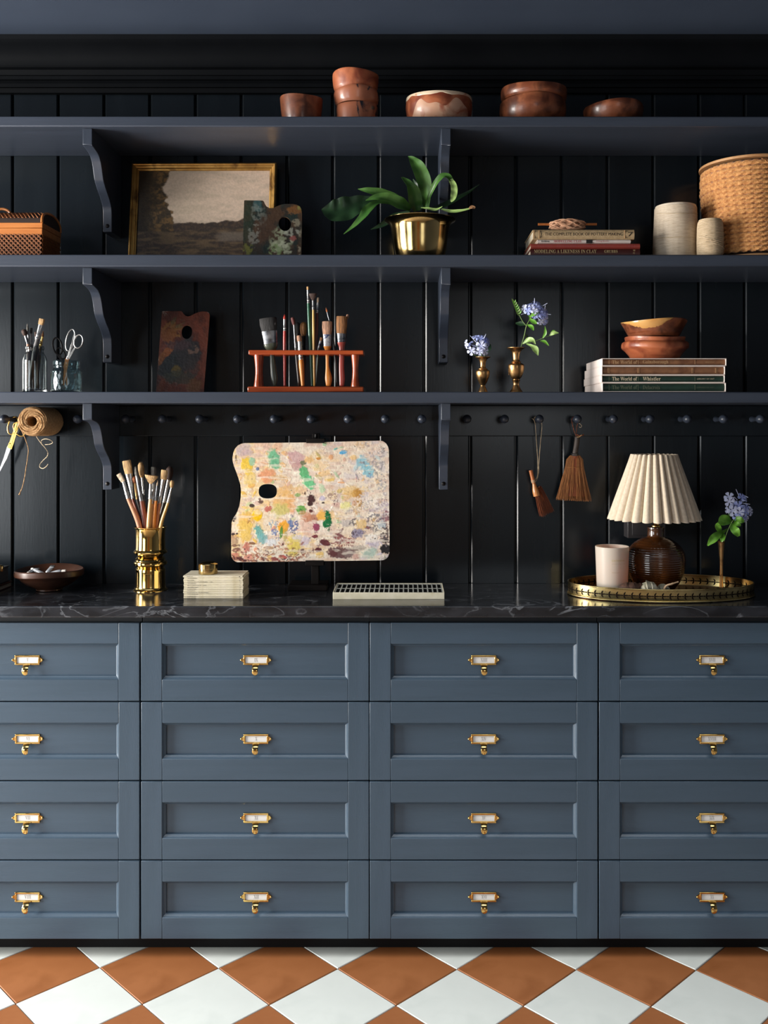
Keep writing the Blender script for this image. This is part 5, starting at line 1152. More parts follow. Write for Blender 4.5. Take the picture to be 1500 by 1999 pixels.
B_([(46,643),(50,656),(55,672),(55.5,757)], 2.452, 'dome', 11, 6, 6.5, 'darkbrown', 'steel_d', 'pinkwood', 'dark tipped brush with a pinkish wooden handle at the left in the glass jar', ends=[1.0,1.2,0.7])
B_([(53,632),(54.5,646),(57,672),(61,757)], 2.462, 'point', 4.5, 4.2, 4.5, 'grey', 'steel_d', 'grey', 'slim grey pointed brush behind the others in the glass jar')
B_([(61,640),(61,652),(62,674),(66,757)], 2.466, 'round', 5, 4.2, 4.5, 'black', 'steel_d', 'dark', 'slim black brush in the middle of the glass jar')
B_([(84.5,646),(83,658),(79,677),(72,757)], 2.468, 'point', 5, 4.5, 5.5, 'brown', 'brass_b', 'yellow', 'thin brush with a yellow handle at the right in the glass jar')
B_([(70,648),(71,658),(72.5,680),(75,758)], 2.452, 'round', 6, 5.5, 7, 'darkbrown', 'steel_d', 'tan', 'brush with a plain brown handle low in the glass jar')
# scissors
def ring(c, rx, ry, rot, r, Y, m=28):
    pts = []
    for k in range(m):
        a = 2*pi*k/m; x = rx*cos(a); y = ry*sin(a); t = radians(rot); pts.append(P(c[0]+x*cos(t)-y*sin(t), c[1]+x*sin(t)+y*cos(t), Y))
    mb = MB(); mb.tube(pts, r, 8, closed=True); return mb
def blade(pts, wid, Y, th):
    L_ = []; R_ = []
    for i, (x, y) in enumerate(pts):
        a = Vector(pts[max(i-1,0)]); b = Vector(pts[min(i+1,len(pts)-1)]); d = (b-a).normalized(); n = Vector((-d.y, d.x)); L_.append((x+n.x*wid[i]/2, y+n.y*wid[i]/2)); R_.append((x-n.x*wid[i]/2, y-n.y*wid[i]/2))
    poly = L_+R_[::-1]; mb = MB(); mb.prism(poly, lambda u, v, w: P(u, v, Y)+Vector((0, w, 0)), -th/2, th/2); return mb
def scissors(loc, label, metal, Y, rings, shanks, blades, pivot, bm=None):
    o = thing('scissors', loc, label, 'scissors'); org = None
    for r in rings: ring(*r, Y).build('finger_ring', M[metal], o, smooth=60)
    for k, (p, w) in enumerate(shanks): blade(p, w, Y+0.0009*(k-0.5), 0.0022).build('shank', M[metal], o, smooth=30, bevel=0.0004)
    for k, (p, w) in enumerate(blades): blade(p, w, Y+0.0009*(k-0.5), 0.0016).build('blade', M[bm or metal], o, smooth=30)
    if pivot: MB().lathe([(0.0001,0.0014),(0.0016,0.001),(0.0018,0)], 12).xf(Matrix.Translation(P(*pivot, Y-0.002)) @ Matrix.Rotation(pi/2, 4, 'X')).build('pivot_screw', M[metal], o)
    return o
M['rusty'] = mat('rusty steel', (150,84,44), (176,116,70), 60, rough=0.5, metal=0.6)
scissors(P(128, 755, 2.445), 'steel scissors with rusty blades standing in the cut glass jar', 'steel', 2.445,
         [((137.5,664),8.2,21.5,12,0.0017), ((153.5,666.5),8.4,13.2,12,0.0021)],
         [([(146,650),(141,672),(134,694),(131,702)],[2.6,3.6,4,4.5]), ([(147,678),(143,684),(137,695),(132,703)],[3,4,4,4.5])],
         [([(132,700),(129,716),(124,752)],[6.5,6,2]), ([(131,700),(127,716),(131,752)],[5.5,6,2])], (131.5, 699), 'rusty')
scissors(P(120, 755, 2.463), 'scissors with a round black handle ring in the cut glass jar', 'iron', 2.463,
         [((112.5,676),8.8,17,-12,0.0021), ((119,690),7,12,-30,0.0019)], [([(116,692),(120,702),(123,712)],[3,4,5]), ([(122,699),(123,705),(124,712)],[3,4,5])], [([(123,710),(126,730),(130,752)],[6,5,2]), ([(124,710),(125,730),(122,752)],[6,5,2])], (123.5, 711))

# ---- mahogany brush rack
Yr = 2.415; kr = Yr/F; rx0, rx1 = PX(484.5, Yr), PX(710, Yr); rd = 0.082
o = thing('brush_rack', ((rx0+rx1)/2, Yr+rd/2, Z3), 'red mahogany brush rack full of brushes on the lowest shelf', 'brush rack')
zr_0, zr_1 = PZ(692, Yr), PZ(683, Yr); zbse = PZ(754.5, Yr); sl = 0.017; y0 = Yr+0.006; y1 = Yr+rd-0.006
MB().box(rx0, rx1, y0, y0+(y1-y0-sl)/2, zr_0, zr_1).box(rx0, rx1, y1-(y1-y0-sl)/2, y1, zr_0, zr_1).box(rx0, rx0+0.012, y0+(y1-y0-sl)/2, y1-(y1-y0-sl)/2, zr_0, zr_1).box(rx1-0.012, rx1, y0+(y1-y0-sl)/2, y1-(y1-y0-sl)/2, zr_0, zr_1).build('top_rail', M['mahog'], o, bevel=0.002)
mb = MB().box(rx0-0.002, rx1+0.001, Yr, Yr+rd, Z3+0.001, zbse); mb.build('base_board', M['mahog'], o, bevel=0.003)
def post(px):
    x = PX(px, Yr+0.02); hp = zr_0-zbse
    pr = [(0.0115,0),(0.0112,0.05),(0.0086,0.30),(0.0078,0.5),(0.0084,0.68),(0.0106,0.92),(0.0112,1.0)]
    MB().lathe([(0.0003,0)]+[(r, t*hp) for r, t in [tuple(q) for q in spline(pr, 4)]]+[(0.0003,hp)], 20, (x, Yr+0.024, zbse)).build('post', M['mahog'], o)
    MB().lathe([(0.0003,0)]+[(r*0.8, t*hp) for r, t in [tuple(q) for q in spline(pr, 4)]]+[(0.0003,hp)], 20, (x, Yr+rd-0.020, zbse)).build('post', M['mahog'], o)
post(504); post(694)
Ys = Yr+rd/2
gr_ = None
def rb(*a, **k): return brush(*a, group=gr_, **k)
rb([(523,620.5),(526,647),(528.5,671),(530,679),(531.5,690),(533.5,715),(536,738),(537,753)], Ys, 'flat', 34, 30, 28, 'black', 'steel_d', 'olive', 'wide black bristle brush at the left end of the mahogany rack', ends=[1.0,0.82,0.34,0.38,0.46,0.2], depthk=0.3)
rb([(556,614),(556,624),(556,646),(556,753)], Ys, 'point', 6, 5.5, 6, 'red', 'steel', 'red', 'thin red brush with a red tip, second from left in the rack', ends=[1.0,1.15,0.8])
rb([(571,620),(574.5,634),(577.5,679),(584,753)], Ys-0.001, 'round', 7.5, 4, 4.5, 'maroon', 'steel_d', 'dark', 'slim brush with maroon bristles leaning in the rack', ends=[1.0,1.2,1.0])
rb([(580.5,629),(582,652),(584,680),(590,742)], Ys+0.026, 'dome', 12, 7, 7, 'black', 'iron', 'black', 'fat black brush behind the maroon one in the rack', dy=0.0)
rb([(593,628.5),(592.5,657),(592.5,690),(592,748)], Ys+0.012, 'dome', 14, 9, 9, 'brown', 'iron', 'dark', 'fat round brown bristle brush behind the white ferruled one in the rack')
rb([(584,655),(585.5,668),(588,702),(591.5,753)], Ys-0.0075, 'round', 10, 8.5, 9.5, 'pink', 'steel', 'orange', 'short thick brush with a white ferrule and orange handle in the rack', ends=[0.95,1.1,0.7])
rb([(601,559.5),(601.5,567),(602.5,592),(609.5,753)], Ys+0.001, 'round', 5, 4.6, 5.8, 'tan', 'steel', 'green', 'tallest brush in the rack, with a long dark green handle', ends=[1.0,1.15,0.8])
rb([(611,573),(611.5,587),(612,605),(614,753)], Ys-0.002, 'fan', 15, 3.4, 5, 'darkbrown', 'steel', 'yellow', 'fan brush with a pale wooden handle next to the green one', ends=[0.9,1.1,0.8])
rb([(621.5,581),(620.5,591),(619.5,611),(616,752)], Ys+0.009, 'round', 4.6, 4, 5, 'white', 'steel', 'maroon', 'thin brush with a dark maroon handle and white tip in the rack')
rb([(628,659),(626,666),(622,680),(617,752)], Ys-0.001, 'flat', 5, 4.5, 4, 'brown', 'f_paint', 'darkgreen', 'small paint stained brush leaning low in the rack')
rb([(639,627.5),(639,653),(639.5,676),(639.5,688),(639.5,715),(641.5,738),(641.5,753)], Ys, 'flat', 19.5, 16.5, 16, 'pink', 'f_paint', 'orange', 'flat pink bristle brush with a splattered ferrule in the rack', ends=[1.0,0.52,0.42,0.84,0.6], depthk=0.4)
rb([(636.5,600.5),(639,609),(645.5,632),(655,700),(658,752)], Ys+0.008, 'point', 4.2, 3.4, 4.4, 'orange', 'steel_d', 'dark', 'thin orange tipped brush behind the flat brushes in the rack', ends=[1,1.2,0.8])
rb([(668,617.5),(666.5,651),(667,668),(667.5,682),(667,715),(668,738),(667.5,753)], Ys, 'flat', 21.5, 16.5, 16, 'brown', 'steel_d', 'crimson', 'flat brown bristle brush with a red handle at the right of the rack', ends=[1.05,0.62,0.6,0.68,0.55], depthk=0.4)
rb([(679.5,614),(678,622),(675.5,640),(668,748)], Ys+0.012, 'round', 5.5, 4, 4.5, 'pink', 'steel_d', 'dark', 'small round brush peeping out behind the last flat brush in the rack')

# ---- brass bud vases with plumbago on the lowest shelf
def vase(px, Y, z0, prof, m, label, name='bud_vase', th=0.0016, lab=None):
    o = root(name, px, Y, z0, label, 'vase'); pr = [tuple(q) for q in spline(prof, 4)]
    pr = [(0.0003, 0)]+pr+[(max(r-th, 0.0008), z) for r, z in pr if z > prof[-1][1]*0.4][::-1]+[(0.0003, prof[-1][1]*0.42)]
    MB().lathe(pr, 40, (PX(px, Y), Y, z0)).build('vase_body', m, o, smooth=40); return o
Yv = 2.44
def vp(L, Y, z0): return [(w*Y/F, (PZ(py, Y)-z0)) for w, py in L]
vA = vase(943, Yv, Z3, [(0.0125, 0.0004), (0.0128, 0.0025)]+vp([(7.5,760),(5.2,755),(5.0,752),(8.6,745),(12.6,735),(13.6,728),(12.6,723.5),(8.6,721.5),(9.4,720),(6.2,718.5),(5.4,714),(6.0,707),(9.0,701),(14.6,698),(15.2,697)], Yv, Z3), M['brass_d'], 'smaller antique brass bud vase with short blue flowers on the lowest shelf')
vB = vase(1008, Yv, Z3, [(0.0175, 0.0004), (0.0175, 0.0025)]+vp([(10,761),(7,755),(5.6,750),(7.2,744),(8.2,742.5),(6.6,741),(11,735),(15,724),(15.8,716),(14.8,711.5),(8.8,708.5),(9.8,706.5),(6.8,704),(6.6,697),(8.4,688),(13,682),(17.2,680),(17.6,678.8)], Yv, Z3), M['brass_d'], 'taller antique brass bud vase with a long stemmed blue flower on the lowest shelf')
for k in range(7):
    MB().ball((PX(1008, Yv)-0.0198+0.0006*abs(k-3)*0.4, Yv-0.005, PZ(716+k*2.6, Yv)), 0.0013, 8, 6).build('rivet', M['brass_d'], vB)

def floret(parent, px, py, Y, r, face, m='petal', spin=0.0, tube_to=None):
    """five rounded petals around a throat; face: direction the flower looks"""
    r = r*0.95; c = P(px, py, Y); nrm = Vector(face).normalized(); u = nrm.cross(Vector((0.1, 0.2, 1))).normalized(); v = nrm.cross(u); R_ = r*Y/F
    mb = MB()
    for k in range(5):
        a = spin+2*pi*k/5; d = u*cos(a)+v*sin(a); s = nrm.cross(d); rows = []
        for t, w, h in ((0.05,0.08,-0.10),(0.35,0.16,0.0),(0.62,0.33,0.06),(0.84,0.38,0.05),(0.97,0.26,-0.02),(1.02,0.09,-0.05)):
            cup = 0.07*R_*w
            rows.append([c+d*(t*R_)+s*(q*w*R_*0.95)+nrm*(h*R_+abs(q)*cup*2.0-0.10*R_*(t**2)) for q in (-1, -0.5, 0, 0.5, 1)])
        b = mb.add([p for rw in rows for p in rw], []); e = mb.add([p-nrm*0.0004 for rw in rows for p in rw], [])
        for i in range(5):
            for q in range(4):
                a0 = b+i*5+q; mb.f.append((a0, a0+1, a0+6, a0+5)); a1 = e+i*5+q; mb.f.append((a1, a1+5, a1+6, a1+1))
    mb.tube([c+nrm*0.0004, c-nrm*(R_*0.5)], [0.0011, 0.0008], 6)
    if tube_to is not None: mb.tube([c-nrm*(R_*0.4), (c-nrm*(R_*0.9))*0.5+Vector(tube_to)*0.5, Vector(tube_to)], [0.0008, 0.0007, 0.0007], 5)
    return mb.build('floret', M[m], parent, smooth=70)
def stem(parent, pts, r, m='stem', name='stem'):
    S_ = spline([np.array(tuple(P(*p))) for p in pts], 5); mb = MB(); mb.tube([Vector(s) for s in S_], r, 7); return mb.build(name, M[m], parent, smooth=70)
# sprig in the small vase
s1 = thing('plumbago_sprig', P(943, 712, Yv), 'short cluster of pale blue plumbago flowers in the smaller brass vase', 'flower')
for q in ([(943,720,Yv),(942,700,2.435),(938,686,2.43),(930,674,2.43)], [(944,718,Yv),(946,700,2.435),(948,684,2.43),(950,672,2.43)], [(942,716,Yv),(939,700,2.435),(928,694,2.42),(922,690,2.41)]): stem(s1, q, 0.0008)
hub = P(937, 678, 2.435)
for px, py, Y, r, fc, m, sp in [(910.5,672,2.43,9.5,(-0.9,-0.3,-0.1),'petal_l',0.3),(918,671,2.44,9,(-0.6,-0.2,0.5),'petal',0.9),(921,685,2.405,9.5,(-0.2,-1,0.0),'petal_l',0.3),(929,657,2.44,9,(-0.25,-0.4,0.9),'petal',0.2),(938,660,2.425,9.5,(-0.1,-0.8,0.6),'petal',0.5),
                           (948,662,2.43,10,(0.5,-0.6,0.5),'petal',0.1),(953,668,2.43,9,(0.8,-0.5,0.1),'petal',0.8),(940,675,2.405,11.5,(-0.1,-1,0.05),'petal_l',0.9),(937,687,2.403,8.5,(-0.1,-0.9,-0.4),'petal_l',0.4),(948,686,2.41,8.5,(0.5,-0.9,-0.2),'petal_l',0.1),(946,677,2.415,9,(0.4,-1,0.1),'petal_l',0.6)]:
    floret(s1, px, py, Y, r, fc, m, sp, hub)
for a, b in (((938,676),(918,655)), ((944,664),(949,652)), ((935,690),(925,692))):
    MB().tube([P(*a, 2.425), P((a[0]+b[0])/2, (a[1]+b[1])/2, 2.42), P(*b, 2.418)], [0.0006, 0.0010, 0.0004], 6).build('bud', M['petal_l'], s1)
add_leaf(s1, [(950,688,2.44),(955,680,2.44),(958,672,2.445)], [4,9,1], M['leaf_d'])
# long sprig
s2 = thing('plumbago_sprig', P(1010, 700, Yv), 'tall plumbago sprig with blue flower head and green side shoots in the taller brass vase', 'flower')
stem(s2, [(1008,735,2.44),(1012,700,2.442),(1018,676,2.43),(1024,655,2.425),(1028,637,2.42),(1034,625,2.42),(1042,612,2.42)], 0.0011)
stem(s2, [(1028,636,2.42),(1020,626,2.42),(1013,612,2.42),(1007,600,2.42),(1002,588,2.42)], 0.0008)
stem(s2, [(1019,672,2.43),(1035,668,2.415),(1050,664,2.405),(1063,659,2.40),(1075,655,2.40)], 0.0007)
for k in range(13):
    t = k/12; x = 1014-11*t+(3.4 if k % 2 else -3.0)*(1-0.6*t); y = 612-25*t
    add_leaf(s2, [(1013.5-11*t, y+3, 2.418), (x, y, 2.414), (x+(1.5 if k % 2 else -2), y-4, 2.412)], [2.4, 3.2, 0.8], M['leaf_b' if k % 3 else 'stem'], 'bud_scale')
hub2 = P(1046, 612, 2.42)
for px, py, Y, r, fc, m, sp in [(1024,602,2.415,8.5,(-0.8,-0.7,0.0),'petal_l',0.2),(1031,607,2.405,8.5,(-0.3,-1,-0.2),'petal',0.5),(1031,597,2.42,8,(-0.5,-0.4,0.6),'petal',0.1),(1040,594,2.42,8.5,(-0.1,-0.5,0.8),'petal',0.4),(1039,601,2.405,8.5,(-0.1,-1,0.2),'petal_l',0.9),(1048,591,2.425,8.5,(0.2,-0.5,0.8),'petal',0.7),
                           (1049,600,2.405,8.5,(0.1,-1,0.2),'petal',0.2),(1054,596,2.42,8.5,(0.4,-0.6,0.6),'petal_l',0.6),(1058,606,2.41,9,(0.5,-0.9,0.2),'petal',0.3),(1066,609,2.42,9,(0.8,-0.6,0.2),'petal_l',0.8),(1061,615,2.405,9,(0.4,-0.9,-0.1),'petal',0.5),(1069,613,2.425,7.5,(0.95,-0.4,0),'petal',0.5),
                           (1045,617,2.405,7.5,(-0.2,-0.9,-0.4),'petal',0.1),(1066,624,2.415,8,(0.7,-0.7,-0.4),'petal_l',0.4),(1056,629,2.41,7.5,(0.2,-0.8,-0.6),'petal_l',0.6),(1066,630,2.42,7,(0.6,-0.6,-0.7),'petal',0.9),(1045,607,2.40,8,(0,-1,0.1),'petal_l',0.4)]:
    floret(s2, px, py, Y, r, fc, m, sp, hub2)
for a, b in (((1044,592),(1044,582)), ((1060,597),(1069,592)), ((1064,604),(1065,596)), ((1068,613),(1076,614)), ((1024,612),(1018,614)), ((1060,616),(1050,617))):
    MB().tube([P(*a, 2.41), P(*b, 2.408)], [0.0008, 0.0006], 6).build('bud', M['petal_l'], s2)
for pts, w, m in [([(1026,634,2.42),(1018,632,2.425),(1007,631,2.43)],[3,10,3],'leaf_d'), ([(1030,634,2.42),(1038,638,2.41),(1042,645,2.405)],[2,8,2],'leaf_b'), ([(1034,622,2.41),(1042,628,2.40),(1049,632,2.395)],[3,9,2],'leaf_b'), ([(1036,618,2.405),(1044,612,2.40),(1052,610,2.40)],[3,8,2],'leaf_b'),
                  ([(1021,671,2.425),(1032,663,2.41),(1040,664,2.40),(1046,672,2.395)],[2,9,8,1],'leaf_p'), ([(1028,671,2.42),(1038,675,2.405),(1046,682,2.40),(1051,694,2.395)],[2,6,12,1],'leaf_p'), ([(1060,660,2.40),(1065,650,2.395),(1064,637,2.395)],[2,6,1],'leaf_b'),
                  ([(1073,655,2.40),(1081,650,2.392),(1091,650,2.39)],[2,8,1],'leaf_p'), ([(1075,653,2.40),(1080,647,2.395),(1084,645,2.395)],[2,5,1],'leaf_b'), ([(1055,665,2.405),(1064,667,2.40),(1072,675,2.395)],[2,6,1],'leaf_b'), ([(1025,652,2.43),(1029,658,2.435),(1030,664,2.44)],[3,7,1],'leaf_d'), ([(1023,612,2.42),(1030,611,2.41),(1036,622,2.41)],[1,3,3],'leaf_b')]:
    add_leaf(s2, pts, w, M[m])

# ---- things hanging from the pegs
yn, yfar = 2.475, 2.597; r1 = 0.0365; rh = 0.0132
pk = peg_at(81.5); cx, cz = pk.x+0.0015, pk.z+0.0066-rh
o = thing('twine_roll', (cx, yfar, cz), 'big roll of jute twine hung on a peg beside the gold scissors', 'twine')
mb = MB(); pr = [(rh, 0), (r1-0.002, 0), (r1, 0.002), (r1, yfar-yn-0.002), (r1-0.002, yfar-yn), (rh, yfar-yn)]
mb.lathe([(a, b) for a, b in pr], 48, close=True); mb.xf(Matrix.Translation((cx, yn, cz)) @ Matrix.Rotation(-pi/2, 4, 'X')); mb.build('roll_body', M['twine'], o, smooth=40)
sp_ = MB(); q = random.Random(9); pth = []; T = 11
for k in range(T*36+1):
    a = 2*pi*k/36; r = rh+0.0016+(r1-rh-0.0030)*k/(T*36); pth.append((cx+r*cos(a), yn-0.0006+0.0008*sin(k*0.37)+0.0008*sin(k*1.1), cz+r*sin(a)))
sp_.tube(pth, 0.00135, 6, twist=(0.4, 2, 0.7)); sp_.build('face_winding', M['twine'], o, smooth=60)
sp_ = MB(); pth = []; T = 48
for k in range(T*28+1):
    a = 2*pi*k/28; pth.append((cx+(r1+0.0007)*cos(a), yn+0.002+(yfar-yn-0.004)*k/(T*28)+0.0022*sin(a*0.5), cz+(r1+0.0007)*sin(a)))
sp_.tube(pth, 0.0014, 5, twist=(0.4, 2, 0.7)); sp_.build('side_winding', M['twine'], o, smooth=60)
def strand(parent, pts, r, m, name): 
    S_ = [Vector(s) for s in spline([np.array(tuple(P(*p))) for p in pts], 7)]; mb = MB(); mb.tube(S_, r, 6, twist=(0.5, 2, 0.8)); return mb.build(name, M[m], parent, smooth=60)
strand(o, [(43,842,2.478),(47,851,2.476),(52,864,2.476),(55.5,878,2.478),(54,893,2.48),(51.5,910,2.48),(48.5,930,2.48),(44,950,2.48),(39,962,2.48)], 0.0010, 'twine', 'loose_end')
MB().tube([P(39.5,961,2.48), P(37.5,966,2.48)], [0.0012, 0.0026], 7).build('frayed_tip', M['twine'], o)
strand(o, [(71,852,2.50),(75,858,2.50),(81,866,2.50),(88,874,2.50),(93.5,883,2.51),(92,891,2.52),(85,898,2.53),(78.5,906,2.53),(78,912,2.52),(84,914.5,2.51),(90,911,2.50),(94,906,2.495)], 0.0009, 'thread', 'curled_strand')
strand(o, [(81,866,2.505),(81,860,2.50),(87,857,2.49),(96,858,2.485),(103,863,2.49),(98,867,2.50),(88,868,2.51)], 0.0008, 'thread', 'curled_strand')
# gold scissors
Yg = 2.584
scissors(P(10, 818, 2.575), 'gold handled scissors with a long white blade hung on the leftmost peg', 'gold', Yg,
         [((25.5,831),9.6,17.5,18,0.0019), ((37.5,838),9.5,15,-32,0.0019)],
         [([(33,823),(28,842),(22,862),(17.5,875)],[3.4,4.2,5.5,7.5]), ([(37,826),(31,846),(25,863),(19.5,876)],[3,4,5.5,7.5])],
         [([(17.6,873),(11,893),(-1,920),(-4,927)],[7.4,6.2,2.4,0.6]), ([(18.4,874),(12,893),(0,919),(-3,926)],[7,5.6,2,0.6])], (19.3, 866), 'steel')
# small whisk brush on a string loop
Yw = 2.585
o = thing('whisk_brush', P(1053, 818, Yw), 'small reddish whisk brush with a wooden block hanging from a peg by a long loop', 'brush')
ph = peg_at(1053); top = Vector((ph.x, Yw, ph.z+0.0078))
def strand3(parent, pts, r, m, name):
    S_ = [Vector(s) for s in spline([np.array(tuple(p)) for p in pts], 7)]; mb = MB(); mb.tube(S_, r, 6, twist=(0.5, 2, 0.8)); return mb.build(name, M[m], parent, smooth=60)
strand3(o, [P(1042,937,Yw), P(1049,931,Yw), P(1050.5,905,Yw), P(1048,865,Yw), P(1045.5,830,Yw), Vector((ph.x-0.0082, Yw, ph.z+0.001)), top, Vector((ph.x+0.0082, Yw, ph.z+0.001)), P(1058.5,832,Yw), P(1055.5,865,Yw), P(1052.5,905,Yw), P(1052,922,Yw), P(1048,937,Yw), P(1043,940,Yw)], 0.00085, 'thread', 'hanging_loop')
strand3(o, [P(1044,822,Yw), P(1041,818,Yw-0.004), P(1039,817,Yw-0.006)], 0.0007, 'thread', 'knot_end')
ax = [P(1036.5,918,Yw-0.004), P(1040.5,935,Yw-0.004), P(1043,945,Yw-0.004), P(1046,958,Yw-0.004), P(1048.5,968,Yw-0.004)]
mb = MB(); mb.tube([Vector(s) for s in spline([np.array(tuple(p)) for p in ax[:3]], 5)], [0.0052]*5+[0.0054]*3+[0.0046]*3, 14); mb.build('handle', M['brush_wood'], o, smooth=50)
S_ = spline([np.array(tuple(p)+(w,)) for p, w in zip(ax[1:], (0.0040, 0.0048, 0.0088, 0.0092))], 5)
mb = MB(); mb.tube([Vector(s[:3]) for s in S_], [s[3] for s in S_], 14); mb.build('wooden_block', M['h_tan'], o, smooth=50)
for k in range(3): 
    c = ax[1]*(0.75-0.2*k)+ax[2]*(0.25+0.2*k); d = (ax[2]-ax[1]).normalized(); u = d.orthogonal().normalized(); v = d.cross(u)
    MB().tube([c+u*(0.0056*cos(a))+v*(0.0056*sin(a)) for a in np.linspace(0, 2*pi, 14)[:-1]], 0.0009, 6, closed=True).build('tie_cord', M['thread'], o)
mb = MB(); q = random.Random(4)
for i in range(190):
    t = q.random(); s = q.uniform(-1, 1)
    r0 = ax[4]*(1-t)+P(1055, 949, Yw+0.016)*t + Vector((s*0.004, q.uniform(-0.003, 0.003), 0)); e0 = P(1058, 1007, Yw-0.004)*(1-t)+P(1079, 996, Yw+0.012)*t + Vector((s*0.0065, q.uniform(-0.004, 0.004), q.uniform(-0.004, 0.003)))
    mb.tube([r0, r0*0.5+e0*0.5+Vector((0.001*s, -0.001, 0)), e0], [0.0011, 0.0009, 0.0004], 4)
q_ = mb.build('bristles', M['straw_d'], o, smooth=60); q_['kind'] = 'stuff'
core = MB(); core.add([tuple(ax[3]+Vector((-0.006, 0, 0))), tuple(ax[3]+Vector((0.007, 0, 0))), tuple(P(1056, 948, Yw+0.016)), tuple(P(1054, 1000, Yw-0.002)), tuple(P(1063, 1001, Yw-0.002)), tuple(P(1076, 991, Yw+0.012))], [(0,1,4,3), (1,2,5,4), (0,3,5,2), (0,2,1), (3,4,5)])
core.build('bristle_core', M['straw_d'], o, smooth=0)
# straw hand broom
Yh = 2.578
o = thing('hand_broom', P(1127, 818, Yh), 'brown straw hand broom with a dark bound handle hanging from a peg', 'broom')
ph = peg_at(1127)
strand3(o, [P(1126,852,Yh-0.004), P(1121.5,842,Yh-0.002), P(1118.5,830,Yh), Vector((ph.x-0.0085, Yh, ph.z-0.001)), Vector((ph.x, Yh, ph.z+0.0080)), Vector((ph.x+0.008, Yh, ph.z-0.002)), P(1126.5,836,Yh), P(1125,852,Yh-0.003)], 0.0009, 'straw_d', 'hanging_loop')
strand3(o, [P(1126,848,Yh-0.006), P(1131,850,Yh-0.008), P(1137,850,Yh-0.009), P(1140,848,Yh-0.008)], 0.0014, 'straw_d', 'frayed_knot')
strand3(o, [P(1127,853,Yh-0.006), P(1132,852.5,Yh-0.010), P(1136,849,Yh-0.011)], 0.0011, 'twine', 'frayed_knot')
strand3(o, [P(1131,826,Yh-0.004), P(1136,831,Yh-0.008), P(1134,834.5,Yh-0.009), P(1131,833,Yh-0.008)], 0.0006, 'thread', 'curled_strand')
hp_ = [P(1127.5,853,Yh), P(1126,868,Yh), P(1123.5,883,Yh), P(1123,889,Yh)]
mb = MB(); S_ = [Vector(s) for s in spline([np.array(tuple(p)) for p in hp_], 12)]
mb.tube(S_, [0.0066+0.0006*abs(sin(i*1.3))+(0.0016 if i > 30 else 0) for i in range(len(S_))], 14); mb.build('bound_handle', M['wound'], o, smooth=60)
for k in range(2):
    c = P(1122.5, 885.5+3.2*k, Yh); MB().tube([c+Vector((0.0092*cos(a), 0.0092*sin(a), 0.0006*sin(a))) for a in np.linspace(0, 2*pi, 20)[:-1]], 0.0013, 6, closed=True).build('collar_ring', M['steel_d'], o)
mb = MB(); q = random.Random(8); core = MB()
for i in range(800):
    s = q.uniform(-1, 1); d = q.uniform(-1, 1)*sqrt(max(0, 1-s*s*0.75)); e = q.uniform(-4, 2.5)
    a = P(1123+9*s, 889, Yh)+Vector((0, 0.007*d, 0)); b = P(1122.5+15.5*s, 897, Yh)+Vector((0, 0.010*d, 0)); c = P(1122+17.5*s, 912, Yh)+Vector((0, 0.0085*d, 0))
    f = P(1121+24*s+q.uniform(-1.5, 1.5), 940, Yh)+Vector((0, 0.013*d, 0)); g = P(1120.5+32.5*s+q.uniform(-2, 2), 975.5+e-2.5*s*s*0+1.5*s, Yh)+Vector((0, 0.016*d, 0))
    mb.tube([a, b, c, f, g], [0.0006, 0.0007, 0.0007, 0.0006, 0.0003], 4)
q_ = mb.build('broom_straws', M['straw'], o, smooth=60); q_['kind'] = 'stuff'
core.tube([P(1122.5,890,Yh), P(1122.5,897,Yh), P(1122,912,Yh), P(1121,940,Yh), P(1120.5,968,Yh)], [0.011, 0.0195, 0.0225, 0.030, 0.040], 20, flat=((0,1,0), [0.8, 0.5, 0.36, 0.36, 0.34])); core.build('straw_core', M['straw_d'], o, smooth=60)
for zz in (912, ):
    c = P(1122, zz, Yh); MB().tube([c+Vector((0.0242*cos(a), 0.0098*sin(a), 0.0004*sin(9*a))) for a in np.linspace(0, 2*pi, 40)[:-1]], 0.0008, 6, closed=True).build('stitching', M['straw'], o)

# ---- worktop, left to right
# two books and a brass box at the left edge
xe = PX(24, 2.575); o = hardback('book', xe-0.19, xe, 2.405, 0.17, ZW, PZ(1134, 2.575)-ZW, 'brown_cover', 'old brown book at the bottom of the pile at the left end of the worktop')
zz = PZ(1134, 2.575)+0.0006; xe2 = PX(18.5, 2.57); o = hardback('book', xe2-0.17, xe2, 2.41, 0.16, zz, PZ(1103.5, 2.57)-zz, 'carc_book' if 'carc_book' in M else 'brown_cover', 'thick book with grey page edges on the brown book at the left edge', pages='greypages')
zz2 = PZ(1103.5, 2.57)+0.0004; xt = PX(-2, 2.46)
o = thing('trinket_box', (xt, 2.46, zz2), 'tiny brass trinket box on the books at the left edge of the worktop', 'box')
MB().lathe([(0.0003,0),(0.0100,0),(0.0105,0.002),(0.0105,0.010),(0.0003,0.010)], 24, (xt, 2.46, zz2)).build('box_body', M['brass'], o)
MB().lathe([(0.0003,0.0102),(0.0112,0.0102),(0.0112,0.0135),(0.008,0.0165),(0.0003,0.0175)], 24, (xt, 2.46, zz2)).build('box_lid', M['brass'], o)
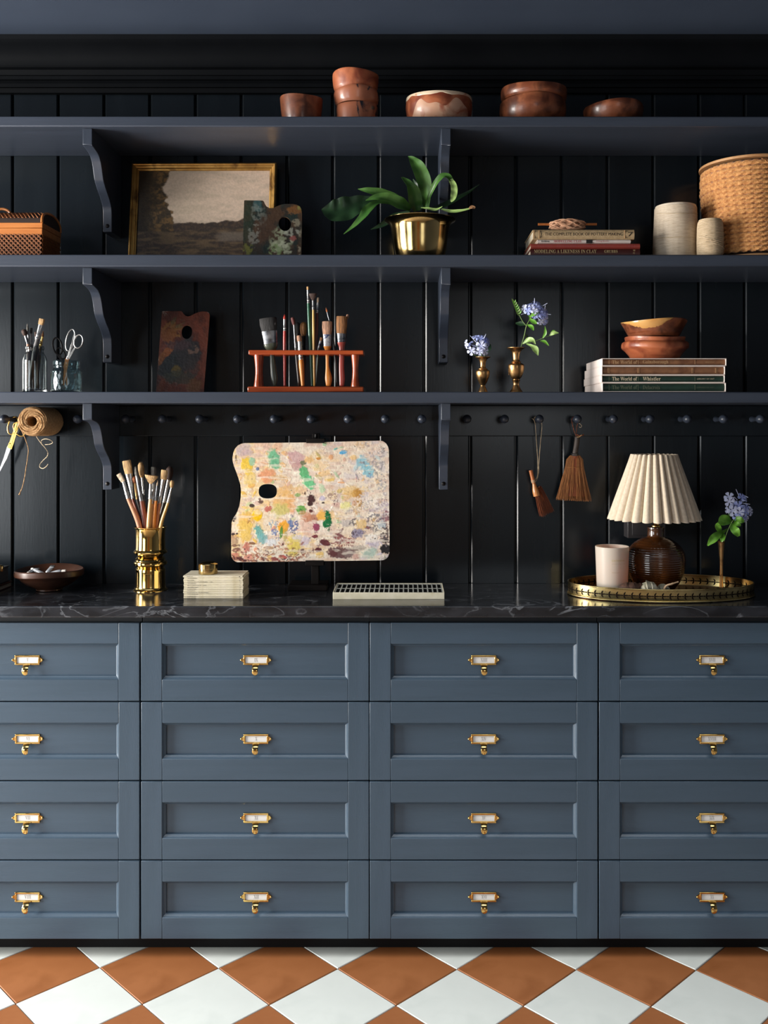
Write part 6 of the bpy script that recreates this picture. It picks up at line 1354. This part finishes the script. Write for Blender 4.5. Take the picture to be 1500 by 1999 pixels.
# clay bowl with paint tubes
Yq = 2.515; cb = (PX(96.5, Yq), Yq, ZW)
o = root('clay_bowl', 96.5, Yq, ZW, 'wide dark clay bowl with a thick banded rim holding paint tubes on the worktop', 'bowl')
pr = [(0.030,0),(0.0335,0.002),(0.0335,0.005),(0.038,0.008),(0.056,0.018),(0.070,0.029),(0.0785,0.0385),(0.0845,0.0400),(0.0870,0.0420),(0.0876,0.0490),(0.0872,0.0550),(0.0845,0.0572)]
pr = pr+[(0.0800,0.0550),(0.070,0.044),(0.050,0.030),(0.0003,0.024)]
MB().lathe([(0.0003,0)]+pr, 56, cb, fn=wob(0.006, 2.2)).build('bowl_body', M['wood_bowl'], o, smooth=45)
def paint_tube(pa, pb, r, label, cap=True):
    a, b = Vector(pa), Vector(pb); o = thing('paint_tube', (a+b)/2, label, 'paint tube'); ax = (b-a).normalized(); side = ax.cross(Vector((0,0,1))).normalized()
    S_ = [a+(b-a)*t for t in (0, 0.06, 0.3, 0.6, 0.88, 0.95, 1.0)]; rr = [r*1.35, r*1.35, r*1.2, r*1.05, r, r*0.7, r*0.45]; ff = [0.10, 0.12, 0.5, 0.85, 1, 1, 1]
    mb = MB(); mb.tube(S_, rr, 14, flat=(side.cross(ax), ff)); mb.build('tube_body', M['tube_metal'], o, smooth=50)
    mb = MB(); mb.obox(a-ax*0.0012, side*(r*1.36), ax*0.0028, side.cross(ax)*0.0011); mb.build('crimped_fold', M['steel'], o)
    if cap: mb = MB(); mb.tube([b, b+ax*0.002, b+ax*0.010, b+ax*0.0105], [r*0.75, r*0.80, r*0.72, r*0.6], 12); mb.build('cap', M['cap'], o, smooth=40)
paint_tube(P(98,1117.5,2.475), P(121,1115.5,2.475), 0.0055, 'white paint tube with a white cap lying at the front in the clay bowl')
paint_tube(P(102,1106,2.50), P(91,1120,2.48), 0.0055, 'paint tube standing up crimp first in the middle of the clay bowl', False)
paint_tube(P(84,1119,2.468), P(66,1112,2.50), 0.005, 'pale paint tube lying across the left of the clay bowl')
paint_tube(P(72,1110,2.525), P(58,1117,2.485), 0.0048, 'dark labelled paint tube leftmost in the clay bowl')
# brass vase with brushes
Yt = 2.522; ct = (PX(294, Yt), Yt, ZW)
def vz(py): return PZ(py, Yt)-ZW
kt = Yt/F
o = root('brass_vase', 294, Yt, ZW, 'tall polished brass vase with two rings round its waist, full of brushes', 'vase')
pr = [(33.5*kt,0.0002),(33.5*kt,0.0015),(30.5*kt,0.004),(28.6*kt,0.008)]+[(w*kt, vz(y)) for w, y in [(28.2,1143),(28.0,1118),(28.6,1112),(28.0,1109),(25.5,1106.5),(27.5,1104.5),(31.5,1101),(32.0,1098),(31.2,1095.5),(28.6,1094),(27.8,1092),(28.6,1089.5),(26.0,1087),(24.0,1085),(25.0,1082.5),(29.5,1081),(32.2,1078.5),(32.4,1076.5),(30.8,1074),(28.8,1072),(28.3,1066),(28.0,1050),(28.3,1036),(29.2,1031.5),(31.2,1029.5),(31.4,1028.3)]]
pr = [(0.0003,0.0002)]+pr+[(r-0.0022, z) for r, z in [(29.0*kt, vz(1031)), (24*kt, vz(1050)), (22*kt, vz(1086)), (24*kt, vz(1120)), (24*kt, vz(1148))]]+[(0.0003, vz(1149))]
MB().lathe(pr, 72, ct).build('vase_body', M['brass_b'], o, smooth=28)
vb = 'paint brushes in the brass vase'
def vbrush(pts, Y, kind, bw, fw_, hw_, bm, fm, hm, label, **k):
    h0, h1 = pts[-2], pts[-1]; d = (h1[0]-h0[0])/(h1[1]-h0[1]); ex = 294+(h1[0]-294)*0.78; ey = h1[1]+52     # the handle goes on down inside the vase
    return brush(pts+[(ex, ey)], Y, kind, bw, fw_, hw_, bm, fm, hm, label, dy=(2.522-Y)*0.5, ends=k.pop('ends', [0.95, 1.15, 1.0]), **k)
vbrush([(231.5,925),(241,940),(250.5,973),(272,1027)], 2.498, 'flat', 10, 6, 8.5, 'white', 'steel', 'pinkwood', 'brush with white bristles and a pinkish handle, leaning furthest left in the vase')
vbrush([(247,899),(251.5,925),(259,974),(277,1028)], 2.524, 'flat', 17, 14, 5, 'tan', 'steel', 'redbrown', 'broad flat bristle brush rising high at the left in the vase')
vbrush([(261,930),(263.5,944),(268,975),(282,1028)], 2.528, 'dome', 9, 5, 5.5, 'orange', 'brass_d', 'dark', 'brush with an orange bristle head behind the left ones in the vase')
vbrush([(264,911),(268,930),(277,978),(285,1028)], 2.51, 'point', 8, 7.5, 10, 'grey', 'steel_d', 'redbrown', 'grey pointed brush with a red brown handle in the vase')
vbrush([(274.5,903),(277.5,932),(281,966),(288,1028)], 2.525, 'dome', 12.5, 5, 5, 'tan', 'steel', 'black', 'round tan mop brush standing tall behind in the vase')
vbrush([(300,911.5),(300,930),(299.5,960),(296,1028)], 2.535, 'round', 11, 10, 7, 'grey', 'steel_d', 'black', 'greyish round brush behind the fan brush in the vase')
vbrush([(296,928),(294,944.5),(293.8,974),(290.5,1028)], 2.488, 'fan', 26, 5, 8.5, 'tan', 'steel', 'paleoak', 'fan brush with a pale handle in the middle of the vase', ends=[0.8,1.1,1.0])
vbrush([(300.5,945),(300,957),(297,983),(294,1028)], 2.497, 'flat', 7, 6.5, 8, 'grey', 'steel', 'paleoak', 'low brush with a wide steel ferrule beside the fan brush in the vase')
vbrush([(308,938),(307,948),(304.5,977),(300.5,1028)], 2.494, 'point', 4, 3.5, 6.5, 'white', 'steel_d', 'orange', 'thin brush with an orange handle right of the fan brush in the vase')
vbrush([(321.5,917.5),(319.5,936),(312,982),(305.5,1028)], 2.506, 'flat', 13, 9, 7, 'tan', 'steel', 'pinkwood', 'flat brush with golden bristles at the right in the vase')
vbrush([(332,911),(329.5,938),(321,981),(310,1028)], 2.530, 'dome', 15, 8, 8.5, 'darkbrown', 'steel', 'black', 'dark brown mop brush at the back right of the vase')
vbrush([(336.5,938),(335,952),(328.5,981),(314,1028)], 2.488, 'dome', 8.5, 3.5, 6.5, 'tan', 'steel', 'yellow', 'small round brush leaning furthest right in the vase')
# stack of cream booklets and the round brass box
tit = ['DEGAS', 'PISSARRO', 'RENOIR', 'MODERN PAINTERS   100', 'MATISSE', 'RENAISSANCE  ART', 'REMBRANDT', 'CEZANNE', 'CHAGALL', 'PRIMITIVE PAINTERS', 'VELASQUEZ', 'GAUGUIN', 'PICASSO']
ordn = ['topmost', 'second from the top', 'third from the top', 'fourth from the top', 'fifth from the top', 'sixth from the top', 'in the middle', 'sixth from the bottom', 'fifth from the bottom', 'fourth from the bottom', 'third from the bottom', 'second from the bottom', 'lowest']
Yk = 2.388; hb = (PZ(1124, Yk)-ZW)/13; x0, x1 = PX(358.5, Yk), PX(474.5, Yk); wbk = x1-x0
for i in range(13):
    zb0 = ZW+hb*(12-i); dx = rnd.uniform(-0.0012, 0.0012); dyy = rnd.uniform(-0.0006, 0.0010)
    o = thing('booklet', ((x0+x1)/2+dx, Yk+dyy, zb0), 'cream paper booklet %s of the stack under the round brass box' % ordn[i], 'booklet', 'cream booklets in a stack', rot=(0, 0, radians(rnd.uniform(-0.8, -0.2))))
    t = hb-0.00018; hwb = wbk/2
    mb = MB(); mb.prism([(0.0016, 0), (0.0004, t*0.25), (0, t*0.5), (0.0004, t*0.75), (0.0016, t), (0.088, t), (0.088, t-0.0004), (0.0022, t-0.0004), (0.0022, 0.0004), (0.088, 0.0004), (0.088, 0)], lambda u, v, w: (w, u, v), -hwb, hwb)
    mb.build('paper_cover', M['paper'], o, smooth=40); MB().box(-hwb+0.0008, hwb-0.0008, 0.0023, 0.0872, 0.00045, t-0.00045).build('page_block', M['paper'], o, smooth=0)
    zc = t*0.5; ln = len(tit[i])*0.0030; xs = -hwb+0.0095
    letters(serif(tit[i]), M['black_ink'], o, xs, xs+ln, -0.0003, zc-0.0010, zc+0.0010); letters(str(1+(i*7) % 40), M['black_ink'], o, hwb-0.0085, hwb-0.0062, -0.0003, zc-0.0010, zc+0.0010)
zt0 = ZW+hb*13+0.0003; Yx = 2.424; cxx = (PX(406.5, Yx), Yx, zt0); o = thing('brass_box', cxx, 'small round brass box with a domed lid on the cream booklets', 'box')
MB().lathe([(0.0003,0),(0.0238,0),(0.0242,0.0015),(0.0242,0.0135),(0.0003,0.0135)], 48, cxx).build('box_body', M['brass'], o, smooth=30)
MB().lathe([(0.0003,0.0136),(0.0244,0.0136),(0.0247,0.0142),(0.0247,0.0244),(0.0243,0.0252),(0.0215,0.0276),(0.015,0.0306),(0.008,0.0322),(0.0003,0.0326)], 48, cxx).build('box_lid', M['brass'], o, smooth=25)
# cream box with compartments
Yx = 2.382; x0, x1 = PX(650, Yx), PX(868, Yx); dx_ = 0.142; hbx = PZ(1156.7, Yx)-ZW; w = 0.0018
o = thing('paint_box', ((x0+x1)/2, Yx+dx_/2, ZW), 'long cream card box with two rows of dark square compartments on the worktop', 'box')
MB().box(x0, x1, Yx, Yx+w, ZW, ZW+hbx).box(x0, x1, Yx+dx_-w, Yx+dx_, ZW, ZW+hbx).box(x0, x0+w, Yx+w, Yx+dx_-w, ZW, ZW+hbx).box(x1-w, x1, Yx+w, Yx+dx_-w, ZW, ZW+hbx).build('box_wall', M['boxwhite'], o, bevel=0.0006)
MB().box(x0+w, x1-w, Yx+w, Yx+dx_-w, ZW+0.0005, ZW+0.0020).build('box_floor', M['boxdark'], o, smooth=0)
gx = x0+0.004; n = 22; pt = (x1-x0-0.008)/n; g = MB()
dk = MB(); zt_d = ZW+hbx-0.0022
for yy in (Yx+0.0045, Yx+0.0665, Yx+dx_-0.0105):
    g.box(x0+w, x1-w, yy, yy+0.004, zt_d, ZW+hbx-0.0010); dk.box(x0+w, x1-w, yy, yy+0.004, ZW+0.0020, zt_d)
for i in range(n+1):
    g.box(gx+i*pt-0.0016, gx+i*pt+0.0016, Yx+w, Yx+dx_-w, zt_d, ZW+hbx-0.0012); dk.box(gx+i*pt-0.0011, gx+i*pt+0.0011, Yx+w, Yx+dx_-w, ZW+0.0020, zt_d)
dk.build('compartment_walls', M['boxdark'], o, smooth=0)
g.build('divider_grid', M['boxgrid'], o, smooth=0)
ca_ = MB()
q = random.Random(2)
for rrow in range(2):
    for i in range(n):
        if q.random() < 0.3:
            a = gx+i*pt+0.0028; b = Yx+0.014+rrow*0.064+q.uniform(0, 0.02); hh = q.uniform(0.003, 0.007)
            MB().box(a, a+pt-0.0056, b, b+q.uniform(0.018, 0.026), ZW+0.0022, ZW+0.0022+hh).build('colour_block', M[q.choice(['boxdark', 'boxdark', 'h_olive', 'h_maroon', 'h_grey'])], o, smooth=0)
# ---- oval brass gallery tray and what stands on it
Yo = 2.455; ctx = PX(1290, Yo); A_, B_2 = 0.2385, 0.1285; hr = 0.0335
o = thing('brass_tray', (ctx, Yo, ZW), 'oval brass gallery tray with a pierced leaf border under the lamp', 'tray')
def oval(a, off): 
    return (ctx+(A_+off)*cos(a), Yo+(B_2+off)*sin(a))
def ovl(prof, n=120, close=False):
    mb = MB(); m = len(prof)
    for off, z in prof:
        for k in range(n): x, y = oval(2*pi*k/n, off); mb.v.append((x, y, ZW+z))
    for i in range(m if close else m-1):
        j = (i+1) % m
        for k in range(n): mb.f.append((i*n+k, i*n+(k+1) % n, j*n+(k+1) % n, j*n+k))
    return mb
mb = ovl([(-0.0025, 0.0004), (-0.0025, 0.0042)]); n = 120; mb.f.append(tuple(range(n))[::-1]); mb.f.append(tuple(range(n, 2*n))); mb.build('tray_floor', M['copper'], o, smooth=30)
ovl([(-0.0024, 0.0042), (-0.0018, 0.006), (-0.0014, hr-0.002), (-0.0002, hr-0.002), (-0.0006, 0.006), (-0.0010, 0.0042)], close=True).build('gallery_rim', M['brass_t'], o, smooth=40)
ovl([(0.0018*cos(t)-0.0006, hr-0.0012+0.0018*sin(t)) for t in np.linspace(0, 2*pi, 9)[:-1]], close=True).build('rim_bead', M['brass_t'], o, smooth=60)
ovl([(0.0022*cos(t)+0.0008, 0.0032+0.0022*sin(t)) for t in np.linspace(0, 2*pi, 9)[:-1]], close=True).build('foot_bead', M['brass_t'], o, smooth=60)
def rim_pt(a, z, off): 
    x, y = oval(a, off); return Vector((x, y, ZW+z))
dup0 = None
per = [0]; N_ = 2000
for k in range(N_): 
    a, b = oval(2*pi*k/N_, 0), oval(2*pi*(k+1)/N_, 0); per.append(per[-1]+math.hypot(a[0]-b[0], a[1]-b[1]))
nsp = 64
for k in range(nsp):
    s = per[-1]*(k+0.5)/nsp; a = 2*pi*np.interp(s, per, range(N_+1))/N_
    mb = MB(); zc = 0.0165
    t = (rim_pt(a+0.002, 0, 0)-rim_pt(a-0.002, 0, 0)).normalized()
    nrm = Vector((t.y, -t.x, 0))
    if nrm.dot(rim_pt(a, 0, 0)-Vector((ctx, Yo, ZW))) < 0: nrm = -nrm
    for inn in (False, True):
        c = rim_pt(a, zc, 0.0)+nrm*(0.0001 if not inn else -0.0019)
        for (du, dv, L_, wd_, rot) in ((0.0050,0.0,0.0054,0.0016,0), (-0.0056,0.0,0.0044,0.0014,0), (-0.0002,0.0050,0.0044,0.0018,58), (-0.0002,-0.0050,0.0044,0.0018,-58), (0,0,0.0024,0.0022,0)):
            pts = []
            for j in range(8):
                th = 2*pi*j/8; x = L_*cos(th)*(1); y = wd_*sin(th)*(1-0.35*cos(th)); rr = radians(rot); pts.append(c+t*(du+x*cos(rr)-y*sin(rr))+Vector((0,0,dv+x*sin(rr)+y*cos(rr)))+nrm*(-0.0 if True else 0))
            # keep the flat leaf on the curved rim
            mb.add(pts+[p-nrm*0.0002 for p in pts], [tuple(range(8)), tuple(range(8, 16))[::-1]]+[(j, (j+1) % 8, 8+(j+1) % 8, 8+j) for j in range(8)])
    mb.build('dark_leaf_inlay', M['hole_dark'], o, smooth=0)  # dark flat leaves stand in for the darkness seen through the pierced rim
ZF = ZW+0.0044
# candle
Yn = 2.425; kc = Yn/F; cc = (PX(1195.5, Yn), Yn, ZF)
o = root('candle', 1195.5, Yn, ZF, 'cream candle in a frosted white glass with faint gold lettering on the tray', 'candle')
rb_, rt_ = 29.5*kc, 32.6*kc; hcn = PZ(1066, Yn)-ZF
MB().lathe([(0.0003,0.0001),(rb_-0.002,0.0001),(rb_,0.002),(rb_+0.0003,0.016),(rb_-0.0004,0.0165),(0.0003,0.0165)], 56, cc).build('glass_base', M['candle_base'], o, smooth=40)
MB().lathe([(0.0003,0.0168),(rb_,0.0168),(rt_,hcn-0.001),(rt_-0.0008,hcn),(rt_-0.0022,hcn-0.001),(rb_-0.002,0.020),(0.0003,0.020)], 56, cc).build('glass_cup', M['candle_cup'], o, smooth=40)
MB().lathe([(0.0003,0.0203),(rb_-0.0026,0.0203),(rb_+(rt_-rb_)*0.1-0.0034,hcn*0.26),(0.0003,hcn*0.255)], 48, cc).build('wax', M['wax'], o, smooth=40)
MB().tube([(cc[0]-0.006, cc[1]+rb_-0.015, ZF+hcn*0.25), (cc[0]-0.006, cc[1]+rb_-0.015, ZF+hcn*0.25+0.010)], 0.0007, 6).build('wick', M['black_ink'], o)
MB().lathe([(0.0002,0),(0.0026,0.003),(0.0032,0.006),(0.0022,0.011),(0.0008,0.015),(0.0002,0.017)], 12, (cc[0]-0.006, cc[1]+rb_-0.015, ZF+hcn*0.25+0.0085)).build('flame', M['flame'], o)
def cyl_bend(p):
    u = p[0]; z = p[2]; r = rb_+(rt_-rb_)*(z-ZF)/hcn+0.0003; a = -pi/2+u/r; return (cc[0]+r*cos(a), cc[1]+r*sin(a), z)
M['gold_ink'] = mat('pale gold print', (206,186,128), rough=0.5)
zt1 = PZ(1090.5, Yn); letters('DAYBREAK', M['gold_ink'], o, -0.0095, 0.0260, 0, zt1-0.0020, zt1+0.0024, 'gold_print', cyl_bend)
zt1 = PZ(1096.8, Yn); letters('SCENTED SOY WAX CANDLE', M['tan_ink'], o, -0.0095, 0.0280, 0, zt1-0.0005, zt1+0.0007, 'gold_print', cyl_bend)
zt1 = PZ(1113.4, Yn); letters('WILD FIG', M['tan_ink'], o, -0.0095, 0.0090, 0, zt1-0.0008, zt1+0.0009, 'gold_print', cyl_bend)
pl = bpy.data.lights.new('candle_flame', 'POINT'); pl.energy = 0.035; pl.color = (1.0, 0.26, 0.10); pl.shadow_soft_size = 0.006
plo = bpy.data.objects.new('candle_flame', pl); COL.objects.link(plo); plo.location = (cc[0]-0.006, cc[1]+rb_-0.015, ZF+hcn*0.25+0.030)
# lamp
Yl = 2.487; kl = Yl/F; lx = PX(1281, Yl); o = thing('table_lamp', (lx, Yl, ZF), 'table lamp with a cream pleated shade and a ribbed amber brown base', 'lamp')
zq = lambda py: PZ(py, Yl)-ZF
zmid = zq(1090); ztop_ = zq(1049)
prof = [(0.0003, 0.0002), (0.042, 0.0002), (0.0445, 0.003)]
a0 = math.asin(0.0445/0.0757); 
for t in np.linspace(0, 1, 150):
    ang = -pi/2+a0+(pi/2-a0)*min(1, t*2) if t < 0.5 else (t-0.5)*2*1.22
    zc = zmid+(sin(ang)*(zmid-0.003)/abs(sin(-pi/2+a0)) if ang < 0 else sin(ang)*(ztop_-zmid)/sin(1.22)); r = 0.0757*cos(ang)
    rid = 0.0009*abs(sin(zc*pi/0.0058)); prof.append((r+rid, zc))
prof += [(0.0232, ztop_+0.0015), (0.0218, ztop_+0.004), (0.0214, zq(1034)), (0.0222, zq(1031)), (0.0218, zq(1029)), (0.0180, zq(1028)), (0.0003, zq(1028))]
MB().lathe(prof, 72, (lx, Yl, ZF)).build('lamp_base', M['lamp_glass'], o, smooth=50)
MB().lathe([(0.0003,zq(1027.6)),(0.0120,zq(1027.6)),(0.0120,zq(1026)),(0.0072,zq(1024)),(0.0056,zq(1019)),(0.0056,zq(1013)),(0.0078,zq(1011)),(0.0078,zq(1002)),(0.0003,zq(1002))], 24, (lx, Yl, ZF)).build('brass_neck', M['brass_b'], o, smooth=35)
MB().lathe([(0.0003,zq(1001.6)),(0.014,zq(1001.6)),(0.015,zq(985)),(0.011,zq(978)),(0.0003,zq(977))], 24, (lx, Yl, ZF)).build('bulb_holder', M['brass_d'], o, smooth=35)
MB().lathe([(0.0003,zq(976.6)),(0.012,zq(974)),(0.024,zq(955)),(0.027,zq(940)),(0.022,zq(922)),(0.012,zq(913)),(0.0003,zq(911))], 24, (lx, Yl, ZF)).build('bulb', M['card'], o, smooth=60)
sx = PX(1277.5, Yl); rB, rT = 90.5*kl, 45.0*kl; zB, zT = zq(1013), zq(887.5); NP = 26; npl = NP*10
def pleat(a): 
    ph = (NP*a/(2*pi)) % 1.0; return abs(sin(pi*ph))**0.7
mb = MB(); rows = 9
sdv = [0.9+0.35*random.Random(i).random() for i in range(NP+1)]
for side in (0, 1):
    for i in range(rows):
        t = i/(rows-1)
        for k in range(npl):
            a = 2*pi*k/npl+0.05; pi_ = int((NP*(a-0.05)/(2*pi)) % NP); R_ = rB+(rT-rB)*t; dp = R_*0.115*sdv[pi_]
            r = R_-dp*(1-pleat(a-0.05))-(0.0010 if side else 0)
            aa = a+0.03*sin(3*a+1)*(1-t)
            z = zB+(zT-zB)*t+(0.0022*(pleat(a-0.05)-0.6)*(1-t)*-1 if t < 0.2 else 0)+(0.0014*pleat(a-0.05) if t > 0.95 else 0)
            mb.v.append((sx+r*cos(aa), Yl+r*sin(aa)*0.98, ZF+z))
off = rows*npl
for side in (0, 1):
    for i in range(rows-1):
        for k in range(npl): k2 = (k+1) % npl; b = side*off; mb.f.append((b+i*npl+k, b+i*npl+k2, b+(i+1)*npl+k2, b+(i+1)*npl+k))
for i in (0, rows-1):
    for k in range(npl): k2 = (k+1) % npl; mb.f.append((i*npl+k, i*npl+k2, off+i*npl+k2, off+i*npl+k))
mb.build('pleated_shade', M['shade'], o, smooth=60)
sp_ = MB(); 
for k in range(3): a = 2*pi*k/3+0.4; sp_.tube([(lx, Yl, ZF+zT-0.010), (sx+(rT-0.006)*cos(a), Yl+(rT-0.006)*sin(a), ZF+zT-0.004)], 0.0012, 6)
sp_.tube([(lx, Yl, ZF+zq(913)), (lx, Yl, ZF+zT-0.008)], 0.0014, 6); sp_.build('shade_carrier', M['brass_d'], o)
# brass trumpet vase with plumbago
Yz = 2.512; vC = vase(1409, Yz, ZF, [(0.0110,0.0002),(0.0112,0.0012),(0.0080,0.004)]+vp([(4.4,1146),(3.6,1138),(3.1,1122),(3.4,1100),(4.6,1080),(6.0,1064),(6.6,1059),(7.4,1056.5)], Yz, ZF), M['brass_d'], 'slim brass trumpet vase with a leafy blue flower, right on the tray', th=0.0012)
s3 = thing('plumbago_sprig', P(1412, 1080, Yz), 'plumbago sprig with bright green leaves and blue flowers in the slim tray vase', 'flower')
stem(s3, [(1410,1095,Yz),(1413,1065,Yz),(1418,1045,2.50),(1425,1028,2.49),(1431,1017,2.48),(1440,1006,2.48)], 0.0010)
hub3 = P(1443, 1003, 2.485)
for px, py, Y, r, fc, m, sp in [(1424,970,2.47,10.5,(-0.3,-1,0.3),'petal_l',0.2),(1425,979,2.462,11,(-0.1,-1,0.0),'petal_l',0.9),(1449,970,2.48,9.5,(0.2,-0.7,0.5),'petal',0.3),(1454,973,2.485,8.5,(0.5,-0.7,0.4),'petal',0.8),(1424,996,2.465,9.5,(-0.7,-0.8,0.0),'petal_l',0.5),(1431,997,2.455,12,(-0.1,-1,0.0),'petal_l',0.15),
                           (1443,988,2.46,11.5,(0.1,-1,0.2),'petal',0.6),(1445,1000,2.452,11,(0.0,-1,-0.1),'petal_l',0.0),(1456,1000,2.465,11.5,(0.4,-0.9,0.0),'petal',0.45),(1466,998,2.475,10,(0.7,-0.8,0.1),'petal_l',0.2),(1458,991,2.472,9,(0.4,-0.9,0.3),'petal',0.9),(1440,1010,2.455,9.5,(0,-0.9,-0.4),'petal',0.3),(1452,1012,2.462,9.5,(0.3,-0.9,-0.4),'petal',0.7),(1458,1014,2.47,8,(0.5,-0.7,-0.5),'petal_l',0.1),(1436,985,2.47,9,(-0.2,-0.9,0.3),'petal_l',0.7)]:
    floret(s3, px, py, Y, r, fc, m, sp, hub3)
for a, b in (((1443,968),(1437.5,955)), ((1450,982),(1465,984.5)), ((1448,979),(1456,977)), ((1440,976),(1434,970)), ((1455,968),(1461,971)), ((1434,1005),(1427,1002))):
    MB().tube([P(*a, 2.47), P(*b, 2.465)], [0.0009, 0.0006], 6).build('bud', M['petal_l'], s3)
for pts, w, m in [([(1429,1018,2.47),(1420,1014,2.455),(1411,1014,2.45),(1404,1021,2.445)],[3,15,16,2],'leaf_b'), ([(1428,1021,2.465),(1418,1021,2.45),(1409,1022,2.445),(1402,1019,2.44)],[3,8,8,1],'leaf_b'), ([(1410,1041,2.48),(1405,1034,2.465),(1402,1026,2.46),(1405,1020,2.455)],[3,10,11,3],'leaf_b'),
                  ([(1411,1038,2.47),(1402,1044,2.445),(1392,1053,2.435),(1382,1065,2.43)],[4,13,15,3],'leaf_b'), ([(1413,1041,2.475),(1411,1050,2.455),(1409,1058,2.455)],[4,10,3],'leaf_b'), ([(1431,1021,2.465),(1432,1030,2.445),(1438,1038,2.435),(1443,1047,2.44)],[4,13,15,5],'leaf_b'),
                  ([(1433,1016,2.465),(1441,1014,2.45),(1448,1016,2.445),(1454,1018,2.45)],[3,12,12,2],'leaf_b'), ([(1433,1019,2.46),(1440,1023,2.445),(1447,1026,2.445)],[3,9,3],'leaf_b'), ([(1426,1010,2.47),(1425,1006,2.46),(1426,1002,2.46)],[3,6,1],'leaf_b'), ([(1421,1032,2.49),(1413,1038,2.48),(1407,1038,2.475)],[2,6,3],'leaf_b')]:
    add_leaf(s3, pts, w, M[m])
# odds and ends in front of the lamp
def lump(name, pts, rad, m, label, cat, parent=None, seed=1, n=14):
    S_ = spline([np.array(tuple(p)+(r,)) for p, r in zip(pts, rad)], 6); q = random.Random(seed); mb = MB()
    mb.tube([Vector(s[:3])+Vector((q.uniform(-1,1), q.uniform(-1,1), q.uniform(-1,1)))*s[3]*0.10 for s in S_], [s[3]*q.uniform(0.85, 1.12) for s in S_], n)
    zmin = min(v[2] for v in mb.v)
    o = mb.build(name, M[m], None, smooth=40, origin=Vector(pts[0])); return tag(o, label, cat)
def on_floor(x, y, r): return Vector((x, y, ZF+r+0.0012))
Yb1 = 2.372
bx_ = PX(1233, Yb1); lump('bark_piece', [(bx_-0.026, Yb1+0.006, ZF+0.0215), (bx_-0.014, Yb1, ZF+0.0210), (bx_+0.010, Yb1+0.001, ZF+0.0212), (bx_+0.023, Yb1+0.004, ZF+0.0215)], [0.012, 0.0182, 0.0185, 0.013], 'bark', 'chunk of dark bark lying at the front of the tray', 'bark')
sx1 = PX(1266, 2.366); lump('pebble', [(sx1-0.016, 2.370, ZF+0.0205), (sx1-0.003, 2.366, ZF+0.0238), (sx1+0.008, 2.366, ZF+0.0222), (sx1+0.014, 2.370, ZF+0.018)], [0.008, 0.0195, 0.0180, 0.008], 'stone', 'rough pale green grey stone in the middle of the tray front', 'stone', seed=4)
sx2 = PX(1294, 2.375); lump('pebble', [(sx2-0.012, 2.375, ZF+0.0175), (sx2, 2.376, ZF+0.0195), (sx2+0.012, 2.380, ZF+0.0175)], [0.008, 0.0165, 0.009], 'stone', 'smaller grey stone to the right of the pale one on the tray', 'stone', seed=6)
lump('twig', [P(1296,1150,2.360)+Vector((0.0,-0.002,0.0)), P(1302,1143.5,2.358), P(1312,1140,2.358), P(1325,1136,2.362)], [0.003, 0.0028, 0.0025, 0.0016], 'twig', 'thin pale curved twig resting against the smaller grey stone', 'twig', seed=8, n=8)
# socket box on the wall behind the lamp
x0, x1 = PX(1226, 2.572), PX(1300, 2.572); o = thing('wall_socket', ((x0+x1)/2, YW, PZ(1051, YW)), 'dark socket box on the boarded wall behind the lamp', 'socket')
MB().box(x0, x1, 2.572, YW-0.0004, PZ(1050, 2.58), PZ(992, 2.58)).build('socket_box', M['socket'], o, bevel=0.0015)
MB().box(x0+0.012, x1-0.012, 2.570, 2.5725, PZ(1044, 2.58), PZ(998, 2.58)).build('face_plate', M['socket'], o, bevel=0.0008)
